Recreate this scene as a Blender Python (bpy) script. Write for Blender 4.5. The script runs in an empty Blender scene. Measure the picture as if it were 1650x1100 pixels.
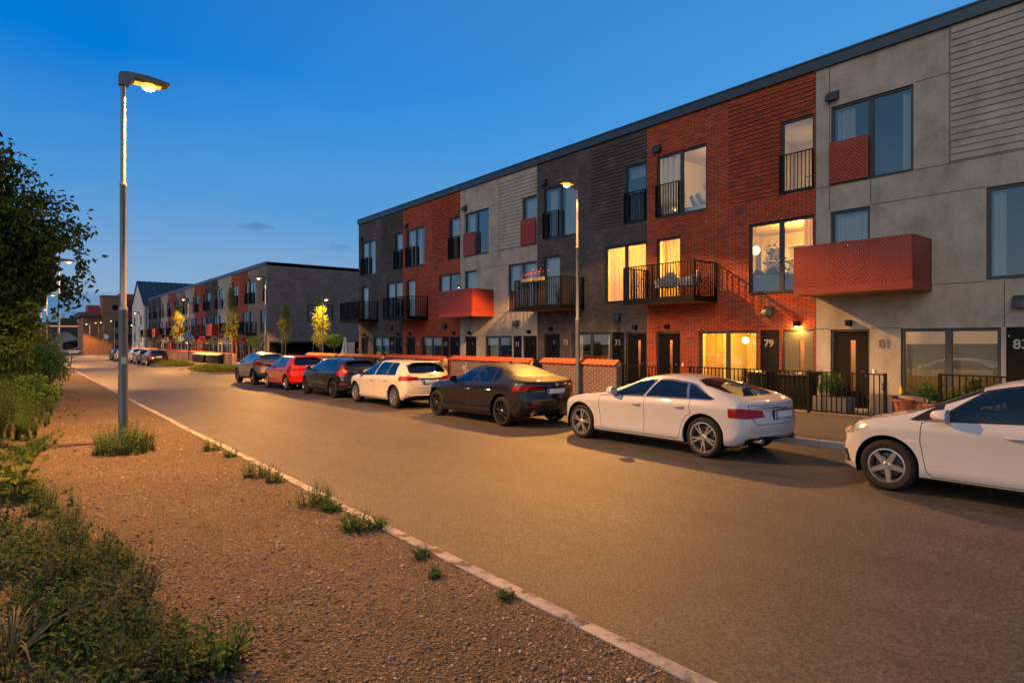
import bpy, bmesh, math, random
import numpy as np
from mathutils import Vector, Matrix
from mathutils.bvhtree import BVHTree

R = math.radians
random.seed(7)
RNG = np.random.default_rng(11)
scene = bpy.context.scene
COL = scene.collection
SLOPE = -0.0075                     # the street falls gently as it runs away


def G(y):
    """height of the street's plane at a distance y along it"""
    return SLOPE * y


# ------------------------------------------------------------------ mesh helpers
def link(o, parent=None):
    COL.objects.link(o)
    if parent is not None:
        o.parent = parent
    return o


def empty(name, loc):
    o = bpy.data.objects.new(name, None)
    o.empty_display_size = 0.2
    o.location = loc
    COL.objects.link(o)
    return o


def tag(o, label=None, cat=None, group=None, kind=None):
    if label:
        o['label'] = label
    if cat:
        o['category'] = cat
    if group:
        o['group'] = group
    if kind:
        o['kind'] = kind
    return o


def thing(name, loc, label, cat, group=None):
    return tag(empty(name, loc), label, cat, group)


def children(o):
    return [c for c in bpy.data.objects if c.parent == o]


def copy_tree(o, parent=None, label=None):
    c = o.copy()
    COL.objects.link(c)
    if parent is not None:
        c.parent = parent
    if label:
        c['label'] = label
    for ch in children(o):
        copy_tree(ch, c)
    return c


class MB:
    """collects shapes and links them as one mesh object; org is taken off every vertex"""

    def __init__(self, org=(0, 0, 0)):
        self.v, self.f, self.m = [], [], []
        self.org = Vector(org)
        self.mi = 0

    def add(self, vs, fs, mi=None):
        n = len(self.v)
        self.v += [tuple(p) for p in vs]
        self.f += [tuple(i + n for i in f) for f in fs]
        self.m += [self.mi if mi is None else mi] * len(fs)
        return self

    def box(self, x0, x1, y0, y1, z0, z1, mi=None):
        vs = [(x, y, z) for x in (x0, x1) for y in (y0, y1) for z in (z0, z1)]
        fs = [(0, 1, 3, 2), (4, 6, 7, 5), (0, 4, 5, 1), (2, 3, 7, 6), (0, 2, 6, 4), (1, 5, 7, 3)]
        return self.add(vs, fs, mi)

    def obox(self, c, size, rot=None, mi=None):
        sx, sy, sz = [s / 2 for s in size]
        vs = [Vector((x, y, z)) for x in (-sx, sx) for y in (-sy, sy) for z in (-sz, sz)]
        if rot is not None:
            vs = [rot @ p for p in vs]
        c = Vector(c)
        fs = [(0, 1, 3, 2), (4, 6, 7, 5), (0, 4, 5, 1), (2, 3, 7, 6), (0, 2, 6, 4), (1, 5, 7, 3)]
        return self.add([p + c for p in vs], fs, mi)

    def quad(self, a, b, c, d, mi=None):
        return self.add([a, b, c, d], [(0, 1, 2, 3)], mi)

    def tube(self, pts, r, n=8, mi=None, caps=True):
        pts = [Vector(p) for p in pts]
        rs = r if isinstance(r, (list, tuple)) else [r] * len(pts)
        rings = []
        up = Vector((0, 0, 1))
        for i, p in enumerate(pts):
            d = (pts[min(i + 1, len(pts) - 1)] - pts[max(i - 1, 0)]).normalized()
            ref = up if abs(d.dot(up)) < 0.95 else Vector((1, 0, 0))
            a = d.cross(ref).normalized()
            b = d.cross(a).normalized()
            rings.append([p + (a * math.cos(2 * math.pi * k / n) + b * math.sin(2 * math.pi * k / n)) * rs[i] for k in range(n)])
        vs = [q for rg in rings for q in rg]
        fs = []
        for i in range(len(pts) - 1):
            for k in range(n):
                k2 = (k + 1) % n
                fs.append((i * n + k, i * n + k2, (i + 1) * n + k2, (i + 1) * n + k))
        if caps:
            fs.append(tuple(range(n - 1, -1, -1)))
            fs.append(tuple((len(pts) - 1) * n + k for k in range(n)))
        return self.add(vs, fs, mi)

    def lathe(self, prof, c=(0, 0, 0), n=24, axis='z', mi=None, caps=True):
        """prof: (radius, height) pairs turned round an axis"""
        c = Vector(c)
        vs, fs = [], []
        for r, h in prof:
            for k in range(n):
                a = 2 * math.pi * k / n
                x, y = r * math.cos(a), r * math.sin(a)
                p = {'z': (x, y, h), 'x': (h, x, y), 'y': (y, h, x)}[axis]
                vs.append(Vector(p) + c)
        for i in range(len(prof) - 1):
            for k in range(n):
                k2 = (k + 1) % n
                fs.append((i * n + k, i * n + k2, (i + 1) * n + k2, (i + 1) * n + k))
        if caps and prof[0][0] > 1e-4:
            fs.append(tuple(range(n - 1, -1, -1)))
        if caps and prof[-1][0] > 1e-4:
            fs.append(tuple((len(prof) - 1) * n + k for k in range(n)))
        return self.add(vs, fs, mi)

    def prism(self, poly, axis, a, b, mi=None):
        """poly in the two other axes, in order; pushed from a to b along axis"""
        def P(u, v, w):
            return {'x': (w, u, v), 'y': (u, w, v), 'z': (u, v, w)}[axis]
        n = len(poly)
        vs = [P(u, v, a) for u, v in poly] + [P(u, v, b) for u, v in poly]
        fs = [tuple(range(n - 1, -1, -1)), tuple(range(n, 2 * n))]
        fs += [(k, (k + 1) % n, n + (k + 1) % n, n + k) for k in range(n)]
        return self.add(vs, fs, mi)

    def build(self, name, mats, parent=None, smooth=False, bevel=0, recalc=True, sharp=40):
        me = bpy.data.meshes.new(name)
        o = self.org
        me.from_pydata([(p[0] - o.x, p[1] - o.y, p[2] - o.z) for p in self.v], [], self.f)
        if not isinstance(mats, (list, tuple)):
            mats = [mats]
        for m in mats:
            me.materials.append(m)
        if len(mats) > 1:
            me.polygons.foreach_set('material_index', self.m)
        if recalc or bevel:
            bm = bmesh.new()
            bm.from_mesh(me)
            if bevel:
                bmesh.ops.remove_doubles(bm, verts=bm.verts, dist=1e-5)
                bmesh.ops.recalc_face_normals(bm, faces=bm.faces)
                es = [e for e in bm.edges if len(e.link_faces) == 2 and e.calc_face_angle(0) > R(35)]
                bmesh.ops.bevel(bm, geom=es, offset=bevel, segments=2, affect='EDGES', profile=0.6, clamp_overlap=True)
            else:
                bmesh.ops.recalc_face_normals(bm, faces=bm.faces)
            bm.to_mesh(me)
            bm.free()
        if smooth or bevel:
            me.polygons.foreach_set('use_smooth', [True] * len(me.polygons))
            me.set_sharp_from_angle(angle=R(sharp))
        me.update()
        ob = bpy.data.objects.new(name, me)
        return link(ob, parent)


def np_mesh(name, verts, faces, mat, parent=None, midx=None, mats=None):
    """a mesh out of numpy arrays: verts (N,3), faces (M,k)"""
    me = bpy.data.meshes.new(name)
    k = faces.shape[1]
    me.vertices.add(len(verts))
    me.vertices.foreach_set('co', np.ascontiguousarray(verts, dtype=np.float32).ravel())
    me.loops.add(faces.size)
    me.loops.foreach_set('vertex_index', np.ascontiguousarray(faces, dtype=np.int32).ravel())
    me.polygons.add(len(faces))
    me.polygons.foreach_set('loop_start', np.arange(0, faces.size, k, dtype=np.int32))
    for m in (mats or [mat]):
        me.materials.append(m)
    if midx is not None:
        me.polygons.foreach_set('material_index', midx.astype(np.int32))
    me.update(calc_edges=True)
    me.validate()
    ob = bpy.data.objects.new(name, me)
    return link(ob, parent)


def text_mesh(name, body, size, origin, xdir, ydir, mat, parent=None, org=(0, 0, 0), depth=0.006, spacing=1.0, bold=0.0):
    cu = bpy.data.curves.new(name, 'FONT')
    cu.body = body
    cu.size = size
    cu.extrude = depth
    cu.offset = bold
    cu.space_character = spacing
    cu.align_x = 'CENTER'
    cu.align_y = 'CENTER'
    tmp = bpy.data.objects.new(name + '_curve', cu)
    COL.objects.link(tmp)
    dg = bpy.context.evaluated_depsgraph_get()
    me = bpy.data.meshes.new_from_object(tmp.evaluated_get(dg))
    bpy.data.objects.remove(tmp)
    bpy.data.curves.remove(cu)
    x, y = Vector(xdir).normalized(), Vector(ydir).normalized()
    z = x.cross(y)
    M = Matrix((x, y, z)).transposed().to_4x4()
    M.translation = Vector(origin) - Vector(org)
    me.transform(M)
    me.name = name
    me.materials.clear()
    me.materials.append(mat)
    return link(bpy.data.objects.new(name, me), parent)
# ------------------------------------------------------------------ materials
class NT:
    def __init__(self, name):
        self.m = bpy.data.materials.new(name)
        self.m.use_nodes = True
        self.t = self.m.node_tree
        self.t.nodes.clear()
        self.out = self.n('ShaderNodeOutputMaterial')

    def n(self, typ, **kw):
        nd = self.t.nodes.new(typ)
        for k, v in kw.items():
            setattr(nd, k, v)
        return nd

    def l(self, a, b):
        self.t.links.new(a, b)

    def val(self, sock, v):
        if hasattr(v, 'is_linked') or hasattr(v, 'links'):
            self.l(v, sock)
        else:
            sock.default_value = v

    def math(self, op, a, b=0.0, c=0.0, clamp=False):
        nd = self.n('ShaderNodeMath', operation=op, use_clamp=clamp)
        self.val(nd.inputs[0], a)
        self.val(nd.inputs[1], b)
        self.val(nd.inputs[2], c)
        return nd.outputs[0]

    def coords(self):
        return self.n('ShaderNodeTexCoord').outputs['Object']

    def noise(self, vec, scale, detail=4, rough=0.55, dist=0.0):
        nd = self.n('ShaderNodeTexNoise')
        if vec is not None:
            self.l(vec, nd.inputs['Vector'])
        nd.inputs['Scale'].default_value = scale
        nd.inputs['Detail'].default_value = detail
        nd.inputs['Roughness'].default_value = rough
        nd.inputs['Distortion'].default_value = dist
        return nd.outputs['Fac']

    def voronoi(self, vec, scale, feature='F1', out='Distance', rnd=1.0):
        nd = self.n('ShaderNodeTexVoronoi', feature=feature)
        if vec is not None:
            self.l(vec, nd.inputs['Vector'])
        nd.inputs['Scale'].default_value = scale
        nd.inputs['Randomness'].default_value = rnd
        return nd.outputs[out]

    def ramp(self, fac, stops, interp='LINEAR'):
        nd = self.n('ShaderNodeValToRGB')
        cr = nd.color_ramp
        cr.interpolation = interp
        while len(cr.elements) < len(stops):
            cr.elements.new(0.5)
        for e, (p, c) in zip(cr.elements, stops):
            e.position = p
            e.color = (*c, 1) if isinstance(c, (tuple, list)) else (c, c, c, 1)
        self.l(fac, nd.inputs['Fac'])
        return nd.outputs['Color']

    def mix(self, fac, a, b, blend='MIX'):
        nd = self.n('ShaderNodeMix', data_type='RGBA', blend_type=blend)
        self.val(nd.inputs[0], fac)
        for s, v in ((nd.inputs[6], a), (nd.inputs[7], b)):
            if isinstance(v, (tuple, list)):
                s.default_value = (*v, 1)
            else:
                self.l(v, s)
        return nd.outputs[2]

    def bump(self, height, strength=0.4, dist=0.01):
        nd = self.n('ShaderNodeBump')
        nd.inputs['Strength'].default_value = strength
        nd.inputs['Distance'].default_value = dist
        self.l(height, nd.inputs['Height'])
        return nd.outputs['Normal']

    def pbr(self, color, rough=0.8, metal=0.0, normal=None, spec=0.4, coat=0.0, coatr=0.03):
        b = self.n('ShaderNodeBsdfPrincipled')
        if isinstance(color, (tuple, list)):
            b.inputs['Base Color'].default_value = (*color, 1)
        else:
            self.l(color, b.inputs['Base Color'])
        self.val(b.inputs['Roughness'], rough)
        b.inputs['Metallic'].default_value = metal
        b.inputs['Specular IOR Level'].default_value = spec
        b.inputs['Coat Weight'].default_value = coat
        b.inputs['Coat Roughness'].default_value = coatr
        if normal is not None:
            self.l(normal, b.inputs['Normal'])
        return b

    def done(self, shader):
        self.l(shader.outputs[0], self.out.inputs['Surface'])
        return self.m


M = {}


def simple(name, color, rough=0.6, metal=0.0, spec=0.4, coat=0.0, var=0.12, vs=6.0, bump=0.0, bs=60.0):
    t = NT(name)
    co = t.coords()
    n = t.noise(co, vs, 4)
    c = t.mix(n, tuple(x * (1 - var) for x in color), tuple(min(1, x * (1 + var)) for x in color))
    nm = t.bump(t.noise(co, bs, 3), bump, 0.004) if bump else None
    M[name] = t.done(t.pbr(c, rough, metal, nm, spec, coat))
    return M[name]


def emit(name, color, strength):
    t = NT(name)
    e = t.n('ShaderNodeEmission')
    e.inputs['Color'].default_value = (*color, 1)
    e.inputs['Strength'].default_value = strength
    M[name] = t.done(e)
    return M[name]


def brick(name, c1, c2, c3, mortar, bw=0.25, rh=0.0667, ms=0.007, rough=0.85, bump=0.6, patch=0.35, stain=None):
    t = NT(name)
    co = t.coords()
    s = t.n('ShaderNodeSeparateXYZ')
    t.l(co, s.inputs[0])
    cb = t.n('ShaderNodeCombineXYZ')
    t.l(t.math('ADD', s.outputs[0], s.outputs[1]), cb.inputs[0])
    t.l(s.outputs[2], cb.inputs[1])
    b = t.n('ShaderNodeTexBrick')
    t.l(cb.outputs[0], b.inputs['Vector'])
    b.inputs['Scale'].default_value = 1
    b.inputs['Brick Width'].default_value = bw
    b.inputs['Row Height'].default_value = rh
    b.inputs['Mortar Size'].default_value = ms
    b.inputs['Mortar Smooth'].default_value = 0.2
    b.inputs['Color1'].default_value = (*c1, 1)
    b.inputs['Color2'].default_value = (*c2, 1)
    b.inputs['Mortar'].default_value = (*mortar, 1)
    b2 = t.n('ShaderNodeTexBrick')
    t.l(cb.outputs[0], b2.inputs['Vector'])
    for k, v in (('Scale', 1), ('Brick Width', bw), ('Row Height', rh), ('Mortar Size', 0), ('Bias', -0.25)):
        b2.inputs[k].default_value = v
    b2.inputs['Color1'].default_value = (0, 0, 0, 1)
    b2.inputs['Color2'].default_value = (1, 1, 1, 1)
    b2.offset_frequency = 2
    pn = t.noise(co, 0.9, 5, 0.65)
    pick = t.math('MULTIPLY', t.ramp(pn, [(0.47, 0), (0.62, 1)]), b2.outputs['Color'])
    c = t.mix(t.math('MULTIPLY', pick, 0.9), b.outputs['Color'], c3)
    c = t.mix(b.outputs['Fac'], c, mortar)
    g = t.noise(co, 0.35, 4)
    c = t.mix(patch, c, t.ramp(g, [(0.3, 0.45), (0.7, 1.0)]), 'MULTIPLY')
    fine = t.noise(co, 35, 3)
    c = t.mix(0.35, c, t.ramp(fine, [(0.3, 0.55), (0.7, 1.15)]), 'MULTIPLY')
    if stain:
        sn = t.ramp(t.noise(co, 1.6, 6, 0.7), [(0.62, 0), (0.72, 1)])
        c = t.mix(t.math('MULTIPLY', sn, 0.55), c, stain)
    h = t.math('SUBTRACT', t.math('MULTIPLY', fine, 0.4), b.outputs['Fac'])
    M[name] = t.done(t.pbr(c, rough, 0, t.bump(h, bump, 0.012), 0.25))
    return M[name]


def make_materials():
    brick('red_brick', (.45, .088, .038), (.32, .062, .030), (.12, .05, .05), (.045, .022, .017), ms=.009, bump=.9, stain=(.33, .2, .16))
    brick('dark_brick', (.066, .063, .072), (.034, .033, .040), (.19, .17, .16), (.105, .095, .09), bump=.9, stain=None)
    brick('brown_brick', (.27, .205, .18), (.19, .145, .13), (.12, .10, .10), (.14, .12, .11), stain=(.3, .27, .24))
    brick('garden_brick', (.20, .075, .05), (.13, .048, .036), (.07, .04, .04), (.36, .31, .27), bw=.25, rh=.077, ms=.014, patch=.2)
    brick('tower_brick', (.36, .17, .09), (.28, .13, .075), (.2, .1, .06), (.25, .17, .12), bw=.3, rh=.1)
    # concrete panels
    t = NT('concrete')
    co = t.coords()
    a = t.noise(co, 1.1, 6, 0.62)
    b = t.noise(co, 22, 4, 0.6)
    st = t.n('ShaderNodeMapping')
    st.inputs['Scale'].default_value = (1, 1.0, .12)
    t.l(co, st.inputs[0])
    c = t.ramp(a, [(.3, (.205, .19, .175)), (.52, (.31, .28, .248)), (.72, (.365, .33, .295))])
    c = t.mix(.4, c, t.ramp(b, [(.3, .62), (.7, 1.1)]), 'MULTIPLY')
    c = t.mix(.35, c, t.ramp(t.noise(st.outputs[0], 1.8, 5, .6), [(.3, .6), (.65, 1.05)]), 'MULTIPLY')
    c = t.mix(.6, c, t.ramp(t.voronoi(co, 9), [(.0, .35), (.05, 1)]), 'MULTIPLY')
    M['concrete'] = t.done(t.pbr(c, .82, 0, t.bump(t.math('ADD', b, t.math('MULTIPLY', a, .5)), .25, .01), .3))
    simple('light_render', (.5, .49, .47), .85, var=.12, vs=1.5)
    # metals, frames
    simple('frame_metal', (.018, .028, .036), .42, .0, .5, var=.2)
    simple('roof_trim', (.035, .055, .075), .38, .3, .5, var=.15, vs=1)
    simple('black_metal', (.004, .004, .005), .5, .0, .15)
    simple('galvanised', (.12, .14, .16), .5, .3, .5, var=.28, vs=3, bump=.08, bs=30)
    simple('lamp_grey', (.14, .14, .145), .45, .3)
    simple('black_door', (.004, .004, .005), .5, spec=.12, bump=.15, bs=120)
    simple('lit_door', (.10, .085, .05), .5)  # black door with the wall lamp's light put into its colour
    simple('chrome', (.75, .75, .76), .14, 1.0)
    simple('silver_number', (.30, .29, .27), .4, .3)
    simple('bronze_number', (.13, .10, .075), .5, .3)
    simple('soffit', (.22, .12, .06), .8)
    simple('standing_seam', (.035, .06, .085), .4, .5, vs=.6)
    simple('red_roof', (.27, .028, .03), .6)
    simple('dark_roof', (.06, .045, .04), .8)
    simple('clay_tile', (.28, .052, .02), .75, var=.35, vs=9, bump=.4, bs=40)
    simple('cap_mortar', (.4, .36, .31), .9)
    simple('patio', (.22, .2, .18), .9, var=.3, vs=4, bump=.4, bs=30)
    simple('warm_wall', (.70, .60, .46), .9, var=.05, vs=1)
    simple('warm_floor', (.3, .19, .1), .6)
    simple('dim_wall', (.09, .085, .08), .9, var=.2, vs=.8)  # walls and floors of unlit rooms, their darkness put into the colour
    simple('wood', (.3, .16, .075), .6, var=.35, vs=8)
    simple('sofa_grey', (.17, .16, .15), .95)
    simple('cushion_grey', (.36, .37, .41), .95)
    simple('linen', (.6, .56, .52), .95)
    simple('terracotta', (.26, .09, .045), .85)
    simple('planter_grey', (.10, .105, .115), .8)
    simple('bin_green', (.006, .011, .009), .5, spec=.2)
    simple('bin_lid', (.012, .013, .015), .4, spec=.2)
    simple('white_paint', (.72, .72, .7), .5)
    simple('white_cloth', (.55, .56, .57), .9)
    simple('sign_blue', (.01, .13, .48), .4)
    simple('rope_grey', (.12, .12, .12), .8)
    simple('tyre', (.014, .0135, .013), .82, spec=.3, bump=.2, bs=90)
    simple('well_black', (.006, .006, .006), .9, spec=.1)
    simple('trim_black', (.008, .008, .009), .35, spec=.5)
    simple('cladding', (.022, .022, .023), .65)
    simple('rim_silver', (.50, .50, .51), .28, .9)
    simple('rim_dark', (.12, .12, .125), .3, .9)
    simple('plate_white', (.62, .62, .64), .5, var=.03)
    simple('plate_blue', (.01, .06, .4), .5)
    simple('seat_dark', (.035, .034, .033), .85)
    simple('caliper_red', (.5, .02, .015), .4)
    simple('light_plastic', (.5, .48, .46), .2)
    simple('bark', (.09, .07, .05), .95, var=.4, vs=14, bump=.6, bs=40)
    simple('flower_pink', (.28, .015, .08), .8)
    simple('flower_orange', (.6, .1, .03), .8)
    simple('graffiti', (.62, .6, .6), .7)
    simple('bottle_yellow', (.62, .42, .03), .25)
    # red tail lamps and headlights: layered plastic
    t = NT('tail_red')
    M['tail_red'] = t.done(t.pbr((.22, .002, .002), .35, 0, None, .2, .3))
    t = NT('tail_clear')
    M['tail_clear'] = t.done(t.pbr((.5, .14, .1), .15, 0, None, .5, 1.0))
    t = NT('headlight')
    co = t.coords()
    c = t.ramp(t.voronoi(co, 16), [(.1, (.08, .075, .06)), (.5, (.5, .46, .38))])
    M['headlight'] = t.done(t.pbr(c, .18, .5, None, .5, 1.0))
    # perforated red metal: real holes
    t = NT('perforated_red')
    co = t.coords()
    s = t.n('ShaderNodeSeparateXYZ')
    t.l(co, s.inputs[0])
    u = t.math('ADD', s.outputs[0], s.outputs[1])
    k = 1 / .10
    a = t.math('SUBTRACT', t.math('FRACT', t.math('MULTIPLY', t.math('ADD', u, s.outputs[2]), k)), .5)
    b = t.math('SUBTRACT', t.math('FRACT', t.math('MULTIPLY', t.math('SUBTRACT', u, s.outputs[2]), k)), .5)
    d = t.math('SQRT', t.math('ADD', t.math('MULTIPLY', a, a), t.math('MULTIPLY', b, b)))
    hole = t.math('LESS_THAN', d, .29)
    base = t.mix(t.noise(co, 2.2, 4), (.20, .026, .014), (.27, .038, .02))
    p = t.pbr(base, .45, .0, None, .4)
    tr = t.n('ShaderNodeBsdfTransparent')
    mx = t.n('ShaderNodeMixShader')
    t.l(hole, mx.inputs[0])
    t.l(p.outputs[0], mx.inputs[1])
    t.l(tr.outputs[0], mx.inputs[2])
    M['perforated_red'] = t.done(mx)
    simple('red_metal', (.23, .032, .017), .45, vs=2)

    # ---- glass
    def glass(name, tint, base_refl, rough=0.0):
        t = NT(name)
        lw = t.n('ShaderNodeFresnel')
        lw.inputs['IOR'].default_value = 1.5
        f = t.math('MULTIPLY_ADD', lw.outputs[0], 1.3, base_refl, clamp=True)
        tr = t.n('ShaderNodeBsdfTransparent')
        tr.inputs[0].default_value = (*tint, 1)
        gl = t.n('ShaderNodeBsdfGlossy')
        gl.inputs['Roughness'].default_value = rough
        gl.inputs['Color'].default_value = (.82, .95, 1, 1)
        mx = t.n('ShaderNodeMixShader')
        t.l(f, mx.inputs[0])
        t.l(tr.outputs[0], mx.inputs[1])
        t.l(gl.outputs[0], mx.inputs[2])
        M[name] = t.done(mx)
    simple('dusty_glass', (.024, .018, .011), .5, spec=.15, coat=.2, var=.25, vs=3)
    simple('dark_pane', (.012, .016, .02), .05, spec=.8)
    glass('window_glass', (.84, .92, .90), .15)
    glass('car_glass', (.50, .60, .58), .03)
    glass('dark_car_glass', (.06, .07, .075), .03)
    glass('frosted_slit', (.9, .75, .45), .1, .2)
    # curtains: cloth lets light through
    for nm, c in (('curtain_white', (.62, .63, .64)), ('curtain_warm', (.8, .55, .22)), ('blind_grey', (.45, .46, .47))):
        t = NT(nm)
        d = t.n('ShaderNodeBsdfDiffuse')
        d.inputs[0].default_value = (*c, 1)
        tl = t.n('ShaderNodeBsdfTranslucent')
        tl.inputs[0].default_value = (*c, 1)
        mx = t.n('ShaderNodeMixShader')
        mx.inputs[0].default_value = .5
        t.l(d.outputs[0], mx.inputs[1])
        t.l(tl.outputs[0], mx.inputs[2])
        M[nm] = t.done(mx)
    emit('lamp_glow_plate', (1, .45, .06), 1.6)  # glows by itself: lamplight on the head's underside put in as emission
    t = NT('lamp_lens')
    g = t.n('ShaderNodeVectorMath', operation='DISTANCE')
    t.l(t.n('ShaderNodeTexCoord').outputs['Generated'], g.inputs[0])
    g.inputs[1].default_value = (.5, .5, .1)
    e = t.n('ShaderNodeEmission')
    t.l(t.ramp(g.outputs['Value'], [(.1, (1, .85, .5)), (.3, (1, .62, .14)), (.6, (1, .45, .06))]), e.inputs['Color'])
    t.l(t.ramp(g.outputs['Value'], [(.1, 1), (.45, .16), (.7, .08)]), e.inputs['Strength'])
    e2 = t.math('MULTIPLY', e.inputs['Strength'].links[0].from_socket, 30)
    t.l(e2, e.inputs['Strength'])
    M['lamp_lens'] = t.done(e)
    emit('globe_light', (1, .72, .3), 5)
    emit('wall_lamp_light', (1, .66, .2), 14)
    emit('city_light', (1, .45, .25), .55)
    emit('cove_light', (1, .62, .25), 2.2)

    # ---- car paints
    def paint(name, c, metal=0.0, rough=.35, flake=0.0, dust=None):
        t = NT(name)
        co = t.coords()
        col = t.mix(t.noise(co, 3, 4), tuple(x * .94 for x in c), tuple(min(1, x * 1.05) for x in c))
        r = rough
        if dust:
            # street dust lies where the bodywork faces the sky
            g = t.n('ShaderNodeNewGeometry')
            s = t.n('ShaderNodeSeparateXYZ')
            t.l(g.outputs['Normal'], s.inputs[0])
            f = t.ramp(s.outputs[2], [(.6, 0), (.95, 1)])
            f = t.math('MULTIPLY', f, t.ramp(t.noise(co, 2.5, 5), [(.2, .5), (.8, 1)]))
            f = t.math('MULTIPLY', f, dust[1])
            col = t.mix(f, col, dust[0])
            r = t.math('MULTIPLY_ADD', f, .5, rough)
        p = t.pbr(col, r, metal, None, .18, 1.0, .025)
        if dust:
            t.l(t.math('MULTIPLY_ADD', f, -1.2, 1.0, clamp=True), p.inputs['Coat Weight'])
        M[name] = t.done(p)
    paint('paint_white', (.38, .39, .43), 0, .4)
    paint('paint_cream', (.50, .455, .41), 0, .4)
    paint('paint_black', (.006, .007, .010), 0, .3, dust=((.030, .022, .014), .85))
    paint('paint_night', (.007, .009, .014), .3, .3, dust=((.07, .055, .042), .3))
    paint('paint_red', (.42, .008, .008), 0, .35)
    paint('paint_taupe', (.17, .135, .12), .55, .35)
    paint('paint_dark', (.02, .016, .016), .3, .3)
    paint('paint_blue', (.03, .10, .25), .3, .3)
    paint('paint_grey', (.12, .12, .13), .4, .35)

    # ---- ground
    t = NT('asphalt')
    co = t.coords()
    big = t.noise(co, .16, 5, .6)
    mid = t.noise(co, 2.3, 5, .6)
    sp = t.n('ShaderNodeTexVoronoi')
    t.l(co, sp.inputs['Vector'])
    sp.inputs['Scale'].default_value = 95
    fine = t.noise(co, 130, 3, .7)
    c = t.ramp(big, [(.3, (.060, .054, .047)), (.55, (.078, .070, .060)), (.75, (.097, .086, .073))])
    c = t.mix(.5, c, t.ramp(mid, [(.3, .7), (.7, 1.1)]), 'MULTIPLY')
    c = t.mix(.75, c, t.ramp(fine, [(.33, .35), (.5, .95), (.68, 1.9)]), 'MULTIPLY')
    # long worn lanes and stains that follow the traffic
    st = t.n('ShaderNodeMapping')
    st.inputs['Scale'].default_value = (1, .03, 1)
    t.l(co, st.inputs[0])
    c = t.mix(.5, c, t.ramp(t.noise(st.outputs[0], 1.1, 4), [(.32, .68), (.68, 1.15)]), 'MULTIPLY')
    grit = t.noise(co, 42, 3, .7)
    c = t.mix(.75, c, t.ramp(grit, [(.36, .35), (.5, 1.0), (.64, 2.0)]), 'MULTIPLY')
    c = t.mix(t.ramp(t.noise(co, .9, 3), [(.68, 0), (.76, .45)]), c, (.045, .042, .04))
    M['asphalt'] = t.done(t.pbr(c, .64, 0, t.bump(t.math('ADD', fine, t.math('MULTIPLY', sp.outputs['Distance'], .8)), .55, .008), .35))

    t = NT('old_asphalt')
    co = t.coords()
    fine = t.noise(co, 110, 3, .7)
    grit = t.noise(co, 30, 4, .7)
    c = t.ramp(t.noise(co, .7, 6, .65), [(.3, (.040, .036, .033)), (.5, (.062, .056, .05)), (.7, (.088, .078, .068))])
    c = t.mix(.6, c, t.ramp(grit, [(.36, .4), (.5, 1.0), (.64, 1.8)]), 'MULTIPLY')
    c = t.mix(t.ramp(t.noise(co, 1.4, 4), [(.62, 0), (.70, .7)]), c, (.02, .019, .018))
    M['old_asphalt'] = t.done(t.pbr(c, .7, 0, t.bump(t.math('ADD', fine, grit), .6, .01), .35))

    t = NT('pavement_asphalt')
    co = t.coords()
    fine = t.noise(co, 120, 3, .7)
    c = t.ramp(t.noise(co, .8, 5), [(.3, (.055, .052, .05)), (.7, (.085, .08, .075))])
    c = t.mix(.5, c, t.ramp(fine, [(.33, .5), (.68, 1.5)]), 'MULTIPLY')
    M['pavement_asphalt'] = t.done(t.pbr(c, .85, 0, t.bump(fine, .5, .006), .3))

    t = NT('gravel')
    co = t.coords()
    w = t.n('ShaderNodeTexNoise')
    t.l(co, w.inputs['Vector'])
    w.inputs['Scale'].default_value = 6
    v1 = t.n('ShaderNodeTexVoronoi')
    t.l(co, v1.inputs['Vector'])
    v1.inputs['Scale'].default_value = 42
    v2 = t.n('ShaderNodeTexVoronoi')
    t.l(co, v2.inputs['Vector'])
    v2.inputs['Scale'].default_value = 95
    hue = t.ramp(v1.outputs['Color'], [(.0, (.06, .046, .038)), (.3, (.18, .125, .085)), (.6, (.29, .20, .13)), (.85, (.36, .29, .22)), (1, (.11, .085, .075))])
    c = t.mix(.4, hue, (.215, .155, .10))
    c = t.mix(.7, c, t.ramp(v1.outputs['Distance'], [(.1, 1.15), (.55, .35)]), 'MULTIPLY')
    c = t.mix(.45, c, t.ramp(v2.outputs['Distance'], [(.1, 1.2), (.6, .4)]), 'MULTIPLY')
    c = t.mix(.6, c, t.ramp(t.noise(co, .55, 6, .65), [(.3, .55), (.7, 1.2)]), 'MULTIPLY')
    h = t.math('SUBTRACT', t.math('MULTIPLY', t.noise(co, 7, 4), 1.2), t.math('ADD', v1.outputs['Distance'], t.math('MULTIPLY', v2.outputs['Distance'], .5)))
    M['gravel'] = t.done(t.pbr(c, .9, 0, t.bump(h, .95, .02), .25))

    t = NT('pebble')
    g = t.n('ShaderNodeNewGeometry')
    c = t.ramp(g.outputs['Random Per Island'], [(0, (.05, .04, .034)), (.3, (.17, .12, .08)), (.55, (.27, .19, .125)), (.75, (.11, .088, .075)), (.93, (.38, .29, .22)), (1, (.5, .45, .4))])
    M['pebble'] = t.done(t.pbr(c, .85, 0, None, .3))

    simple('earth', (.085, .055, .035), .95, var=.35, vs=1.2, bump=.6, bs=12)
    simple('island_soil', (.07, .06, .035), .95, var=.3, vs=5)
    simple('field', (.03, .045, .02), .95, var=.3, vs=.05)
    t = NT('kerb_stone')
    co = t.coords()
    c = t.ramp(t.noise(co, 5, 6, .7), [(.40, (.10, .085, .07)), (.50, (.33, .30, .28)), (.72, (.45, .42, .39))])
    c = t.mix(.4, c, t.ramp(t.noise(co, 60, 3), [(.3, .5), (.7, 1.2)]), 'MULTIPLY')
    M['kerb_stone'] = t.done(t.pbr(c, .85, 0, t.bump(t.noise(co, 28, 4), .7, .012), .3))
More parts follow.
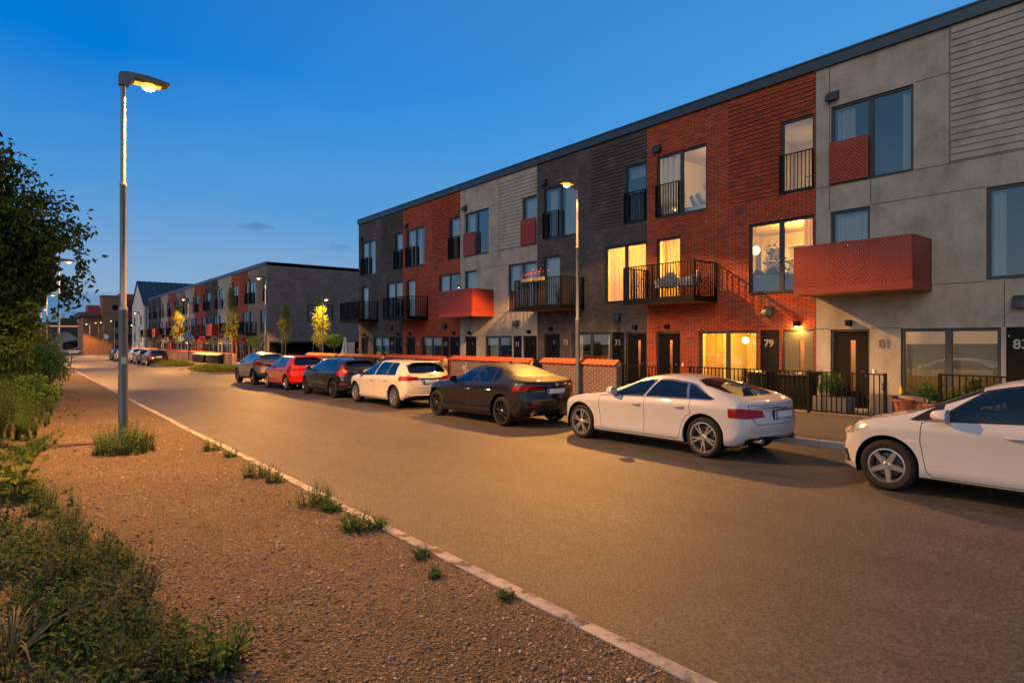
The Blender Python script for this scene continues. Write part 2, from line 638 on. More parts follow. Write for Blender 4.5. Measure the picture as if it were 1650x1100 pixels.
    simple('granite', (.24, .22, .21), .85, var=.3, vs=14, bump=.4, bs=60)

    # ---- leaves: thin, a little light comes through
    def leaf(name, c1, c2, c3=None, trans=.3):
        t = NT(name)
        g = t.n('ShaderNodeNewGeometry')
        stops = [(0, c1), (.6, c2)] + ([(1, c3)] if c3 else [])
        c = t.ramp(g.outputs['Random Per Island'], stops)
        p = t.pbr(c, .75, 0, None, .12)
        tl = t.n('ShaderNodeBsdfTranslucent')
        t.l(c, tl.inputs[0])
        mx = t.n('ShaderNodeMixShader')
        mx.inputs[0].default_value = trans
        t.l(p.outputs[0], mx.inputs[1])
        t.l(tl.outputs[0], mx.inputs[2])
        M[name] = t.done(mx)
    leaf('leaf_dark', (.018, .042, .012), (.032, .068, .018), (.05, .09, .024))
    leaf('leaf_weed', (.035, .10, .022), (.065, .155, .034), (.12, .20, .048))
    leaf('leaf_silver', (.06, .088, .045), (.09, .12, .062), (.12, .145, .08))
    leaf('leaf_fresh', (.14, .19, .016), (.21, .255, .024), (.27, .30, .035), .45)
    leaf('leaf_cover', (.08, .125, .016), (.125, .17, .024), (.17, .195, .032))
    leaf('leaf_house', (.02, .045, .014), (.035, .07, .02))
    simple('stem', (.05, .06, .025), .8)
    simple('stem_dry', (.2, .15, .06), .8)
# ------------------------------------------------------------------ sky, light, ground
def kerb_x(y):
    return float(np.interp(y, [-60, 2, 6, 16, 29, 85, 150, 190], [2.92, 2.94, 2.95, 2.99, 3.11, 3.75, 4.6, 5.2]))


def make_world():
    w = bpy.data.worlds.new('World')
    scene.world = w
    w.use_nodes = True
    t = w.node_tree
    t.nodes.clear()
    N, Lk = t.nodes.new, t.links.new
    out = N('ShaderNodeOutputWorld')
    bg = N('ShaderNodeBackground')
    Lk(bg.outputs[0], out.inputs[0])
    tc = N('ShaderNodeTexCoord')
    s = N('ShaderNodeSeparateXYZ')
    Lk(tc.outputs['Generated'], s.inputs[0])

    def ramp(fac, stops):
        n = N('ShaderNodeValToRGB')
        cr = n.color_ramp
        while len(cr.elements) < len(stops):
            cr.elements.new(.5)
        for e, (p, c) in zip(cr.elements, stops):
            e.position = p
            e.color = (*c, 1)
        Lk(fac, n.inputs[0])
        return n.outputs[0]

    def math_(op, a, b=0., clamp=False):
        n = N('ShaderNodeMath')
        n.operation = op
        n.use_clamp = clamp
        for i, v in enumerate((a, b)):
            if isinstance(v, (int, float)):
                n.inputs[i].default_value = v
            else:
                Lk(v, n.inputs[i])
        return n.outputs[0]

    def mix(fac, a, b, blend='MIX'):
        n = N('ShaderNodeMix')
        n.data_type = 'RGBA'
        n.blend_type = blend
        for i, v in ((0, fac), (6, a), (7, b)):
            if isinstance(v, (int, float)):
                n.inputs[i].default_value = v
            elif isinstance(v, tuple):
                n.inputs[i].default_value = (*v, 1)
            else:
                Lk(v, n.inputs[i])
        return n.outputs[2]
    z = s.outputs[2]
    # soft streaks bend the colour bands a little
    nz = N('ShaderNodeTexNoise')
    mp = N('ShaderNodeMapping')
    mp.inputs['Scale'].default_value = (1.6, 1.6, 5)
    Lk(tc.outputs['Generated'], mp.inputs[0])
    Lk(mp.outputs[0], nz.inputs['Vector'])
    nz.inputs['Scale'].default_value = 2.2
    nz.inputs['Detail'].default_value = 6
    wob = math_('MULTIPLY', math_('SUBTRACT', nz.outputs[0], .5), .09)
    e = math_('ADD', z, wob)
    north = ramp(e, [(0.0, (.32, .43, .56)), (.05, (.28, .43, .61)), (.12, (.20, .385, .66)), (.21, (.08, .315, .69)), (.38, (.0, .20, .68)), (.48, (.01, .175, .58)), (.62, (.07, .17, .42)), (.9, (.09, .17, .34))])
    east = ramp(e, [(0.0, (.21, .39, .60)), (.08, (.21, .39, .62)), (.18, (.12, .36, .70)), (.32, (.075, .34, .76)), (.48, (.06, .28, .68)), (.65, (.08, .2, .45)), (.9, (.09, .17, .34))])
    # how far round to the right (towards the houses)
    az = math_('MULTIPLY_ADD', s.outputs[0], 1.25, False)
    n = az.node
    n.inputs[1].default_value = 1.25
    n.inputs[2].default_value = -.12
    n.use_clamp = True
    col = mix(az, north, east)
    # grey-blue cloud bank lying along the far horizon
    edge = math_('MULTIPLY', math_('SUBTRACT', .068, math_('ADD', z, math_('MULTIPLY', wob, .22))), 90, True)
    edge2 = math_('MULTIPLY', edge, math_('MULTIPLY', math_('SUBTRACT', .16, s.outputs[0]), 8, True), True)
    col = mix(math_('MULTIPLY', edge2, .8), col, (.030, .165, .40))
    # two small dark scraps of cloud above the far roofs
    for (px_, pz_, wd_, ht_, st_) in ((-.417, .185, .030, .0065, .55), (-.283, .152, .022, .004, .35), (-.30, .147, .05, .003, .25)):
        a_ = math.atan(798 / 990)
        d0 = (Vector((math.sin(a_), math.cos(a_), 0)) + Vector((math.cos(a_), -math.sin(a_), 0)) * px_ + Vector((0, 0, pz_))).normalized()
        rt = Vector((d0.y, -d0.x, 0)).normalized()
        dt = N('ShaderNodeVectorMath')
        dt.operation = 'DOT_PRODUCT'
        Lk(tc.outputs['Generated'], dt.inputs[0])
        dt.inputs[1].default_value = rt
        fr = N('ShaderNodeVectorMath')
        fr.operation = 'DOT_PRODUCT'
        Lk(tc.outputs['Generated'], fr.inputs[0])
        fr.inputs[1].default_value = d0
        n2 = N('ShaderNodeTexNoise')
        Lk(tc.outputs['Generated'], n2.inputs['Vector'])
        n2.inputs['Scale'].default_value = 60
        n2.inputs['Detail'].default_value = 4
        w2 = math_('MULTIPLY', math_('SUBTRACT', n2.outputs[0], .5), 1.6)
        u2 = math_('POWER', math_('ABSOLUTE', math_('DIVIDE', dt.outputs['Value'], wd_)), 2.)
        v2 = math_('POWER', math_('ABSOLUTE', math_('DIVIDE', math_('SUBTRACT', z, d0.z), ht_)), 2.)
        bl = math_('SUBTRACT', math_('ADD', 1., w2), math_('ADD', u2, v2), True)
        bl = math_('MULTIPLY', bl, math_('GREATER_THAN', fr.outputs['Value'], .5))
        col = mix(math_('MULTIPLY', bl, st_), col, (.07, .20, .40))
    # afterglow behind the camera, low in the west
    west = math_('ADD', math_('MULTIPLY', s.outputs[0], -.95), math_('MULTIPLY', s.outputs[1], -.25))
    back = math_('MULTIPLY', math_('SUBTRACT', west, .06), 1.7, True)
    glow = ramp(z, [(0, (.80, .62, .48)), (.09, (.32, .42, .55)), (.26, (.15, .31, .52)), (.6, (.20, .28, .38)), (.95, (.10, .17, .32))])
    col = mix(back, col, glow)
    sky = N('ShaderNodeTexSky')
    sky.sky_type = 'NISHITA'
    sky.sun_disc = False
    sky.sun_elevation = R(2)
    sky.sun_rotation = R(SUN_AZ)
    skm = mix(1.0, sky.outputs[0], (.05, .05, .05), 'MULTIPLY')
    col = mix(.02, col, skm)
    Lk(col, bg.inputs[0])
    bg.inputs[1].default_value = 1.0
    return w


SUN_AZ = 240.0     # compass-like: measured from +y (along the street) towards +x


def make_sun():
    L = bpy.data.lights.new('sun', 'SUN')
    L.energy = SUN_STRENGTH
    L.angle = R(45)
    L.color = (1, .86, .70)
    o = bpy.data.objects.new('sun', L)
    el, az = R(22), R(SUN_AZ + 10)
    d = Vector((math.sin(az) * math.cos(el), math.cos(az) * math.cos(el), math.sin(el)))
    o.rotation_euler = d.to_track_quat('Z', 'Y').to_euler()
    COL.objects.link(o)


SUN_STRENGTH = 1.1


def sheet(name, mat, ys, xl, xr, dz=0.0, nx=1, kind='structure', zfun=None):
    """ground strip between xl(y) and xr(y)"""
    vs, fs = [], []
    for y in ys:
        a, b = xl(y), xr(y)
        for k in range(nx + 1):
            x = a + (b - a) * k / nx
            vs.append((x, y, (zfun(x, y) if zfun else G(y)) + dz))
    m = nx + 1
    for i in range(len(ys) - 1):
        for k in range(nx):
            fs.append((i * m + k, i * m + k + 1, (i + 1) * m + k + 1, (i + 1) * m + k))
    me = bpy.data.meshes.new(name)
    me.from_pydata(vs, [], fs)
    me.materials.append(mat)
    me.polygons.foreach_set('use_smooth', [True] * len(fs))
    o = bpy.data.objects.new(name, me)
    COL.objects.link(o)
    tag(o, kind=kind)
    return o


def hash2(x, y):
    return math.sin(x * 1.7 + math.sin(y * .9) * 1.3) * .5 + math.sin(y * 1.13 + x * .37 + 2) * .5


def verge_z(x, y):
    z = G(y) + .03
    k = kerb_x(y)
    d = max(0, k - .25 - x)
    z += min(d, .8) * .03 + .025 * hash2(x * 1.3, y * 1.1) * min(1, d)
    if x < 0:
        z += min(.5, (-x) * .12)
    return z


def make_ground():
    tag(sheet('ground', M['field'], [-60, 0, 60, 130, 220, 400, 900], lambda y: -700, lambda y: 900, -.25, 6), kind='structure')
    ys = list(np.arange(-40, 30, .35)) + list(np.arange(30, 200, 3))
    sheet('gravel_verge', M['gravel'], ys, lambda y: -9.0, lambda y: kerb_x(y) - .02, 0, 34, zfun=verge_z)
    ry = list(np.arange(-50, 300, 5.0))
    sheet('road', M['asphalt'], ry, lambda y: kerb_x(y) - .02, lambda y: 11.5, 0, 2)
    # the lane the cars stand in: older, darker asphalt with a ragged edge
    py = list(np.arange(-40, 60, .5))
    sheet('parking_lane', M['old_asphalt'], py, lambda y: 8.42 + .10 * math.sin(y * 1.9) * math.sin(y * .53) + .05 * math.sin(y * 7.1), lambda y: 11.345, .004, 1)
    # worn flush kerb stones on the left, a little uneven
    mb = MB()
    y = -12.0
    while y < 160:
        L = .98
        x0, x1 = kerb_x(y), kerb_x(y + L)
        j = random.uniform(-.012, .012)
        a, b = x0 - .07 + j, x0 + .06 + j
        c, d = x1 - .07 + j, x1 + .06 + j
        za, zb = G(y) + .042 + random.uniform(-.008, .006), G(y + L) + .042 + random.uniform(-.008, .006)
        y1 = y + L + .012
        vs = [(a, y, za), (b, y, za - .008), (d, y1, zb - .008), (c, y1, zb), (a, y, za - .2), (b, y, za - .2), (d, y1, zb - .2), (c, y1, zb - .2)]
        mb.add(vs, [(0, 1, 2, 3), (0, 4, 5, 1), (1, 5, 6, 2), (2, 6, 7, 3), (3, 7, 4, 0)])
        y += L + .012
    tag(mb.build('kerb', M['kerb_stone'], bevel=.012), kind='structure')
    # right-hand kerb and pavement, with the opening to the yard between the terraces
    for (ya, yb) in ((-50, 41.0), (58.0, 150.0)):
        mb = MB()
        y = ya
        while y < yb - .5:
            L = min(1.2, yb - y)
            mb.add([(11.36, y, G(y) + .115), (11.5, y, G(y) + .12), (11.5, y + L - .01, G(y + L) + .12), (11.36, y + L - .01, G(y + L) + .115),
                    (11.34, y, G(y) - .1), (11.5, y, G(y) - .1), (11.5, y + L - .01, G(y + L) - .1), (11.34, y + L - .01, G(y + L) - .1)],
                   [(0, 1, 2, 3), (0, 4, 5, 1), (1, 5, 6, 2), (2, 6, 7, 3), (3, 7, 4, 0)])
            y += L
        tag(mb.build('right_kerb', M['granite'], bevel=.01), kind='structure')
        sheet('pavement', M['pavement_asphalt'], [ya, (ya + yb) / 2, yb], lambda y: 11.495, lambda y: 15.75, .118, 1)
        sheet('front_yard', M['patio'], [ya, (ya + yb) / 2, yb], lambda y: 15.752, lambda y: 18.4, .105, 1)
    sheet('yard_asphalt', M['asphalt'], [41.0, 50, 58.0], lambda y: 11.4, lambda y: 60, .004, 2)
    sheet('side_ground', M['pavement_asphalt'], [38.2, 41, 50, 59, 61], lambda y: 15.8, lambda y: 60, -.02, 2)
# ------------------------------------------------------------------ the terraced houses
BAY = 6.0
OPEN = {  # opening: far edge, near edge (metres from the house's far corner), sill, head, mullions
    'w3l': (.43, 2.46, 6.20, 8.40, (1.45,)),
    'w3r': (4.98, 5.97, 6.22, 8.38, ()),
    'w2l': (.42, 1.44, 3.32, 5.48, ()),
    'w2r': (3.96, 5.97, 3.32, 5.48, (4.98,)),
    'w1': (2.17, 4.24, .50, 2.20, (3.20,)),
    'dl': (.42, 1.43, .06, 2.20, ()),
    'pn': (4.33, 4.94, .06, 2.20, ()),
    'dr': (5.02, 5.97, .06, 2.20, ()),
}


def wall_with_openings(mb, X, yf, t0, t1, z0, z1, holes, depth):
    ts = sorted({t0, t1, *[h[0] for h in holes], *[h[1] for h in holes]})
    zs = sorted({z0, z1, *[h[2] for h in holes], *[h[3] for h in holes]})
    for i in range(len(ts) - 1):
        for j in range(len(zs) - 1):
            tc, zc = (ts[i] + ts[i + 1]) / 2, (zs[j] + zs[j + 1]) / 2
            if any(h[0] < tc < h[1] and h[2] < zc < h[3] for h in holes):
                continue
            a, b = yf - ts[i], yf - ts[i + 1]
            mb.quad((X, a, zs[j]), (X, b, zs[j]), (X, b, zs[j + 1]), (X, a, zs[j + 1]))
    for h in holes:
        a, b, c, d = yf - h[0], yf - h[1], h[2], h[3]
        e = X + depth
        mb.quad((X, a, c), (e, a, c), (e, a, d), (X, a, d))
        mb.quad((X, b, c), (X, b, d), (e, b, d), (e, b, c))
        mb.quad((X, a, d), (e, a, d), (e, b, d), (X, b, d))
        mb.quad((X, a, c), (X, b, c), (e, b, c), (e, a, c))


def curtain_mesh(org, X, y0, y1, z0, z1, waves=9, amp=.025):
    mb = MB(org)
    n = max(10, int(abs(y1 - y0) * 40))
    ph = random.random() * 6
    for i in range(n + 1):
        y = y0 + (y1 - y0) * i / n
        w = amp * math.sin(ph + waves * 2 * math.pi * i / n * abs(y1 - y0)) + amp * .5 * math.sin(2.3 * ph + 31 * y)
        mb.v += [(X + w, y, z0), (X + w, y, z1)]
    mb.f = [(2 * i, 2 * i + 2, 2 * i + 3, 2 * i + 1) for i in range(n)]
    mb.m = [0] * n
    return mb


def room_box(mb, X, y0, y1, z0, z1, depth):
    """five faces: open towards the window"""
    e = X + depth
    mb.quad((e, y0, z0), (e, y1, z0), (e, y1, z1), (e, y0, z1), 0)
    mb.quad((X, y0, z0), (e, y0, z0), (e, y0, z1), (X, y0, z1), 0)
    mb.quad((X, y1, z0), (e, y1, z0), (e, y1, z1), (X, y1, z1), 0)
    mb.quad((X, y0, z1), (e, y0, z1), (e, y1, z1), (X, y1, z1), 0)
    mb.quad((X, y0, z0), (e, y0, z0), (e, y1, z0), (X, y1, z0), 1)


def make_window(root, org, X, yf, o, dz, curtain=None, lit=None, sill=True, small=False):
    t0, t1, z0, z1, mull = o
    z0, z1 = z0 + dz, z1 + dz
    ya, yb = yf - t0 - .002, yf - t1 + .002           # far, near
    fx0, fx1 = X + .06, X + .125
    fw = .065
    mb = MB(org)
    mb.box(fx0, fx1, ya - fw, ya, z0 + .002, z1 - .002)
    mb.box(fx0, fx1, yb, yb + fw, z0 + .002, z1 - .002)
    mb.box(fx0, fx1, yb + fw, ya - fw, z1 - fw - .002, z1 - .002)
    mb.box(fx0, fx1, yb + fw, ya - fw, z0 + .002, z0 + fw)
    edges = [ya - fw]
    for m in mull:
        y = yf - m
        mb.box(fx0 + .004, fx1 - .004, y - .065, y + .065, z0 + fw, z1 - fw - .002)
        edges += [y + .065, y - .065]
    edges.append(yb + fw)
    if sill:
        mb.box(X - .035, X + .06, yb + .004, ya - .004, z0 + .004, z0 + .03)
    w = mb.build('window', M['frame_metal'], root)
    for k in range(0, len(edges), 2):
        p = MB(org)
        a, b = edges[k], edges[k + 1]
        p.quad((X + .095, a, z0 + fw), (X + .095, b, z0 + fw), (X + .095, b, z1 - fw), (X + .095, a, z1 - fw))
        p.build('pane', M['window_glass'], w, recalc=False)
        if not small:
            g = MB(org)
            for q in ((a, a - .018), (b + .018, b)):
                g.box(X + .085, X + .099, q[1], q[0], z0 + fw, z1 - fw)
            g.box(X + .085, X + .099, b + .018, a - .018, z0 + fw, z0 + fw + .018)
            g.box(X + .085, X + .099, b + .018, a - .018, z1 - fw - .018, z1 - fw)
            g.build('sash', M['roof_trim'], w)
        c = curtain[k // 2] if isinstance(curtain, list) else curtain
        if c:
            nm, mat, f0, f1, zz0, zz1 = c
            cy0, cy1 = a + (b - a) * f0, a + (b - a) * f1
            curtain_mesh(org, X + .26, cy0, cy1, z0 + .02 + (z1 - z0) * zz0, z0 + (z1 - z0) * zz1,
                         0 if nm == 'blind' else 9, .002 if nm == 'blind' else .022).build(nm, M[mat], w, smooth=True, recalc=False)
    return w


def railing_mb(mb, pts, zb, zt, n_gap=.11, bar=.008, rail=.02, base=True):
    """pts: plan polyline; flat-bar railing with upright bars"""
    for (xa, ya), (xb, yb) in zip(pts[:-1], pts[1:]):
        L = math.hypot(xb - xa, yb - ya)
        ang = math.atan2(yb - ya, xb - xa)
        rot = Matrix.Rotation(ang, 3, 'Z')
        c = ((xa + xb) / 2, (ya + yb) / 2)
        mb.obox((c[0], c[1], zt - .015), (L + rail, rail * 2, .03), rot)
        if base:
            mb.obox((c[0], c[1], zb + .02), (L, rail, .03), rot)
        n = max(1, int(L / n_gap))
        for k in range(1, n):
            f = k / n
            mb.obox((xa + (xb - xa) * f, ya + (yb - ya) * f, (zb + zt) / 2), (bar * 1.6, bar * 2.4, zt - zb - .05), rot)


def make_balcony(root, org, X, yf, dz, style):
    ya, yb = yf - .02, yf - 2.86
    xo = X - 1.3
    zb, zt = 3.12 + dz, 4.41 + dz
    if style == 'box':
        mb = MB(org)
        mb.box(xo + .03, X, yb + .03, ya - .03, zb + .02, zb + .16)
        s = mb.build('balcony', M['soffit'], root)
        for nm, (x0, x1, y0, y1) in (('balustrade', (xo, xo + .02, yb + .02, ya - .02)),
                                     ('balustrade', (xo, X, yb, yb + .02)), ('balustrade', (xo, X, ya - .02, ya))):
            m2 = MB(org)
            m2.box(x0, x1, y0, y1, zb + .18, zt - .03)
            m2.build(nm, M['perforated_red'], s)
        m3 = MB(org)
        for (x0, x1, y0, y1) in ((xo - .006, xo + .03, yb - .006, ya + .006), (xo + .03, X - .002, yb - .006, yb + .03), (xo + .03, X - .002, ya - .03, ya + .006)):
            m3.box(x0, x1, y0, y1, zt - .032, zt)
            m3.box(x0, x1, y0, y1, zb, zb + .18)
        for y in (ya - .02, yb + .02, yf - .95, yf - 1.9):
            m3.box(xo + .022, xo + .05, y - .02, y + .02, zb + .18, zt - .03)
        m3.build('rim', M['red_metal'], s)
        return s
    mb = MB(org)
    mb.box(xo + .02, X, yb + .02, ya - .02, zb + .02, zb + .17)
    s = mb.build('balcony', M['soffit'], root)
    m2 = MB(org)
    m2.box(xo, X, yb, ya, zb + .171, zb + .19)
    for (x0, x1, y0, y1) in ((xo, xo + .018, yb, ya), (xo + .018, X, yb, yb + .018), (xo + .018, X, ya - .018, ya)):
        m2.box(x0, x1, y0, y1, zb + .01, zb + .17)
    m2.build('edge_beam', M['black_metal'], s)
    m3 = MB(org)
    railing_mb(m3, [(X - .03, yb + .02), (xo + .02, yb + .02), (xo + .02, ya - .02), (X - .03, ya - .02)], zb + .06, zt, .105, .0125, .026)
    m3.build('railing', M['black_metal'], s)
    for (x, y) in ((xo + .02, yb + .02), (xo + .02, ya - .02), (xo + .02, (ya + yb) / 2 + .2), (X - .05, yb + .02), (X - .05, ya - .02)):
        m4 = MB(org)
        m4.box(x - .028, x + .028, y - .028, y + .028, zb + .02, zt - .03)
        m4.build('post', M['black_metal'], s)
    m5 = MB(org)
    m5.tube([(xo + .05, yf - .35, zb + .25), (xo + .05, yf - 1.05, zt - .1)], .012, 6)
    m5.build('brace', M['galvanised'], s)
    return s


def french_guard(root, org, X, yf, t0, t1, dz, panel):
    z0, z1 = 6.25 + dz, 7.36 + dz
    ya, yb = yf - t0, yf - t1
    mb = MB(org)
    if panel:
        mb.box(X - .10, X - .085, yb, ya, z0, z1)
        g = mb.build('guard_panel', M['perforated_red'], root)
        m2 = MB(org)
        m2.box(X - .105, X - .06, ya - .02, ya + .004, z0 - .01, z1 + .01)
        m2.box(X - .105, X - .06, yb - .004, yb + .02, z0 - .01, z1 + .01)
        m2.box(X - .105, X - .06, yb + .02, ya - .02, z1 - .012, z1 + .012)
        m2.box(X - .105, X - .06, yb + .02, ya - .02, z0 - .012, z0 + .012)
        m2.build('rim', M['red_metal'], g)
        m3 = MB(org)
        for z in (z0 + .2, z1 - .2):
            m3.box(X - .06, X - .001, yb - .002, yb + .018, z - .015, z + .015)
        m3.build('bracket', M['chrome'], g)
    else:
        railing_mb(mb, [(X - .07, ya), (X - .07, yb)], z0, z1, .1, .011, .02)
        mb.box(X - .09, X - .001, ya - .03, ya + .004, z0, z1)
        mb.box(X - .09, X - .001, yb - .004, yb + .03, z0, z1)
        mb.build('window_guard', M['black_metal'], root)


def make_door(root, org, X, yf, o, dz, lit=False, slit='dark', mat='black_door'):
    t0, t1, z0, z1, _ = o
    z0, z1 = z0 + dz, z1 + dz
    ya, yb = yf - t0 - .002, yf - t1 + .002
    x0 = X + .075
    f = MB(org)
    f.box(x0 - .02, x0 + .08, ya - .05, ya, z0, z1 - .002)
    f.box(x0 - .02, x0 + .08, yb, yb + .05, z0, z1 - .002)
    f.box(x0 - .02, x0 + .08, yb + .05, ya - .05, z1 - .05, z1 - .002)
    sy0, sy1 = ya - .05 - .44, ya - .05 - .58                # glass slit
    sa, sb = z0 + .45, z1 - .30
    d = MB(org)
    d.box(x0, x0 + .05, sy0, ya - .052, z0, z1 - .052)
    d.box(x0, x0 + .05, yb + .052, sy1, z0, z1 - .052)
    d.box(x0, x0 + .05, sy1, sy0, z0, sa)
    d.box(x0, x0 + .05, sy1, sy0, sb, z1 - .052)
    dr = d.build('door', M[mat], root)
    f.build('door_frame', M['frame_metal'], dr)
    g = MB(org)
    g.box(x0 + .018, x0 + .03, sy1, sy0, sa, sb)
    g.build('glass_slit', M['frosted_slit' if slit == 'lit' else 'dark_car_glass'], dr)
    h = MB(org)
    h.tube([(x0 - .05, yb + .11, z0 + 1.0), (x0 - .05, yb + .23, z0 + 1.0)], .011, 8)
    h.tube([(x0 - .05, yb + .12, z0 + 1.0), (x0 + .01, yb + .12, z0 + 1.0)], .011, 8)
    h.build('handle', M['chrome'], dr)
    h = MB(org)
    h.tube([(x0 - .012, yb + .12, z0 + .88), (x0 + .002, yb + .12, z0 + .88)], .025, 10)
    h.build('lock', M['chrome'], dr)
    for z in (z0 + .25, z0 + 1.8):
        hg = MB(org)
        hg.box(x0 - .024, x0 - .004, ya - .058, ya - .046, z, z + .11)
        hg.build('hinge', M['galvanised'], dr)
    if slit == 'lit':
        r = MB(org)
        room_box(r, X + .2, ya, yb, z0, z1 + .2, 1.6)
        r.build('hallway', [M['warm_wall'], M['warm_floor']], root, recalc=False)
        point_light('hall_light', (X + 1.0, (ya + yb) / 2, z1 - .15), 34, (1, .42, .05), .08)
    return dr


def point_light(name, loc, watts, color, radius=.1):
    L = bpy.data.lights.new(name, 'POINT')
    L.energy = watts
    L.color = color
    L.shadow_soft_size = radius
    o = bpy.data.objects.new(name, L)
    o.location = loc
    COL.objects.link(o)
    return o


def vent(root, org, X, y, z, s=1.0):
    mb = MB(org)
    w, h = .16 * s, .2 * s
    mb.prism([(X - .001, z + h), (X - .14 * s, z + h * .55), (X - .20 * s, z - h * .45), (X - .001, z - h * .2)], 'y', y - w, y + w)
    mb.build('vent_hood', M['frame_metal'], root, bevel=.008)


def wall_lamp(root, org, X, y, z, on=False):
    mb = MB(org)
    mb.box(X - .15, X - .001, y - .07, y + .07, z, z + .15)
    o = mb.build('wall_lamp', M['black_metal'], root, bevel=.006)
    if on:
        m2 = MB(org)
        m2.box(X - .13, X - .03, y - .055, y + .055, z - .006, z - .002)
        m2.build('diffuser', M['wall_lamp_light'], o)
        point_light('wall_lamp_glow', (X - .1, y, z - .07), on, (1, .55, .13), .05)
    return o


def make_house(name, X, yf, style, dz, label, opts, ground, detail=True, back=9.0, top=9.82):
    """one house front, BAY wide; opts: lit, curtain, numbers, balcony"""
    wall_mat = {'red': 'red_brick', 'dark': 'dark_brick', 'brown': 'brown_brick', 'grey': 'concrete'}[style]
    org = (X, yf - BAY / 2, ground)
    root = thing(name, org, label, 'house', 'terraced houses along the street' if detail else 'houses of the farther terrace')
    gdz = ground + .0
    holes = []
    for k, o in OPEN.items():
        holes.append((o[0], o[1], o[2] + dz, o[3] + dz))
    wl = MB(org)
    wall_with_openings(wl, X, yf, 0.0, BAY, ground - .3, top - .28, holes, .16)
    yn = yf - BAY
    # side, back and roof of the body
    wl.quad((X, yf, ground - .3), (X, yf, top - .28), (X + back, yf, top - .28), (X + back, yf, ground - .3))
    wl.quad((X, yn, ground - .3), (X + back, yn, ground - .3), (X + back, yn, top - .28), (X, yn, top - .28))
    wl.quad((X + back, yn, ground - .3), (X + back, yf, ground - .3), (X + back, yf, top - .28), (X + back, yn, top - .28))
    # relief field beside and above the third-floor window
    z0, z1 = 6.24 + dz, top - .30
    if style == 'grey':
        pitch = .163
        n = int((z1 - z0) / pitch)
        for k in range(n):
            za = z0 + k * pitch
            for (ta, tb) in ((3.28, 4.97), (4.97, 5.985)):
                if tb > 5 and za + pitch > z0 and za < 8.42 + dz:
                    continue
                wl.prism([(X - .002, za + .006), (X - .040, za + .006), (X - .012, za + pitch - .004), (X - .002, za + pitch - .004)], 'y', yf - tb, yf - ta)
    else:
        pitch = .1334
        n = int((z1 - z0) / pitch)
        for k in range(n):
            za = z0 + k * pitch
            for (ta, tb) in ((3.26, 4.97), (4.97, 5.985)):
                if tb > 5 and za < 8.40 + dz:
                    continue
                wl.box(X - .034, X - .002, yf - tb, yf - ta, za, za + .068)
    wall = wl.build('wall', M[wall_mat], root, recalc=False)
    if style == 'grey':
        jt = MB(org)

        def joint_h(ta, tb, z):
            jt.box(X - .003, X + .004, yf - tb, yf - ta, z - .008, z + .008)

        def joint_v(t, za, zb):
            jt.box(X - .0035, X + .004, yf - t - .008, yf - t + .008, za, zb)
        joint_v(.40, 5.5 + dz, top - .3)
        joint_v(1.46, 5.5 + dz, 6.18 + dz)
        joint_v(3.24, 6.2 + dz, top - .3)
        joint_h(0, .42, 6.2 + dz)
        joint_h(2.47, 5.98, 6.2 + dz)
        joint_h(2.48, 3.23, 8.42 + dz)
        joint_h(1.46, 3.95, 5.5 + dz)
        joint_h(2.86, 3.95, 3.28 + dz)
        joint_h(0, .41, 2.22 + dz)
        joint_h(1.44, 2.16, 2.22 + dz)
        joint_v(4.30, 2.21 + dz, 3.26 + dz)
        joint_v(.012, ground, top - .3)
        jt.build('panel_joints', M['trim_black'], wall)
        for (t, z) in ((1.0, 9.15 + dz), (3.0, 9.15 + dz)):
            sk = MB(org)
            sk.tube([(X - .012, yf - t, z), (X + .002, yf - t, z)], .022, 8)
            sk.build('anchor_plug', M['silver_number'], wall)
    # roof edge
    rf = MB(org)
    rf.box(X - .10, X + .03, yn, yf, top - .275, top)
    rf.box(X - .13, X + back + .1, yn, yf, top + .001, top + .05)
    rf.build('roof', M['roof_trim'], root)
    # windows
    cur = opts.get('curtain', {})
    lit = opts.get('lit', {})
    guard_red = style == 'grey'
    for k in ('w3l', 'w3r', 'w2l', 'w2r', 'w1'):
        o = OPEN[k]
        make_window(root, org, X, yf, o, dz, cur.get(k), None, small=not detail)
        ft = {'w3': (6.0, 8.75), 'w2': (3.12, 5.72), 'w1': (.05, 2.6)}[k[:2]]
        tr = {'w3l': (.08, 3.5), 'w3r': (3.55, 5.99), 'w2l': (.08, 2.2), 'w2r': (2.25, 5.99), 'w1': (1.7, 4.29)}[k]
        r = MB(org)
        if k in lit:
            dp = 3.6
            room_box(r, X + .165, yf - tr[0], yf - tr[1], ft[0] + dz, ft[1] + dz, dp)
            r.build('room', [M['warm_wall'], M['warm_floor']], root, recalc=False)
            for (lx, lt, lz, w, colr) in lit[k]:
                point_light('room_light', (X + lx, yf - lt, lz + dz), w, colr, .12)
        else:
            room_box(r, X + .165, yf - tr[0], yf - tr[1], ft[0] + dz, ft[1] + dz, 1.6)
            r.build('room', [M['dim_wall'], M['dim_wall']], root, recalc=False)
    french_guard(root, org, X, yf, .43, 1.42, dz, guard_red)
    french_guard(root, org, X, yf, 4.98, 5.97, dz, guard_red)
    make_balcony(root, org, X, yf, dz, 'box' if style == 'grey' else 'rail')
    # doors and the numbered cupboard door between
    sl = opts.get('slit', {})
    make_door(root, org, X, yf, OPEN['dl'], dz, slit=sl.get('dl', 'dark'))
    make_door(root, org, X, yf, OPEN['dr'], dz, slit=sl.get('dr', 'dark'), mat=opts.get('dr_mat', 'black_door'))
    t0, t1, a, b, _ = OPEN['pn']
    p = MB(org)
    p.box(X + .03, X + .07, yf - t1 + .004, yf - t0 - .004, a + dz, b + dz - .004)
    pan = p.build('cupboard_door', M['black_door'], root, bevel=.006)
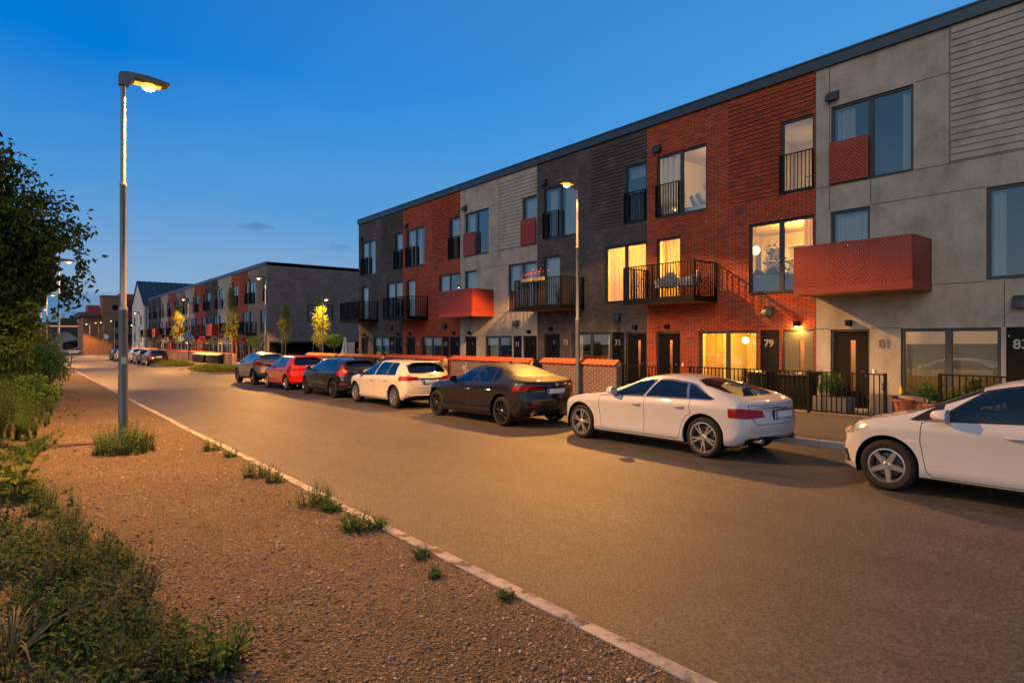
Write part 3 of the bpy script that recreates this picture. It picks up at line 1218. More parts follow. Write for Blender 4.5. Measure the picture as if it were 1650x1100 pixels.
    if detail:
        for (tt, zz) in ((t0 + .05, a + .2), (t0 + .05, b - .2), (t1 - .06, a + .95)):
            b4 = MB(org)
            b4.lathe([(.0, -.012), (.014, -.012), (.014, .01)], (X + .028, yf - tt, zz + dz), 8, 'x')
            b4.build('fixing', M['chrome'], pan)
    nl, nr, nmat = opts.get('numbers', (None, None, None))
    if nl:
        text_mesh('house_number', nl, .30, (X - .004, yf - 1.80, 1.80 + dz), (0, -1, 0), (0, 0, 1), M[nmat], root, org, .012, 1.0, .006)
        text_mesh('house_number', nr, .30, (X + .026, yf - 4.60, 1.80 + dz), (0, -1, 0), (0, 0, 1), M['silver_number'], pan, org, .006, 1.0, .006)
        if detail:
            bl = MB(org)
            bl.box(X - .03, X - .001, yf - 1.56, yf - 1.51, 1.02 + dz, 1.13 + dz)
            bl.build('doorbell', M['white_paint'], root)
    vent(root, org, X, yf - .50, 8.62 + dz)
    vent(root, org, X, yf - 4.62, 2.72 + dz)
    lamps = opts.get('lamps', {})
    wall_lamp(root, org, X, yf - .93, 2.30 + dz, lamps.get('dl', 0))
    wall_lamp(root, org, X, yf - 5.5, 2.30 + dz, lamps.get('dr', 0))
    return root


C_FULL = ('curtain', 'curtain_white', 0, 1, 0, 1)
C_HALF = ('curtain', 'curtain_white', .0, .55, 0, 1)
C_RIGHT = ('curtain', 'curtain_white', .7, 1, 0, 1)
C_LEFT = ('curtain', 'curtain_white', 0, .3, 0, 1)
C_WARM = ('curtain', 'curtain_warm', 0, 1, 0, 1)
C_WARMH = ('curtain', 'curtain_warm', 0, .75, 0, 1)
C_TOP = ('blind', 'blind_grey', 0, 1, .78, 1)
WARM = (1, .45, .05)
PEACH = (1, .60, .27)


def terrace_one():
    X = 17.7
    quiet = {'w3l': [C_HALF, C_LEFT], 'w3r': C_FULL, 'w2l': C_FULL, 'w2r': [C_FULL, C_RIGHT], 'w1': [C_FULL, C_RIGHT]}
    hs = [
        ('dark', 38.2, '61', '63', 'silver_number', 'dark brick end house numbered 61 and 63, plants on its balcony',
         dict(curtain={'w3l': [C_HALF, C_FULL], 'w3r': C_FULL, 'w2l': C_FULL, 'w2r': [C_FULL, C_FULL], 'w1': [C_HALF, C_FULL]})),
        ('red', 32.2, '65', '67', 'silver_number', 'small red brick terraced house numbered 65 and 67 with dark windows',
         dict(curtain=quiet)),
        ('grey', 26.2, '69', '71', 'silver_number', 'smaller concrete terraced house numbered 69 and 71 with red window panels and red box balcony',
         dict(curtain={'w3l': [C_HALF, None], 'w3r': C_FULL, 'w2l': C_FULL, 'w2r': [C_HALF, C_FULL], 'w1': [C_FULL, None]})),
        ('dark', 20.2, '73', '75', 'silver_number', 'black brick terraced house numbered 73 and 75 with one window glowing orange',
         dict(curtain={'w3l': [('curtain', 'curtain_white', .1, .6, 0, 1), C_FULL], 'w3r': [C_TOP], 'w2l': C_FULL, 'w2r': [C_WARM, C_WARM], 'w1': [C_LEFT, C_RIGHT]},
              lit={'w2r': [(1.8, 4.6, 5.3, 800, WARM)]}, slit={'dr': 'lit'})),
        ('red', 14.2, '77', '79', 'bronze_number', 'large red brick terraced house numbered 77 and 79 with brightly lit windows on every floor',
         dict(curtain={'w3l': [C_FULL, None], 'w3r': None, 'w2l': C_WARM, 'w2r': [None, ('curtain', 'curtain_warm', .6, 1, 0, 1)], 'w1': [C_WARMH, None]},
              lit={'w3l': [(1.9, 2.4, 8.3, 130, PEACH)], 'w3r': [(2.6, 4.4, 7.6, 26, PEACH)], 'w2l': [(1.3, 1.2, 4.6, 430, WARM)],
                   'w2r': [(2.0, 4.6, 5.2, 330, WARM)], 'w1': [(1.6, 3.2, 2.3, 470, WARM)]},
              slit={'dl': 'lit', 'dr': 'lit'}, dr_mat='lit_door', lamps={'dr': 50})),
        ('grey', 8.2, '81', '83', 'bronze_number', 'large concrete terraced house numbered 81 and 83 with big red box balcony, nearest in view',
         dict(curtain={'w3l': [C_HALF, C_RIGHT], 'w3r': C_FULL, 'w2l': C_FULL, 'w2r': [C_LEFT, None],
                       'w1': [('blind', 'blind_grey', 0, 1, .28, .76), ('blind', 'blind_grey', 0, 1, .28, .78)]},
              lit={'w1': [(2.2, 2.6, 2.3, 16, WARM)]}, slit={'dl': 'lit'})),
        ('dark', 2.2, '85', '87', 'silver_number', 'dark brick terraced house beside the large concrete one, at the near end', dict(curtain=quiet)),
    ]
    for style, yf, nl, nr, nm, label, op in hs:
        op['numbers'] = (nl, nr, nm)
        dz = -.10 if yf > 21 else 0.0
        make_house('terraced_house', X, yf, style, dz, label, op, G(yf - 3) + .10)


def terrace_two():
    X = 18.2
    styles = ['brown', 'red', 'grey', 'dark', 'red', 'grey', 'brown', 'red', 'grey', 'dark', 'dark']
    places = ['nearest in the farther terrace, beside its brown end wall', 'second from the near end of the farther terrace',
              'third from the near end of the farther terrace', 'fourth from the near end of the farther terrace',
              'fifth from the near end of the farther terrace', 'sixth from the near end of the farther terrace',
              'seventh from the near end of the farther terrace', 'eighth from the near end of the farther terrace',
              'ninth from the near end of the farther terrace', 'tenth from the near end of the farther terrace',
              'last at the far end of the farther terrace']
    words = {'brown': 'dim brown brick house', 'red': 'dim red brick house', 'grey': 'dim pale concrete house', 'dark': 'dim dark brick house'}
    for k, (st, pl) in enumerate(zip(styles, places)):
        yn = 59.1 + BAY * k
        op = dict(curtain={'w3l': [C_HALF, C_FULL], 'w3r': C_FULL, 'w2l': C_FULL, 'w2r': [C_HALF, C_FULL], 'w1': [C_FULL, C_HALF]})
        if k in (2, 3, 5, 10):
            op['lamps'] = {'dl': 14, 'dr': 9 if k == 2 else 0}
        if k in (4, 10):
            op['lit'] = {'w1': [(1.4, 3.1, 2.0, 60, WARM)]}
        make_house('terraced_house', X, yn + BAY, st, -.70, words[st] + ' ' + pl, op, G(yn + 3) + .06, detail=False, back=22.0 if k == 0 else 10, top=9.2)
    # two windows let into the end wall of the first house
    root = [o for o in bpy.data.objects if o.get('label', '').endswith('beside its brown end wall')][0]
    org = root.location
    y = 59.1
    for (x0, x1, z0, z1) in ((29.0, 31.2, 6.9, 8.45), (22.0, 24.6, 3.75, 5.4)):
        f = MB(org)
        for (a, b, c, d) in ((x0, x0 + .14, z0, z1), (x1 - .14, x1, z0, z1), (x0 + .14, x1 - .14, z1 - .14, z1), (x0 + .14, x1 - .14, z0, z0 + .14)):
            f.box(a, b, y - .05, y - .003, c, d)
        f.box(x0 + .5 * (x1 - x0) + .3, x0 + .5 * (x1 - x0) + .4, y - .045, y - .003, z0 + .14, z1 - .14)
        w = f.build('window', M['frame_metal'], root)
        g = MB(org)
        g.box(x0 + .14, x1 - .14, y - .02, y - .006, z0 + .14, z1 - .14)
        g.build('pane', M['dark_pane'], w)
    st = MB(org)
    st.box(18.2, 40.0, y - .03, y - .001, 5.95, 6.02)
    st.build('string_course', M['brown_brick'], root)
# ------------------------------------------------------------------ cars
def sstep(x, a, b):
    t = max(0., min(1., (x - a) / (b - a)))
    return t * t * (3 - 2 * t)


def curve(pts):
    xs = [p[0] for p in pts]
    ys = [p[1] for p in pts]
    return lambda v: float(np.interp(v, xs, ys))


def poly_offset(poly, d):
    n = len(poly)
    A = sum(poly[i][0] * poly[(i + 1) % n][1] - poly[(i + 1) % n][0] * poly[i][1] for i in range(n))
    sg = 1 if A > 0 else -1
    out = []
    for i in range(n):
        p0, p1, p2 = poly[i - 1], poly[i], poly[(i + 1) % n]
        e1 = Vector((p1[0] - p0[0], p1[1] - p0[1])).normalized()
        e2 = Vector((p2[0] - p1[0], p2[1] - p1[1])).normalized()
        n1, n2 = Vector((e1.y, -e1.x)) * sg, Vector((e2.y, -e2.x)) * sg
        b = n1 + n2
        L = max(.35, b.length_squared / 2)
        b = b / L
        out.append((p1[0] + b.x * d, p1[1] + b.y * d))
    return out


def smooth_poly(poly, it=2, keep=()):
    """round a polygon's corners (Chaikin)"""
    for _ in range(it):
        out = []
        n = len(poly)
        for i in range(n):
            a, b = poly[i], poly[(i + 1) % n]
            out.append((a[0] * .75 + b[0] * .25, a[1] * .75 + b[1] * .25))
            out.append((a[0] * .25 + b[0] * .75, a[1] * .25 + b[1] * .75))
        poly = out
    return poly


def in_poly(x, y, poly):
    c = False
    n = len(poly)
    j = n - 1
    for i in range(n):
        xi, yi = poly[i]
        xj, yj = poly[j]
        if (yi > y) != (yj > y) and x < (xj - xi) * (y - yi) / (yj - yi) + xi:
            c = not c
        j = i
    return c


PROJ = {'side': (1, 2), 'top': (0, 1), 'end': (0, 2)}


def face_ok(f, flt):
    n = f.normal
    c = f.calc_center_median()
    return flt(n, c)


def cut(bm, poly, proj, flt):
    i, j = PROJ[proj]
    bm.faces.ensure_lookup_table()
    us = [p[0] for p in poly]
    vs = [p[1] for p in poly]
    lo = (min(us) - .06, min(vs) - .06)
    hi = (max(us) + .06, max(vs) + .06)
    cand = set()
    for f in bm.faces:
        c = f.calc_center_median()
        if lo[0] < c[i] < hi[0] and lo[1] < c[j] < hi[1] and flt(f.normal, c):
            cand.add(f)
    n = len(poly)
    for k in range(n):
        a, b = poly[k], poly[(k + 1) % n]
        d = (b[0] - a[0], b[1] - a[1])
        if abs(d[0]) + abs(d[1]) < 1e-5:
            continue
        no = [0, 0, 0]
        no[i], no[j] = d[1], -d[0]
        co = [0, 0, 0]
        co[i], co[j] = a
        l0, l1 = min(a[0], b[0]) - .004, max(a[0], b[0]) + .004
        m0, m1 = min(a[1], b[1]) - .004, max(a[1], b[1]) + .004
        sel = []
        for f in cand:
            if not f.is_valid:
                continue
            fu = [v.co[i] for v in f.verts]
            fv = [v.co[j] for v in f.verts]
            if max(fu) >= l0 and min(fu) <= l1 and max(fv) >= m0 and min(fv) <= m1:
                sel.append(f)
        if not sel:
            continue
        vset = {v for f in sel for v in f.verts}
        eset = {e for f in sel for e in f.edges}
        r = bmesh.ops.bisect_plane(bm, geom=list(vset) + list(eset) + sel, dist=1e-5, plane_co=co, plane_no=no)
        cand = {f for f in cand if f.is_valid}
        for g in r['geom']:
            if isinstance(g, bmesh.types.BMFace) and g.is_valid:
                cand.add(g)
    return cand


def car_shell(S):
    L, W = S['L'], S['W']
    hl = L / 2
    T, B, b = curve(S['T']), curve(S['B']), curve(S['bot'])
    wm, wr = curve(S['wm']), curve(S['wr'])
    ends = [0, .035, .10, .20, .34, .52]
    ys = sorted({round(v, 4) for v in [-hl + e for e in ends] + [hl - e for e in ends]
                 + list(np.linspace(-hl + .72, hl - .72, 17))})
    rows = []
    for y in ys:
        t, be, bo = T(y), B(y), b(y)
        be = min(be, t - .035)
        w = wm(y)
        gh = t - be
        k = sstep(gh, .07, .34)
        wb = w - S.get('tuck', .03)
        we = wb * .90 * (1 - k) + wr(y) * k
        crown = .022 + S.get('crown', .058) * k
        h = be - bo
        p3 = (we, t - crown)
        p5 = (wb, be)
        p4 = ((p3[0] + p5[0]) / 2 + .022 * k + .01, (p3[1] + p5[1]) / 2 + .004)
        ring = [(0, t), (we * .42, t - crown * .08), (we * .80, t - crown * .36), p3, p4, p5,
                (w + .006, be - .13 * h), (w - .006, be - .34 * h), (w - .012, be - .60 * h), (w + .004, bo + .17 * h),
                (w * .95, bo + .02), (w * .84, bo), (w * .4, bo), (0, bo)]
        bow = S.get('bow', .20) * sstep(abs(y), hl - .75, hl) ** 1.5
        sg = 1 if y > 0 else -1
        rk = S['rake_f'] if y > 0 else S['rake_r']
        wgt = sstep(abs(y), hl - .5, hl)
        pts = []
        for (x, z) in ring:
            q = x / max(w, .01)
            dy = -sg * bow * (abs(q) ** 2.2)
            dy += -sg * wgt * float(np.interp(z, [r[0] for r in rk], [r[1] for r in rk]))
            pts.append(Vector((x, y + dy, z)))
        rows.append(pts)
    bm = bmesh.new()
    n = len(rows[0])
    VR, VL = [], []
    for pts in rows:
        r = [bm.verts.new(p) for p in pts]
        l = [r[0]] + [bm.verts.new((-p.x, p.y, p.z)) for p in pts[1:-1]] + [r[-1]]
        VR.append(r)
        VL.append(l)
    for i in range(len(rows) - 1):
        for k in range(n - 1):
            bm.faces.new((VR[i][k], VR[i][k + 1], VR[i + 1][k + 1], VR[i + 1][k]))
            bm.faces.new((VL[i][k], VL[i + 1][k], VL[i + 1][k + 1], VL[i][k + 1]))
    for i in (0, len(rows) - 1):
        mid = [VR[i][0]] + [bm.verts.new((0, rows[i][0].y - (0), (VR[i][k].co.z))) for k in range(1, n - 1)] + [VR[i][-1]]
        sg = -1 if i == 0 else 1
        rk = S['rake_r'] if i == 0 else S['rake_f']
        yb = ys[i]
        for k in range(1, n - 1):
            z = mid[k].co.z
            mid[k].co.y = yb - sg * float(np.interp(z, [r[0] for r in rk], [r[1] for r in rk]))
        for k in range(n - 1):
            for V, flip in ((VR[i], False), (VL[i], True)):
                vs = [V[k], V[k + 1], mid[k + 1], mid[k]]
                vs2 = []
                for v in vs:
                    if v not in vs2:
                        vs2.append(v)
                try:
                    bm.faces.new(vs2)
                except ValueError:
                    pass
    bmesh.ops.recalc_face_normals(bm, faces=bm.faces)
    cl = bm.edges.layers.float.new('crease_edge')
    for e in bm.edges:
        a, c = e.verts
        # the shoulder line and the sill keep a crisper edge
        for V in (VR, VL):
            for i in range(len(rows) - 1):
                for k, cr in ((5, S.get('shoulder', .35)), (6, .45), (9, .4), (10, .4), (3, .15)):
                    if {V[i][k], V[i + 1][k]} == {a, c}:
                        e[cl] = cr
    me = bpy.data.meshes.new('shell_tmp')
    bm.to_mesh(me)
    bm.free()
    o = bpy.data.objects.new('shell_tmp', me)
    COL.objects.link(o)
    md = o.modifiers.new('s', 'SUBSURF')
    md.levels = 2
    md.render_levels = 2
    dg = bpy.context.evaluated_depsgraph_get()
    me2 = bpy.data.meshes.new_from_object(o.evaluated_get(dg))
    bpy.data.objects.remove(o)
    bpy.data.meshes.remove(me)
    return me2, (T, B, b, wm, wr, ys)


def pane_poly(S, fn, y0b, y1b, y0t, y1t, low=.035, high=.098, n=7):
    T, B = fn[0], fn[1]
    bot = [(y0b + (y1b - y0b) * k / n, B(y0b + (y1b - y0b) * k / n) + low) for k in range(n + 1)]
    top = [(y1t + (y0t - y1t) * k / n, T(y1t + (y0t - y1t) * k / n) - high) for k in range(n + 1)]
    return bot + top


def make_wheel(mb_org, r, w, style, root, name='wheel'):
    """wheel lying in the y-z plane, outer face towards -x"""
    t = MB()
    rr = r * S_RIM.get(style, .70)
    prof = [(rr, -w / 2 + .005), (rr + .012, -w / 2 - .004), (r - .045, -w / 2 - .008), (r - .012, -w / 2 + .018), (r, -w / 2 + .045), (r, w / 2 - .045), (r - .012, w / 2 - .018), (r - .045, w / 2), (rr, w / 2)]
    t.lathe(prof, (0, 0, 0), 40, 'x', caps=False)
    # tread blocks read as fine grooves
    for k in range(3):
        t.lathe([(r + .0015, -.05 + k * .05 - .012), (r + .0015, -.05 + k * .05 + .012)], (0, 0, 0), 40, 'x', caps=False)
    ty = t.build('tyre', M['tyre'], root, smooth=True, recalc=True)
    m = MB()
    x0 = -w / 2
    m.lathe([(rr + .004, x0 - .003), (rr - .014, x0 - .006), (rr - .026, x0 + .02), (rr - .035, x0 + .09), (rr - .03, w / 2 - .02)], (0, 0, 0), 40, 'x', caps=False)
    m.lathe([(.0, x0 + .006), (.035, x0 + .004), (.058, x0 + .02), (.06, x0 + .06)], (0, 0, 0), 20, 'x')
    nsp, twin, wid = {'five': (5, False, .075), 'star': (5, True, .038), 'multi': (10, False, .026), 'seven': (7, False, .034), 'loop': (5, True, .026)}[style]
    for k in range(nsp):
        a0 = 2 * math.pi * k / nsp + .3
        for off in ((-1, 1) if twin else (0,)):
            a1 = a0 + off * .10
            a2 = a0 + off * (.16 if style == 'star' else .30)
            ra, rb = .045, rr - .02
            da, db = wid * .9, wid * (.55 if style != 'five' else .7)
            pts = []
            for (rad, ang, hw, xx) in ((ra, a1, da / 2, x0 + .012), (rb, a2, db / 2, x0 + .008)):
                cx, cy = rad * math.cos(ang), rad * math.sin(ang)
                tx, tz = -math.sin(ang), math.cos(ang)
                pts.append([(xx, cx - tx * hw, cy - tz * hw), (xx, cx + tx * hw, cy + tz * hw), (xx + .045, cx + tx * hw * 1.2, cy + tz * hw * 1.2), (xx + .045, cx - tx * hw * 1.2, cy - tz * hw * 1.2)])
            v = pts[0] + pts[1]
            m.add(v, [(0, 1, 2, 3), (4, 7, 6, 5), (0, 4, 5, 1), (1, 5, 6, 2), (2, 6, 7, 3), (3, 7, 4, 0)])
    for k in range(5):
        a = 2 * math.pi * (k + .5) / 5 + .3
        m.lathe([(.0, x0 + .01), (.009, x0 + .01), (.009, x0 + .03)], (0, .042 * math.cos(a), .042 * math.sin(a)), 6, 'x')
    rim = m.build('rim', M[S_RIMMAT.get(style, 'rim_silver')], ty, smooth=True, sharp=30)
    d = MB()
    d.lathe([(.0, -.01), (rr * .72, -.01), (rr * .72, .012), (0, .012)], (0, 0, 0), 28, 'x')
    d.build('brake_disc', M['rim_dark'], ty, smooth=True)
    bk = MB()
    bk.lathe([(.0, .03), (rr - .01, .03), (rr - .01, .05), (0, .05)], (0, 0, 0), 24, 'x')
    bk.build('wheel_back', M['well_black'], ty)
    return ty


S_RIM = {'five': .66, 'star': .74, 'multi': .70, 'seven': .68, 'loop': .76}
S_RIMMAT = {'loop': 'rim_dark', 'multi': 'rim_dark'}


def build_car(S, loc):
    """loc: ground point under the car's middle; the nose points along +y"""
    me, fn = car_shell(S)
    T, B, bt, wm, wr, ys = fn
    L, W, hl = S['L'], S['W'], S['L'] / 2
    root = thing(S.get('name', 'parked_car'), loc, S['label'], S.get('cat', 'car'), S.get('group', 'cars parked along the kerb'))
    root.rotation_euler.x = SLOPE
    bm = bmesh.new()
    bm.from_mesh(me)
    bvh = BVHTree.FromBMesh(bm)
    fa, ra, rad = S['fa'], S['ra'], S['r']
    paint = S['paint']
    regions = []       # (part, material, proj, polygon, filter, split left/right)

    def side(n, c):
        return abs(n.x) > .18 and abs(c.x) > W * .2

    def sidelow(n, c):
        return abs(c.x) > W * .26

    def glass_side(n, c):
        return abs(n.x) > .30 and c.z > B(c.y) - .02

    def top(n, c):
        return n.z > .12

    def rear(n, c):
        return n.y < -.15 and c.y < 0

    def corner_r(n, c):
        return c.y < -hl + .62 and abs(n.x) > .12 and abs(c.x) > W * .33

    def corner_f(n, c):
        return c.y > hl - .85 and (abs(n.x) > .1 or n.y > .2) and abs(c.x) > W * .27
    simple_car = S.get('simple', False)
    # wheel arches
    arch = []
    for yc in (fa, ra):
        R1 = rad + .052
        zc = rad + .012
        arch.append(([(yc + R1 * math.cos(2 * math.pi * k / 36), zc + R1 * math.sin(2 * math.pi * k / 36)) for k in range(36)], yc, zc, R1))
    # doors
    doors = S.get('doors', [])
    if not simple_car:
        for d in doors:
            poly = [(y, z) for y, z in d['poly']]
            regions.append(('seam', 'well_black', 'side', poly_offset(poly, .0055), side, True))
            regions.append((d['name'], paint, 'side', poly_offset(poly, -.0035), side, True))
    for k, p in enumerate(S['panes']):
        poly = pane_poly(S, fn, *p)
        regions.append(('window_trim', S.get('trim', 'trim_black'), 'side', poly_offset(poly, .026), glass_side, True))
        if S.get('bright_trim') and not simple_car:
            regions.append(('bright_trim', 'chrome', 'side', poly_offset(poly, .026), glass_side, True))
            regions.append(('window_trim', 'trim_black', 'side', poly_offset(poly, .012), glass_side, True))
        regions.append(('side_window', S.get('glass', 'car_glass') if not (S.get('privacy') and k > 0) else 'dark_car_glass', 'side', poly, glass_side, True))
    # windscreen
    y0, y1, w0, w1 = S['screen']
    poly = [(-w0, y0), (0, y0 + .10), (w0, y0), (w1, y1), (0, y1 + .05), (-w1, y1)]
    regions.append(('window_trim', 'trim_black', 'top', poly_offset(poly, .03), top, False))
    regions.append(('windscreen', S.get('glass', 'car_glass'), 'top', poly, top, False))
    rw = S['rear_window']
    pj = rw[0]
    poly = rw[1]
    flt = top if pj == 'top' else rear
    if pj == 'top':
        flt = lambda n, c: n.z > .1 and c.y < 0
    poly = smooth_poly(poly, 1)
    regions.append(('window_trim', 'trim_black', pj, poly_offset(poly, .03), flt, False))
    regions.append(('rear_window', S.get('rear_glass', 'dark_car_glass'), pj, poly, flt, False))
    for (nm, mt, pj, poly, who) in S.get('marks', []):
        f = {'corner_r': corner_r, 'corner_f': corner_f, 'rear': rear, 'side': side, 'top': top, 'low': sidelow, 'front': (lambda n, c: n.y > .12 and c.y > 0)}[who]
        polys = [poly]
        if pj in ('end', 'top') and all(p[0] > 0.001 for p in poly):
            polys.append([(-x, z) for x, z in poly[::-1]])
        for q in polys:
            regions.append((nm, mt, pj, q, f, nm != 'lower_trim' and nm != 'diffuser'))
    if S.get('tailgate') and not simple_car:
        regions.insert(0, ('seam', 'well_black', 'end', poly_offset(S['tailgate'], .0055), rear, False))
        regions.insert(1, ('tailgate', paint, 'end', poly_offset(S['tailgate'], -.0035), rear, False))
    if S.get('cladding'):
        for (pl, yc, zc, R1) in arch:
            regions.append(('lower_trim', 'cladding', 'side', [(yc + (R1 + .06) * math.cos(2 * math.pi * k / 30), zc + (R1 + .06) * math.sin(2 * math.pi * k / 30)) for k in range(30)], sidelow, False))
    if S.get('sill_trim', True):
        zz = bt(0) + S.get('sill_h', .05)
        regions.append(('lower_trim', 'cladding' if S.get('cladding') else 'trim_black', 'side', [(-hl + .5, bt(-hl + .5) - .1), (hl - .5, bt(hl - .5) - .1), (hl - .5, bt(hl - .5) + .03), (fa - .2, zz), (ra + .2, zz), (-hl + .5, bt(-hl + .5) + .03)], sidelow, False))
    front = lambda n, c: n.y > .15 and c.y > 0
    if not simple_car:
        regions.append(('grille', 'trim_black', 'end', [(-.40, .44), (.40, .44), (.46, .60), (-.46, .60)], front, False))
        regions.append(('grille', 'trim_black', 'end', [(-.55, .24), (.55, .24), (.48, .34), (-.48, .34)], front, False))
    # cuts
    done = set()
    for rg in regions:
        key = (rg[2], tuple(rg[3]))
        if key in done:
            continue
        done.add(key)
        cut(bm, rg[3], rg[2], rg[4])
    archflt = lambda n, c: abs(c.x) > W * .27
    for (pl, yc, zc, R1) in arch:
        cut(bm, pl, 'side', archflt)
    bm.normal_update()
    bm.faces.ensure_lookup_table()
    # remove the arches
    kill = []
    for f in bm.faces:
        c = f.calc_center_median()
        for (pl, yc, zc, R1) in arch:
            if abs(c.x) > W * .27 and (c.y - yc) ** 2 + (c.z - zc) ** 2 < (R1 * .997) ** 2:
                kill.append(f)
                break
    bmesh.ops.delete(bm, geom=kill, context='FACES')
    # lip round each arch
    bm.verts.ensure_lookup_table()
    bm.normal_update()
    vn = {v: v.normal.copy() for v in bm.verts}
    lips = {1: [], -1: []}
    for e in bm.edges:
        if len(e.link_faces) == 1:
            a, c = e.verts
            for (pl, yc, zc, R1) in arch:
                if abs(math.hypot(a.co.y - yc, a.co.z - zc) - R1) < .012 and abs(math.hypot(c.co.y - yc, c.co.z - zc) - R1) < .012:
                    lips[1 if a.co.x > 0 else -1].append((a.co.copy(), c.co.copy(), yc, zc))
    # collect faces per part
    groups = {}
    bm.faces.ensure_lookup_table()
    for f in bm.faces:
        c = f.calc_center_median()
        key = ('body', paint, 0)
        for (nm, mt, pj, poly, flt, sp) in regions:
            i, j = PROJ[pj]
            if flt(f.normal, c) and in_poly(c[i], c[j], poly):
                key = (nm, mt, (1 if c.x > 0 else -1) if sp else 0)
        groups.setdefault(key, []).append(f)
    # small slivers of seam and trim go together in one mesh with the body
    order = sorted(groups, key=lambda k: (k[0] != 'body', k[0], k[1], k[2]))
    body_parts = [k for k in order if k[0] in ('body', 'seam', 'window_trim', 'bright_trim', 'lower_trim')]
    merged = [('body', [(M[k[1]], groups[k]) for k in body_parts])]
    for k in order:
        if k not in body_parts:
            merged.append((k[0], [(M[k[1]], groups[k])]))
    objs = {}
    for nm, lst in merged:
        vmap, vs, fs, ms, nrm, mats = {}, [], [], [], [], []
        for mat, faces in lst:
            if mat not in mats:
                mats.append(mat)
            mi = mats.index(mat)
            for f in faces:
                idx = []
                for v in f.verts:
                    if v not in vmap:
                        vmap[v] = len(vs)
                        vs.append(v.co[:])
                        nrm.append(vn[v][:])
                    idx.append(vmap[v])
                fs.append(idx)
                ms.append(mi)
        if nm == 'body':
            base = len(vs)
            for sgn in (1, -1):
                for (a, c, yc, zc) in lips[sgn]:
                    q = len(vs)
                    for p in (a, c):
                        vs.append(p[:])
                        nrm.append(Vector((0, yc - p.y, zc - p.z)).normalized()[:])
                    for p in (c, a):
                        vs.append((p.x - sgn * .05, p.y, p.z))
                        nrm.append(Vector((0, yc - p.y, zc - p.z)).normalized()[:])
                    fs.append([q, q + 1, q + 2, q + 3])
                    ms.append(0)
            # dark lining behind each wheel
            lining = M['well_black']
            mats.append(lining)
            li = mats.index(lining)
            for (pl, yc, zc, R1) in arch:
                for sgn in (1, -1):
                    n0 = len(vs)
                    nn = 20
                    xo, xi = sgn * (wm(yc) - .035), sgn * (wm(yc) - .36)
                    for k in range(nn + 1):
                        a = math.pi * (-.12 + 1.24 * k / nn)
                        for xx in (xo, xi):
                            vs.append((xx, yc + (R1 - .002) * math.cos(a), zc + (R1 - .002) * math.sin(a)))
                            nrm.append((0, -math.cos(a), -math.sin(a)))
                    for k in range(nn):
                        fs.append([n0 + 2 * k, n0 + 2 * k + 2, n0 + 2 * k + 3, n0 + 2 * k + 1])
                        ms.append(li)
                    n1 = len(vs)
                    for k in range(nn + 1):
                        a = math.pi * (-.12 + 1.24 * k / nn)
                        vs.append((xi, yc + R1 * math.cos(a), zc + R1 * math.sin(a)))
                        nrm.append((sgn, 0, 0))
                    fs.append(list(range(n1, n1 + nn + 1)))
                    ms.append(li)
        m2 = bpy.data.meshes.new(nm)
        m2.from_pydata(vs, [], fs)
        for mt in mats:
            m2.materials.append(mt)
        m2.polygons.foreach_set('material_index', ms)
        m2.polygons.foreach_set('use_smooth', [True] * len(fs))
        m2.normals_split_custom_set_from_vertices(nrm)
        m2.update()
        ob = link(bpy.data.objects.new(nm, m2), root)
        objs.setdefault(nm, []).append(ob)
    bm.free()

    def hit_side(y, z, sgn=-1):
        h = bvh.ray_cast(Vector((sgn * 3, y, z)), Vector((-sgn, 0, 0)))
        return h[0].x if h[0] is not None else sgn * W / 2

    def hit_rear(x, z):
        h = bvh.ray_cast(Vector((x, -6, z)), Vector((0, 1, 0)))
        return h[0].y if h[0] is not None else -hl

    def hit_top(x, y):
        h = bvh.ray_cast(Vector((x, y, 4)), Vector((0, 0, -1)))
        return h[0].z if h[0] is not None else 1
    # wheels
    wy = S.get('tw', .215)
    proto = make_wheel(None, rad, wy, S.get('rim', 'five'), root)
    proto.name = 'wheel'
    xw = W / 2 - .035 - wy / 2
    spots = [(-xw, fa, 0), (-xw, ra, 0), (xw, fa, math.pi), (xw, ra, math.pi)]
    for k, (x, y, rz) in enumerate(spots):
        w = proto if k == 0 else copy_tree(proto, root)
        w.location = (x, y, rad)
        w.rotation_euler = (random.uniform(0, 6), 0, rz)
        if S.get('caliper') and x < 0:
            cb = MB()
            cb.box(-.03, .03, -.045, .045, -.11, .11)
            cl = cb.build('caliper', M['caliper_red'], root, bevel=.01)
            cl.location = (x + .02, y - .16, rad + .02)
    # fittings
    for d in doors:
        if simple_car or 'handle' not in d:
            continue
        hy, hz = d['handle']
        for sgn in (-1, 1):
            x = hit_side(hy, hz, sgn)
            hb = MB()
            hb.tube([(x + sgn * .002, hy - .10, hz), (x + sgn * .026, hy - .06, hz), (x + sgn * .028, hy + .06, hz), (x + sgn * .004, hy + .10, hz)], [.012, .017, .017, .012], 10)
            par = [o for o in objs.get(d['name'], []) if (o.data.vertices[0].co.x > 0) == (sgn > 0)]
            hb.build('handle', M[S.get('handle_mat', paint)], par[0] if par else root, smooth=True)
    my, mz = S['mirror']
    for sgn in (-1, 1):
        x = hit_side(my, mz - .02, sgn)
        mm = MB()
        cx = x + sgn * .13
        prof = [(-.085, -.055), (-.07, -.075), (.04, -.07), (.10, -.03), (.095, .035), (.05, .07), (-.05, .072), (-.085, .05)]
        ring0 = [(cx + u * .0 + (u) * 1.0 * sgn, my - .055, mz + .03 + v) for u, v in prof]
        ring1 = [(cx + u * 1.04 * sgn, my - .01, mz + .03 + v * 1.04) for u, v in prof]
        ring2 = [(cx + u * .75 * sgn, my + .08, mz + .03 + v * .78) for u, v in prof]
        ring3 = [(cx + u * .3 * sgn, my + .115, mz + .03 + v * .35) for u, v in prof]
        vs = ring0 + ring1 + ring2 + ring3
        n = len(prof)
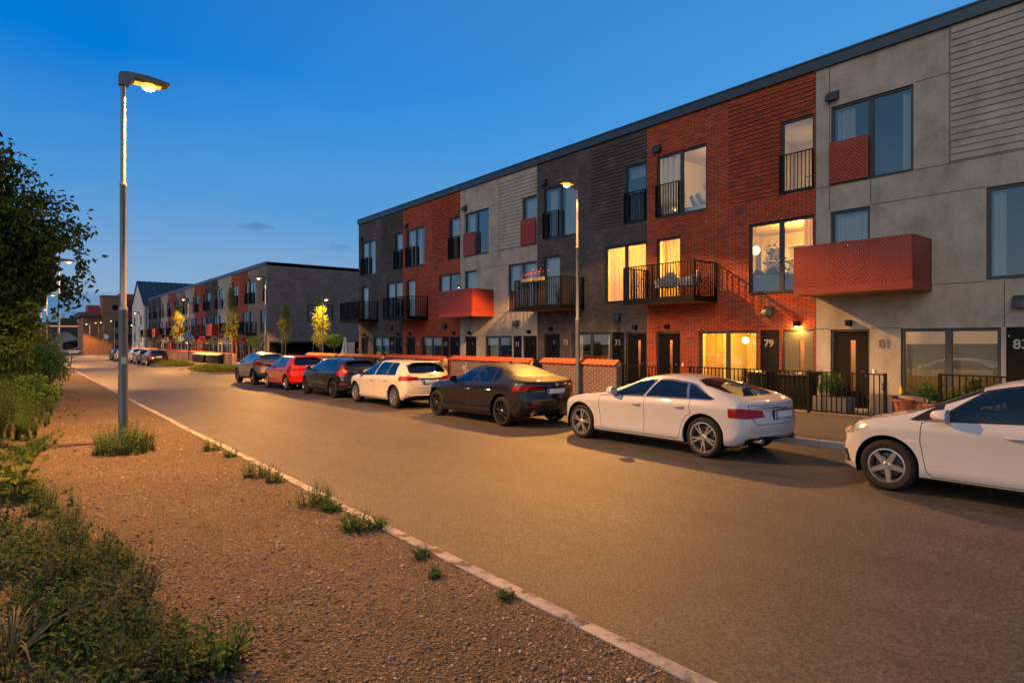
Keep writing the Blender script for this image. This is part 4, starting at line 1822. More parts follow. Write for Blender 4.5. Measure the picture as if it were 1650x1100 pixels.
        fs = [tuple(range(n)), tuple(range(3 * n, 4 * n))]
        for q in range(3):
            for k in range(n):
                fs.append((q * n + k, q * n + (k + 1) % n, (q + 1) * n + (k + 1) % n, (q + 1) * n + k))
        mm.add(vs, fs)
        mo = mm.build('mirror', M[S.get('mirror_mat', paint)], root, smooth=True, sharp=50)
        st = MB()
        st.tube([(x - sgn * .01, my + .02, mz - .03), (cx - sgn * .03, my + .02, mz - .015)], .022, 8)
        st.build('mirror_arm', M['trim_black'], mo)
    # number plate
    pz = S['plate']
    py = hit_rear(0.0, pz)
    pb = MB()
    pb.box(-.26, .26, py - .024, py - .012, pz - .055, pz + .055)
    pl = pb.build('number_plate', M['plate_white'], root, bevel=.004)
    pb = MB()
    pb.box(-.258, -.215, py - .0265, py - .0245, pz - .052, pz + .052)
    pb.build('plate_band', M['plate_blue'], pl)
    pb = MB()
    pb.box(-.275, .275, py - .012, py + .03, pz - .07, pz + .07)
    pb.build('plate_holder', M['trim_black'], pl)
    # badge
    bz = S.get('badge')
    if bz and not simple_car:
        by = hit_rear(0.0, bz[1])
        bb = MB()
        if bz[0] == 'rings':
            for q in range(4):
                c0 = (-.0825 + q * .055, by - .008, bz[1])
                n = 20
                ring = [(c0[0] + .036 * math.cos(2 * math.pi * k / n), c0[1], c0[2] + .036 * math.sin(2 * math.pi * k / n)) for k in range(n + 1)]
                bb.tube(ring, .0045, 6, caps=False)
        elif bz[0] == 'disc':
            bb.lathe([(0, -.014), (.040, -.012), (.048, -.004), (.048, .01)], (0, by, bz[1]), 24, 'y')
        elif bz[0] == 'letters':
            for q, chh in enumerate('VOLVO'):
                xx = -.34 + q * .17
                text_mesh('badge_letter', chh, .075, (xx, hit_rear(xx, bz[1]) - .006, bz[1]), (1, 0, 0), (0, 0, 1), M['chrome'], root, (0, 0, 0), .004, 1, .002)
        if bb.v:
            bb.build('badge', M['chrome'], root, smooth=True)
    for (x, z, rr) in S.get('exhaust', []):
        for sgn in ((-1, 1) if S.get('twin_exhaust', True) else (-1,)):
            ey = hit_rear(sgn * x, z + .05)
            eb = MB()
            eb.lathe([(rr - .006, -.02), (rr, -.02), (rr, .14), (rr - .006, .14)], (sgn * x, ey - .01, z), 18, 'y')
            eb.build('exhaust', M['chrome'], root, smooth=True)
    if S.get('fin'):
        fz = hit_top(0, S['fin'])
        fb = MB()
        fb.prism([(S['fin'] + .10, fz - .004), (S['fin'] - .08, fz - .006), (S['fin'] - .085, fz + .045), (S['fin'] - .05, fz + .052)], 'x', -.014, .014)
        fb.build('roof_aerial', M['trim_black'], root, bevel=.004)
    if S.get('rails'):
        for sgn in (-1, 1):
            rb = MB()
            pts = []
            for y in np.linspace(*S['rails'], 10):
                x = sgn * (wr(y) - .02)
                pts.append((x, float(y), hit_top(x, float(y)) + .03))
            pts[0] = (pts[0][0], pts[0][1], pts[0][2] - .035)
            pts[-1] = (pts[-1][0], pts[-1][1], pts[-1][2] - .035)
            rb.tube(pts, .014, 8)
            rb.build('roof_rail', M[S.get('rail_mat', 'trim_black')], root, smooth=True)
    if S.get('spoiler'):
        sy, sz0, sw = S['spoiler']
        sb = MB()
        sb.prism([(sy + .20, sz0 + .02), (sy + .05, sz0 + .004), (sy + .03, sz0 - .016), (sy + .20, sz0 - .03)], 'x', -sw, sw)
        sb.build('spoiler', M[paint], root, bevel=.01)
    # cabin
    if not simple_car:
        cab = MB()
        zf = bt(0) + .12
        cab.box(-W * .42, W * .42, ra + .05, fa - .35, zf - .02, zf)
        cab.build('cabin_floor', M['seat_dark'], root)
        db = MB()
        dyy = S['screen'][1] + .06
        db.box(-W * .40, W * .40, dyy - .28, dyy + .22, B(dyy) - .22, B(dyy) + .01)
        db.build('dashboard', M['seat_dark'], root, bevel=.05)
        wbm = MB()
        n = 26
        cx, cy, cz = -W * .2, dyy - .42, B(dyy) - .02
        ring = [(cx + .18 * math.cos(2 * math.pi * k / n), cy + .18 * math.sin(2 * math.pi * k / n) * .42, cz + .18 * math.sin(2 * math.pi * k / n) * .9) for k in range(n + 1)]
        wbm.tube(ring, .014, 8, caps=False)
        wbm.tube([(cx - .17, cy, cz), (cx + .17, cy, cz)], .016, 6)
        wbm.tube([(cx, cy, cz), (cx, cy + .2, cz - .08)], .02, 6)
        wbm.build('steering_wheel', M['seat_dark'], root, smooth=True)
        yb = S.get('seat_y', 0.0)
        for (sx, sy, hr) in ((-W * .2, yb, 1), (W * .2, yb, 1), (-W * .2, yb - .85, .7), (W * .2, yb - .85, .7)):
            sb = MB()
            sb.obox((sx, sy + .1, zf + .2), (.5, .52, .18))
            sb.obox((sx, sy - .2, zf + .5), (.48, .14, .62), Matrix.Rotation(-.22, 3, 'X'))
            top_z = T(sy - .3) - .10
            hz = min(zf + .92, top_z - .1)
            sb.obox((sx, sy - .28, hz), (.25, .09, .17), Matrix.Rotation(-.15, 3, 'X'))
            sb.build('seat', M['seat_dark'], root, bevel=.04)
    bpy.data.meshes.remove(me)
    return root
def std_doors(B, fa, ra, r, yA, yB, yC, zs, up=.012):
    """front door between yA (hinge) and yB, rear door from yB to yC; the rear edge bends round the rear arch"""
    Bc = curve(B)
    zt = lambda y: Bc(y) + up
    f = [(yB, zs), (yA - .10, zs), (yA - .03, zs + .06), (yA, zs + .20), (yA + .035, zs + .42), (yA + .02, zt(yA) - .02), (yA - .02, zt(yA)), (yB, zt(yB))]
    rr = r + .11
    a0, zc = ra, r + .01
    arc = []
    for k in range(6):
        a = math.radians(14 + 46 * k / 5)
        arc.append((a0 + rr * math.cos(a), zc + rr * math.sin(a)))
    rd = [(yB, zs), (yB, zt(yB)), (yC, zt(yC)), (yC + .015, zt(yC) - .12)] + arc[::-1] + [(arc[0][0] + .02, zs + .06), (arc[0][0] + .07, zs)]
    return f, rd


CARS = {}


def car_specs():
    # long white fastback
    B = [(-2.36, .81), (-2.1, .91), (-1.6, .945), (-.9, .94), (0, .915), (1.0, .885), (1.6, .845), (2.1, .74), (2.36, .58)]
    f, rd = std_doors(B, 1.475, -1.335, .335, .93, -.13, -1.10, .27)
    CARS['fastback'] = dict(
        L=4.71, W=1.854, fa=1.475, ra=-1.335, r=.337, tw=.255, paint='paint_white', rim='star',
        T=[(-2.36, .87), (-2.31, .945), (-2.2, .965), (-1.98, .99), (-1.75, 1.045), (-1.3, 1.19), (-.9, 1.285), (-.45, 1.335), (-.1, 1.33), (.2, 1.28), (.62, 1.09), (.92, .965), (1.15, .93), (1.65, .885), (2.1, .775), (2.28, .69), (2.36, .61)],
        B=B, bot=[(-2.36, .40), (-2.2, .30), (-1.8, .21), (-1.3, .18), (1.4, .18), (1.9, .20), (2.2, .22), (2.36, .28)],
        wm=[(-2.36, .72), (-2.2, .83), (-1.9, .895), (-1.4, .925), (0, .915), (1.3, .922), (1.8, .905), (2.1, .84), (2.36, .66)],
        wr=[(-2.36, .7), (-1.85, .66), (-1.3, .59), (-.7, .565), (.05, .58), (.5, .66), (.95, .77)],
        rake_f=[(.25, .05), (.42, 0), (.55, .0), (.75, .06)], rake_r=[(.3, .10), (.5, .0), (.62, .0), (.8, .06), (1.0, .07)], bow=.24,
        doors=[dict(name='front_door', poly=f, handle=(.05, .80)), dict(name='rear_door', poly=rd, handle=(-.88, .82))],
        panes=[(-.07, .66, -.20, .16), (-1.00, -.15, -.84, -.28), (-1.52, -1.06, -1.02, -.90)], bright_trim=True,
        screen=(.24, .82, .56, .66), rear_window=('top', [(-.50, -.98), (0, -.93), (.50, -.98), (.60, -1.78), (0, -1.88), (-.60, -1.78)]),
        rear_glass='dark_car_glass', privacy=True, mirror=(.58, .985), plate=.74, badge=('rings', .87), tailgate=[(-.62, .60), (.62, .60), (.70, .74), (.70, .90), (-.70, .90), (-.70, .74)],
        marks=[('tail_lamp', 'tail_red', 'end', [(.44, .71), (.80, .69), (.98, .71), (.98, .85), (.78, .85), (.46, .81)], 'rear'),
               ('tail_lamp', 'tail_red', 'side', [(-2.45, .70), (-2.20, .735), (-2.06, .79), (-2.12, .845), (-2.45, .855)], 'corner_r'),
               ('headlight', 'headlight', 'side', [(1.92, .66), (2.4, .54), (2.45, .66), (2.2, .73), (1.90, .755)], 'corner_f'),
               ('diffuser', 'trim_black', 'end', [(-.62, .1), (.62, .1), (.74, .36), (.55, .41), (-.55, .41), (-.74, .36)], 'rear'),
               ('indicator', 'light_plastic', 'side', [(1.16, .69), (1.24, .69), (1.24, .715), (1.16, .715)], 'side')],
        exhaust=[(.52, .33, .045)], seat_y=-.1, cat='car',
        label='white fastback car with bright window trim, parked in front of the red brick house')
    # black saloon
    B = [(-2.32, .86), (-2.0, .99), (-1.4, .985), (-.6, .955), (.2, .93), (1.0, .905), (1.6, .87), (2.05, .77), (2.32, .6)]
    f, rd = std_doors(B, 1.52, -1.30, .34, .93, -.15, -1.02, .27)
    CARS['saloon'] = dict(
        L=4.643, W=1.86, fa=1.52, ra=-1.30, r=.343, tw=.255, paint='paint_black', rim='loop', caliper=True,
        T=[(-2.32, .92), (-2.26, 1.03), (-2.15, 1.07), (-1.85, 1.10), (-1.62, 1.135), (-1.25, 1.285), (-.85, 1.395), (-.4, 1.435), (-.1, 1.425), (.2, 1.365), (.6, 1.16), (.9, 1.02), (1.15, .985), (1.65, .925), (2.1, .80), (2.25, .71), (2.32, .62)],
        B=B, bot=[(-2.32, .40), (-2.2, .29), (-1.8, .22), (-1.3, .19), (1.4, .18), (1.9, .20), (2.2, .22), (2.32, .3)],
        wm=[(-2.32, .70), (-2.15, .83), (-1.8, .90), (-1.3, .93), (0, .915), (1.4, .925), (1.8, .90), (2.1, .82), (2.32, .62)],
        wr=[(-2.32, .72), (-1.68, .70), (-1.2, .62), (-.75, .58), (.05, .59), (.5, .67), (.95, .78)],
        rake_f=[(.25, .05), (.42, 0), (.55, .0), (.75, .07)], rake_r=[(.3, .10), (.5, .0), (.65, .02), (.85, .05), (1.05, .02)], bow=.26,
        doors=[dict(name='front_door', poly=f, handle=(.02, .80)), dict(name='rear_door', poly=rd, handle=(-.84, .82))], handle_mat='chrome',
        panes=[(-.10, .64, -.22, .14), (-.92, -.18, -.82, -.30), (-1.24, -.97, -1.0, -.87)],
        screen=(.26, .80, .56, .68), rear_window=('top', [(-.50, -.94), (0, -.90), (.50, -.94), (.62, -1.56), (0, -1.64), (-.62, -1.56)]),
        rear_glass='dusty_glass', mirror=(.58, 1.0), mirror_mat='paint_black', plate=.82, badge=('disc', .965), fin=-.55,
        tailgate=[(-.50, .70), (.50, .70), (.66, .84), (.66, 1.0), (-.66, 1.0), (-.66, .84)],
        marks=[('tail_lamp', 'tail_red', 'end', [(.36, .90), (.7, .85), (.98, .82), (.98, .91), (.72, .955), (.40, .945)], 'rear'),
               ('tail_lamp', 'tail_red', 'side', [(-2.4, .82), (-2.0, .87), (-1.86, .935), (-2.0, .955), (-2.4, .935)], 'corner_r'),
               ('headlight', 'headlight', 'side', [(1.95, .68), (2.4, .58), (2.45, .68), (2.15, .77), (1.92, .78)], 'corner_f'),
               ('diffuser', 'trim_black', 'end', [(-.70, .1), (.70, .1), (.78, .34), (.5, .42), (-.5, .42), (-.78, .34)], 'rear'),
               ('reflector', 'tail_red', 'end', [(.46, .46), (.72, .47), (.72, .50), (.46, .49)], 'rear')],
        exhaust=[(.55, .33, .055)], seat_y=.1,
        label='black saloon car with dusty roof and rear window, parked behind the lamp post')
    # cream white hatchback
    B = [(-2.155, .86), (-1.9, .965), (-1.4, .975), (-.6, .955), (.2, .93), (1.0, .905), (1.55, .86), (1.95, .75), (2.155, .6)]
    f, rd = std_doors(B, 1.295, -1.335, .325, .92, -.10, -1.02, .27)
    CARS['hatch'] = dict(
        L=4.31, W=1.785, fa=1.295, ra=-1.335, r=.328, tw=.225, paint='paint_cream', rim='five',
        T=[(-2.155, .90), (-2.11, .98), (-2.05, 1.05), (-1.85, 1.22), (-1.68, 1.345), (-1.55, 1.385), (-1.0, 1.418), (-.3, 1.43), (.0, 1.42), (.35, 1.36), (.75, 1.17), (1.05, 1.01), (1.25, .965), (1.6, .89), (1.95, .775), (2.10, .69), (2.155, .62)],
        B=B, bot=[(-2.155, .40), (-2.05, .31), (-1.8, .23), (-1.3, .19), (1.3, .19), (1.7, .20), (2.0, .22), (2.155, .3)],
        wm=[(-2.155, .72), (-2.05, .81), (-1.8, .865), (-1.3, .89), (0, .882), (1.2, .888), (1.6, .865), (1.9, .80), (2.155, .60)],
        wr=[(-2.155, .68), (-1.9, .64), (-1.6, .575), (-1.0, .575), (.3, .575), (.7, .64), (1.1, .75)],
        rake_f=[(.25, .05), (.42, 0), (.55, .0), (.75, .06)], rake_r=[(.3, .08), (.5, .0), (.65, .0), (.85, .04), (1.05, .06)], bow=.22,
        doors=[dict(name='front_door', poly=f, handle=(.05, .80)), dict(name='rear_door', poly=rd, handle=(-.86, .82))],
        panes=[(-.04, .86, -.08, .36), (-.86, -.14, -.80, -.18), (-1.40, -.92, -1.22, -.87)],
        screen=(.42, .98, .55, .66), rear_window=('end', [(-.56, 1.06), (.56, 1.06), (.61, 1.10), (.53, 1.31), (-.53, 1.31), (-.61, 1.10)]),
        mirror=(.72, .99), mirror_mat='trim_black', plate=.80, badge=('rings', .955), spoiler=(-1.80, 1.375, .52), fin=-1.2,
        tailgate=[(-.50, .62), (.50, .62), (.66, .80), (.66, 1.0), (-.66, 1.0), (-.66, .80)],
        marks=[('tail_lamp', 'tail_red', 'end', [(.38, .85), (.62, .83), (.98, .83), (.98, .96), (.72, .97), (.42, .94)], 'rear'),
               ('tail_lamp', 'tail_red', 'side', [(-2.3, .84), (-1.9, .87), (-1.78, .925), (-1.84, .96), (-2.3, .985)], 'corner_r'),
               ('headlight', 'headlight', 'side', [(1.72, .68), (2.2, .56), (2.3, .68), (1.95, .77), (1.7, .78)], 'corner_f'),
               ('diffuser', 'trim_black', 'end', [(-.66, .1), (.66, .1), (.76, .30), (.52, .40), (-.52, .40), (-.76, .30)], 'rear'),
               ('plate_recess', 'trim_black', 'end', [(-.36, .865), (.36, .865), (.36, .885), (-.36, .885)], 'rear')],
        exhaust=[], seat_y=.0,
        label='cream white hatchback car with dark rear window, parked before the black saloon car')
    # black five-door with tall tail lamps
    C = dict(CARS['hatch'])
    C.update(L=4.37, W=1.80, paint='paint_night', rim='multi', fa=1.32, ra=-1.325, handle_mat='paint_night', mirror_mat='paint_night', badge=('letters', .93), rails=None, fin=-1.3,
             T=[(-2.185, .88), (-2.14, 1.0), (-2.08, 1.09), (-1.92, 1.20), (-1.72, 1.315), (-1.5, 1.37), (-.9, 1.43), (-.2, 1.445), (.1, 1.43), (.4, 1.375), (.8, 1.19), (1.12, 1.02), (1.3, .985), (1.65, .92), (1.95, .81), (2.12, .7), (2.185, .62)],
             rear_window=('end', [(-.50, 1.10), (.50, 1.10), (.55, 1.13), (.50, 1.29), (-.50, 1.29), (-.55, 1.13)]), spoiler=(-1.86, 1.335, .52), plate=.70, tailgate=[(-.50, .58), (.50, .58), (.62, .76), (.62, 1.04), (-.62, 1.04), (-.62, .76)],
             marks=[('tail_lamp', 'tail_red', 'end', [(.64, .80), (.98, .78), (.98, .97), (.80, .98), (.70, 1.26), (.62, 1.26), (.66, 1.0)], 'rear'),
                    ('tail_lamp', 'tail_red', 'side', [(-2.3, .78), (-1.96, .84), (-1.90, .97), (-1.99, 1.02), (-1.90, 1.24), (-2.0, 1.26), (-2.3, 1.0)], 'corner_r'),
                    ('headlight', 'headlight', 'side', [(1.72, .68), (2.2, .56), (2.3, .68), (1.95, .77), (1.7, .78)], 'corner_f'),
                    ('diffuser', 'cladding', 'end', [(-.7, .1), (.7, .1), (.8, .38), (.5, .46), (-.5, .46), (-.8, .38)], 'rear'),
                    ('reflector', 'tail_red', 'end', [(.58, .50), (.8, .51), (.8, .55), (.58, .54)], 'rear')],
             label='black hatchback car with tall red tail lamps, parked between the red and cream cars')
    C['B'] = [(y * 1.014, z + .012) for y, z in C['B']]
    f, rd = std_doors(C['B'], 1.32, -1.325, .325, .95, -.08, -1.0, .27)
    C['doors'] = [dict(name='front_door', poly=f, handle=(.07, .80)), dict(name='rear_door', poly=rd, handle=(-.84, .83))]
    CARS['black_hatch'] = C
    # small red hatchback
    B = [(-1.985, .86), (-1.75, .955), (-1.3, .955), (-.5, .94), (.2, .925), (.9, .90), (1.4, .86), (1.8, .76), (1.985, .6)]
    f, rd = std_doors(B, 1.185, -1.285, .315, .80, -.14, -.98, .27)
    CARS['small_hatch'] = dict(
        L=3.97, W=1.682, fa=1.185, ra=-1.285, r=.315, tw=.2, paint='paint_red', rim='five',
        T=[(-1.985, .90), (-1.95, .98), (-1.90, 1.05), (-1.76, 1.25), (-1.64, 1.375), (-1.5, 1.42), (-1.0, 1.45), (-.3, 1.462), (.0, 1.45), (.3, 1.39), (.65, 1.21), (.92, 1.04), (1.1, .985), (1.45, .90), (1.78, .785), (1.93, .69), (1.985, .62)],
        B=B, bot=[(-1.985, .38), (-1.9, .30), (-1.7, .23), (-1.2, .19), (1.2, .19), (1.6, .20), (1.85, .22), (1.985, .3)],
        wm=[(-1.985, .69), (-1.88, .78), (-1.65, .825), (-1.2, .84), (0, .832), (1.1, .838), (1.45, .82), (1.75, .76), (1.985, .58)],
        wr=[(-1.985, .66), (-1.75, .62), (-1.5, .57), (-1.0, .57), (.3, .565), (.7, .63), (1.0, .72)],
        rake_f=[(.25, .05), (.42, 0), (.55, .0), (.75, .06)], rake_r=[(.3, .07), (.5, .0), (.65, .0), (.85, .03), (1.05, .04)], bow=.20,
        doors=[dict(name='front_door', poly=f, handle=(-.02, .82)), dict(name='rear_door', poly=rd, handle=(-.84, .84))],
        panes=[(-.08, .74, -.12, .30), (-.94, -.18, -.88, -.22), (-1.24, -1.0, -1.12, -.95)],
        screen=(.36, .86, .54, .63), rear_window=('end', [(-.54, 1.06), (.54, 1.06), (.58, 1.10), (.52, 1.34), (-.52, 1.34), (-.58, 1.10)]), rear_glass='car_glass',
        mirror=(.62, .98), mirror_mat='trim_black', plate=.58, badge=('disc', .955), spoiler=(-1.72, 1.40, .5), fin=-1.3,
        tailgate=[(-.5, .64), (.5, .64), (.62, .80), (.62, 1.0), (-.62, 1.0), (-.62, .80)],
        marks=[('tail_lamp', 'tail_red', 'end', smooth_poly([(.56, .80), (.98, .78), (.98, 1.0), (.60, 1.0)], 1), 'rear'),
               ('tail_lamp', 'tail_red', 'side', smooth_poly([(-2.1, .78), (-1.74, .80), (-1.68, .90), (-1.76, 1.0), (-2.1, 1.02)], 1), 'corner_r'),
               ('headlight', 'headlight', 'side', [(1.55, .68), (2.0, .58), (2.1, .70), (1.8, .79), (1.55, .79)], 'corner_f'),
               ('diffuser', 'trim_black', 'end', [(-.5, .1), (.5, .1), (.55, .33), (-.55, .33)], 'rear')],
        exhaust=[], seat_y=.0,
        label='small bright red hatchback car parked between the taupe and black cars')
    # taupe coupe-like crossover
    B = [(-2.18, .98), (-1.9, 1.10), (-1.4, 1.15), (-.7, 1.08), (.2, 1.02), (1.0, .99), (1.5, .95), (1.95, .82), (2.18, .65)]
    f, rd = std_doors(B, 1.25, -1.39, .35, .88, -.14, -1.02, .36)
    CARS['crossover'] = dict(
        L=4.36, W=1.795, fa=1.25, ra=-1.39, r=.355, tw=.225, paint='paint_taupe', rim='multi', cladding=True, sill_h=.13, shoulder=.6,
        T=[(-2.18, 1.0), (-2.12, 1.09), (-2.02, 1.16), (-1.8, 1.23), (-1.5, 1.36), (-1.1, 1.475), (-.6, 1.54), (-.1, 1.555), (.2, 1.53), (.5, 1.45), (.9, 1.22), (1.15, 1.09), (1.35, 1.05), (1.7, .98), (2.0, .85), (2.13, .75), (2.18, .66)],
        B=B, bot=[(-2.18, .48), (-2.05, .38), (-1.8, .30), (-1.3, .26), (1.3, .26), (1.7, .27), (2.0, .29), (2.18, .36)],
        wm=[(-2.18, .66), (-2.05, .78), (-1.8, .86), (-1.35, .905), (-.4, .875), (0, .87), (1.2, .898), (1.6, .875), (1.95, .80), (2.18, .58)],
        wr=[(-2.18, .66), (-1.8, .64), (-1.4, .58), (-.8, .56), (.3, .575), (.7, .64), (1.15, .75)],
        rake_f=[(.3, .06), (.5, 0), (.7, .03), (.85, .12)], rake_r=[(.3, .10), (.55, .0), (.75, .05), (.95, .06), (1.15, .0)], bow=.28,
        doors=[dict(name='front_door', poly=f, handle=(-.02, .93)), dict(name='rear_door', poly=rd)],
        panes=[(-.08, .88, -.12, .46), (-.92, -.18, -.78, -.22)],
        screen=(.54, 1.08, .54, .66), rear_window=('top', [(-.50, -1.18), (0, -1.12), (.50, -1.18), (.58, -1.78), (0, -1.86), (-.58, -1.78)]),
        mirror=(.76, 1.09), mirror_mat='trim_black', plate=.86, badge=None, spoiler=(-1.42, 1.44, .5), fin=-.7,
        tailgate=[(-.55, .72), (.55, .72), (.64, .9), (.64, 1.08), (-.64, 1.08), (-.64, .9)],
        marks=[('tail_lamp', 'tail_red', 'end', [(.52, .98), (.98, .90), (.98, 1.10), (.66, 1.07)], 'rear'),
               ('tail_lamp', 'tail_red', 'side', [(-2.3, .93), (-1.9, .98), (-1.62, 1.06), (-1.68, 1.12), (-2.3, 1.10)], 'corner_r'),
               ('headlight', 'headlight', 'side', [(1.65, .78), (2.2, .66), (2.3, .76), (1.95, .86), (1.6, .90)], 'corner_f'),
               ('diffuser', 'cladding', 'end', [(-.9, .1), (.9, .1), (.9, .52), (.55, .60), (-.55, .60), (-.9, .52)], 'rear')],
        exhaust=[], seat_y=.0,
        label='grey taupe crossover car with sloping tail, parked beside the green planting island')
    # white hatchback at the right edge
    B = [(-2.15, .88), (-1.85, 1.02), (-1.3, 1.01), (-.6, .985), (.2, .95), (.9, .915), (1.3, .895), (1.6, .865), (1.95, .775), (2.15, .62)]
    f, rd = std_doors(B, 1.27, -1.38, .325, .88, -.18, -1.06, .26)
    CARS['near_hatch'] = dict(
        L=4.30, W=1.78, fa=1.30, ra=-1.35, r=.325, tw=.205, paint='paint_white', rim='five', shoulder=.25,
        T=[(-2.15, .92), (-2.1, 1.04), (-2.03, 1.12), (-1.8, 1.30), (-1.62, 1.39), (-1.4, 1.425), (-.9, 1.465), (-.3, 1.475), (.0, 1.46), (.3, 1.395), (.7, 1.20), (1.05, 1.035), (1.25, .975), (1.5, .925), (1.8, .855), (2.0, .785), (2.1, .72), (2.15, .66)],
        B=B, bot=[(-2.15, .40), (-2.0, .30), (-1.8, .23), (-1.3, .19), (1.3, .19), (1.7, .20), (2.0, .21), (2.15, .24)],
        wm=[(-2.15, .70), (-2.02, .80), (-1.8, .86), (-1.3, .888), (0, .88), (1.2, .886), (1.55, .875), (1.9, .82), (2.15, .66)],
        wr=[(-2.15, .68), (-1.9, .65), (-1.6, .58), (-1.0, .575), (.2, .58), (.6, .64), (1.2, .76)],
        rake_f=[(.2, .05), (.36, 0), (.52, .0), (.7, .06), (.9, .10)], rake_r=[(.3, .08), (.5, .0), (.65, .0), (.85, .04), (1.05, .06)], bow=.26,
        doors=[dict(name='front_door', poly=f, handle=(-.02, .82)), dict(name='rear_door', poly=rd, handle=(-.88, .86))],
        panes=[(-.12, .76, -.16, .31), (-.98, -.22, -.92, -.26), (-1.42, -1.04, -1.25, -.98)],
        screen=(.38, 1.08, .55, .70), rear_window=('end', [(-.55, 1.10), (.55, 1.10), (.6, 1.14), (.52, 1.34), (-.52, 1.34), (-.6, 1.14)]),
        mirror=(.66, .99), plate=.62, badge=None, spoiler=(-1.78, 1.40, .5), fin=-1.2, rails=(-1.2, -.05), rail_mat='paint_white',
        marks=[('corner_trim', 'trim_black', 'side', [(.74, .955), (.93, .925), (1.04, .93), (.72, 1.16), (.70, 1.1)], 'side'),
               ('headlight', 'headlight', 'side', smooth_poly([(1.50, .79), (1.72, .70), (2.06, .60), (2.4, .56), (2.4, .72), (2.0, .79), (1.75, .835), (1.50, .83)], 1), 'corner_f'),
               ('fog_lamp', 'trim_black', 'end', [(.50, .28), (.76, .30), (.70, .46), (.56, .45)], 'front'),
               ('fog_lens', 'headlight', 'end', [(.55, .31), (.70, .33), (.66, .42), (.59, .41)], 'front'),
               ('indicator', 'light_plastic', 'side', [(.93, .665), (1.07, .665), (1.07, .695), (.93, .695)], 'side'),
               ('tail_lamp', 'tail_red', 'side', [(-2.3, .82), (-1.85, .87), (-1.75, .96), (-2.3, 1.0)], 'corner_r')],
        exhaust=[], seat_y=-.12,
        label='white hatchback car cut off by the right edge, its headlight facing the kerb')


def far_spec(base, **kw):
    C = dict(CARS[base])
    C.update(simple=True, glass='dark_car_glass', rear_glass='dark_car_glass', badge=None, caliper=False, exhaust=[], bright_trim=False, rails=None)
    C.update(kw)
    return C


def scaled(C, sy, sz):
    for k in ('T', 'B', 'bot'):
        C[k] = [(y * sy, z * sz) for y, z in C[k]]
    for k in ('wm', 'wr'):
        C[k] = [(y * sy, w) for y, w in C[k]]
    C['L'] *= sy
    C['fa'] *= sy
    C['ra'] *= sy
    C['panes'] = [tuple(v * sy for v in p) for p in C['panes']]
    s = C['screen']
    C['screen'] = (s[0] * sy, s[1] * sy, s[2], s[3])
    rw = C['rear_window']
    C['rear_window'] = (rw[0], [((x, y * sy) if rw[0] == 'top' else (x, y * sz)) for x, y in rw[1]])
    C['marks'] = [(n, m, p, [((x, z * sz) if p == 'end' else (x * sy, z * sz)) for x, z in poly], w) for n, m, p, poly, w in C['marks']]
    C['mirror'] = (C['mirror'][0] * sy, C['mirror'][1] * sz)
    C['plate'] *= sz
    return C


def place(spec, near_x, y_front_axle, **kw):
    S = dict(CARS[spec]) if isinstance(spec, str) else spec
    S.update(kw)
    yc = y_front_axle - S['fa']
    return build_car(S, (near_x + S['W'] / 2 - .03, yc, G(yc) + .004))


def make_cars():
    car_specs()
    place('near_hatch', 8.62, 3.10)
    place('fastback', 8.80, 8.72)
    place('saloon', 8.68, 14.0)
    place('hatch', 8.68, 19.0)
    place('black_hatch', 8.70, 23.6)
    place('small_hatch', 8.72, 28.35)
    place('crossover', 8.75, 33.2)
    # farther along, before the second terrace
    e = far_spec('hatch', paint='paint_dark', rim='five', handle_mat='paint_dark', mirror_mat='paint_dark')
    e = scaled(e, 1.1, 1.03)
    e['T'] = [(-2.37, .90), (-2.32, 1.05), (-2.25, 1.15), (-2.05, 1.42), (-1.9, 1.47), (-1.0, 1.5), (-.2, 1.5), (.35, 1.42), (.85, 1.2), (1.18, 1.02), (1.4, .99), (1.8, .92), (2.15, .79), (2.31, .7), (2.37, .62)]
    e['panes'] = [(-.04, .94, -.08, .40), (-.94, -.14, -.88, -.18), (-1.75, -1.0, -1.65, -.95)]
    e['rear_window'] = ('end', [(-.56, 1.16), (.56, 1.16), (.52, 1.40), (-.52, 1.40)])
    e['spoiler'] = None
    e['fin'] = None
    e['marks'] = [('tail_lamp', 'tail_red', 'end', [(.62, .82), (.98, .80), (.98, 1.0), (.76, 1.40), (.60, 1.40), (.66, 1.0)], 'rear'),
                  ('tail_lamp', 'tail_red', 'side', [(-2.5, .8), (-2.1, .86), (-2.1, 1.0), (-2.0, 1.38), (-2.2, 1.38), (-2.5, 1.0)], 'corner_r')]
    place(e, 9.45, 69.0, label='dark estate car with red tail lamps, parked just past the second planting island')
    s2 = far_spec('small_hatch', paint='paint_grey', mirror_mat='paint_grey')
    place(s2, 9.5, 75.0, label='dark grey hatchback car half hidden behind the dark estate car')
    s3 = scaled(far_spec('hatch', paint='paint_white'), 1.03, 1.15)
    s3['fin'] = None
    place(s3, 9.5, 80.2, label='tall white car with dark rear window, ahead of the dark estate car')
    s4 = far_spec('hatch', paint='paint_blue', mirror_mat='paint_blue')
    place(s4, 9.55, 85.6, label='blue car ahead of the tall white one, just right of the near lamp post')
    s5 = far_spec('small_hatch', paint='paint_white')
    place(s5, 9.7, 93.0, label='small white car seen just left of the near lamp post')
    s6 = far_spec('black_hatch', paint='paint_dark', mirror_mat='paint_dark')
    place(s6, 9.8, 99.5, label='dark car with red tail lamps, last in the far row of parked cars')
    # two pale cars at the end of the street
    a = far_spec('hatch', paint='paint_white')
    r = place(a, 5.6, 172, label='white car standing at the end of the street, left of another white car', group='white cars at the end of the street')
    r.rotation_euler.z = R(70)
    b = far_spec('near_hatch', paint='paint_white')
    r = place(b, 9.0, 166, label='white car standing at the end of the street by the glazed shed', group='white cars at the end of the street')
    r.rotation_euler.z = R(75)
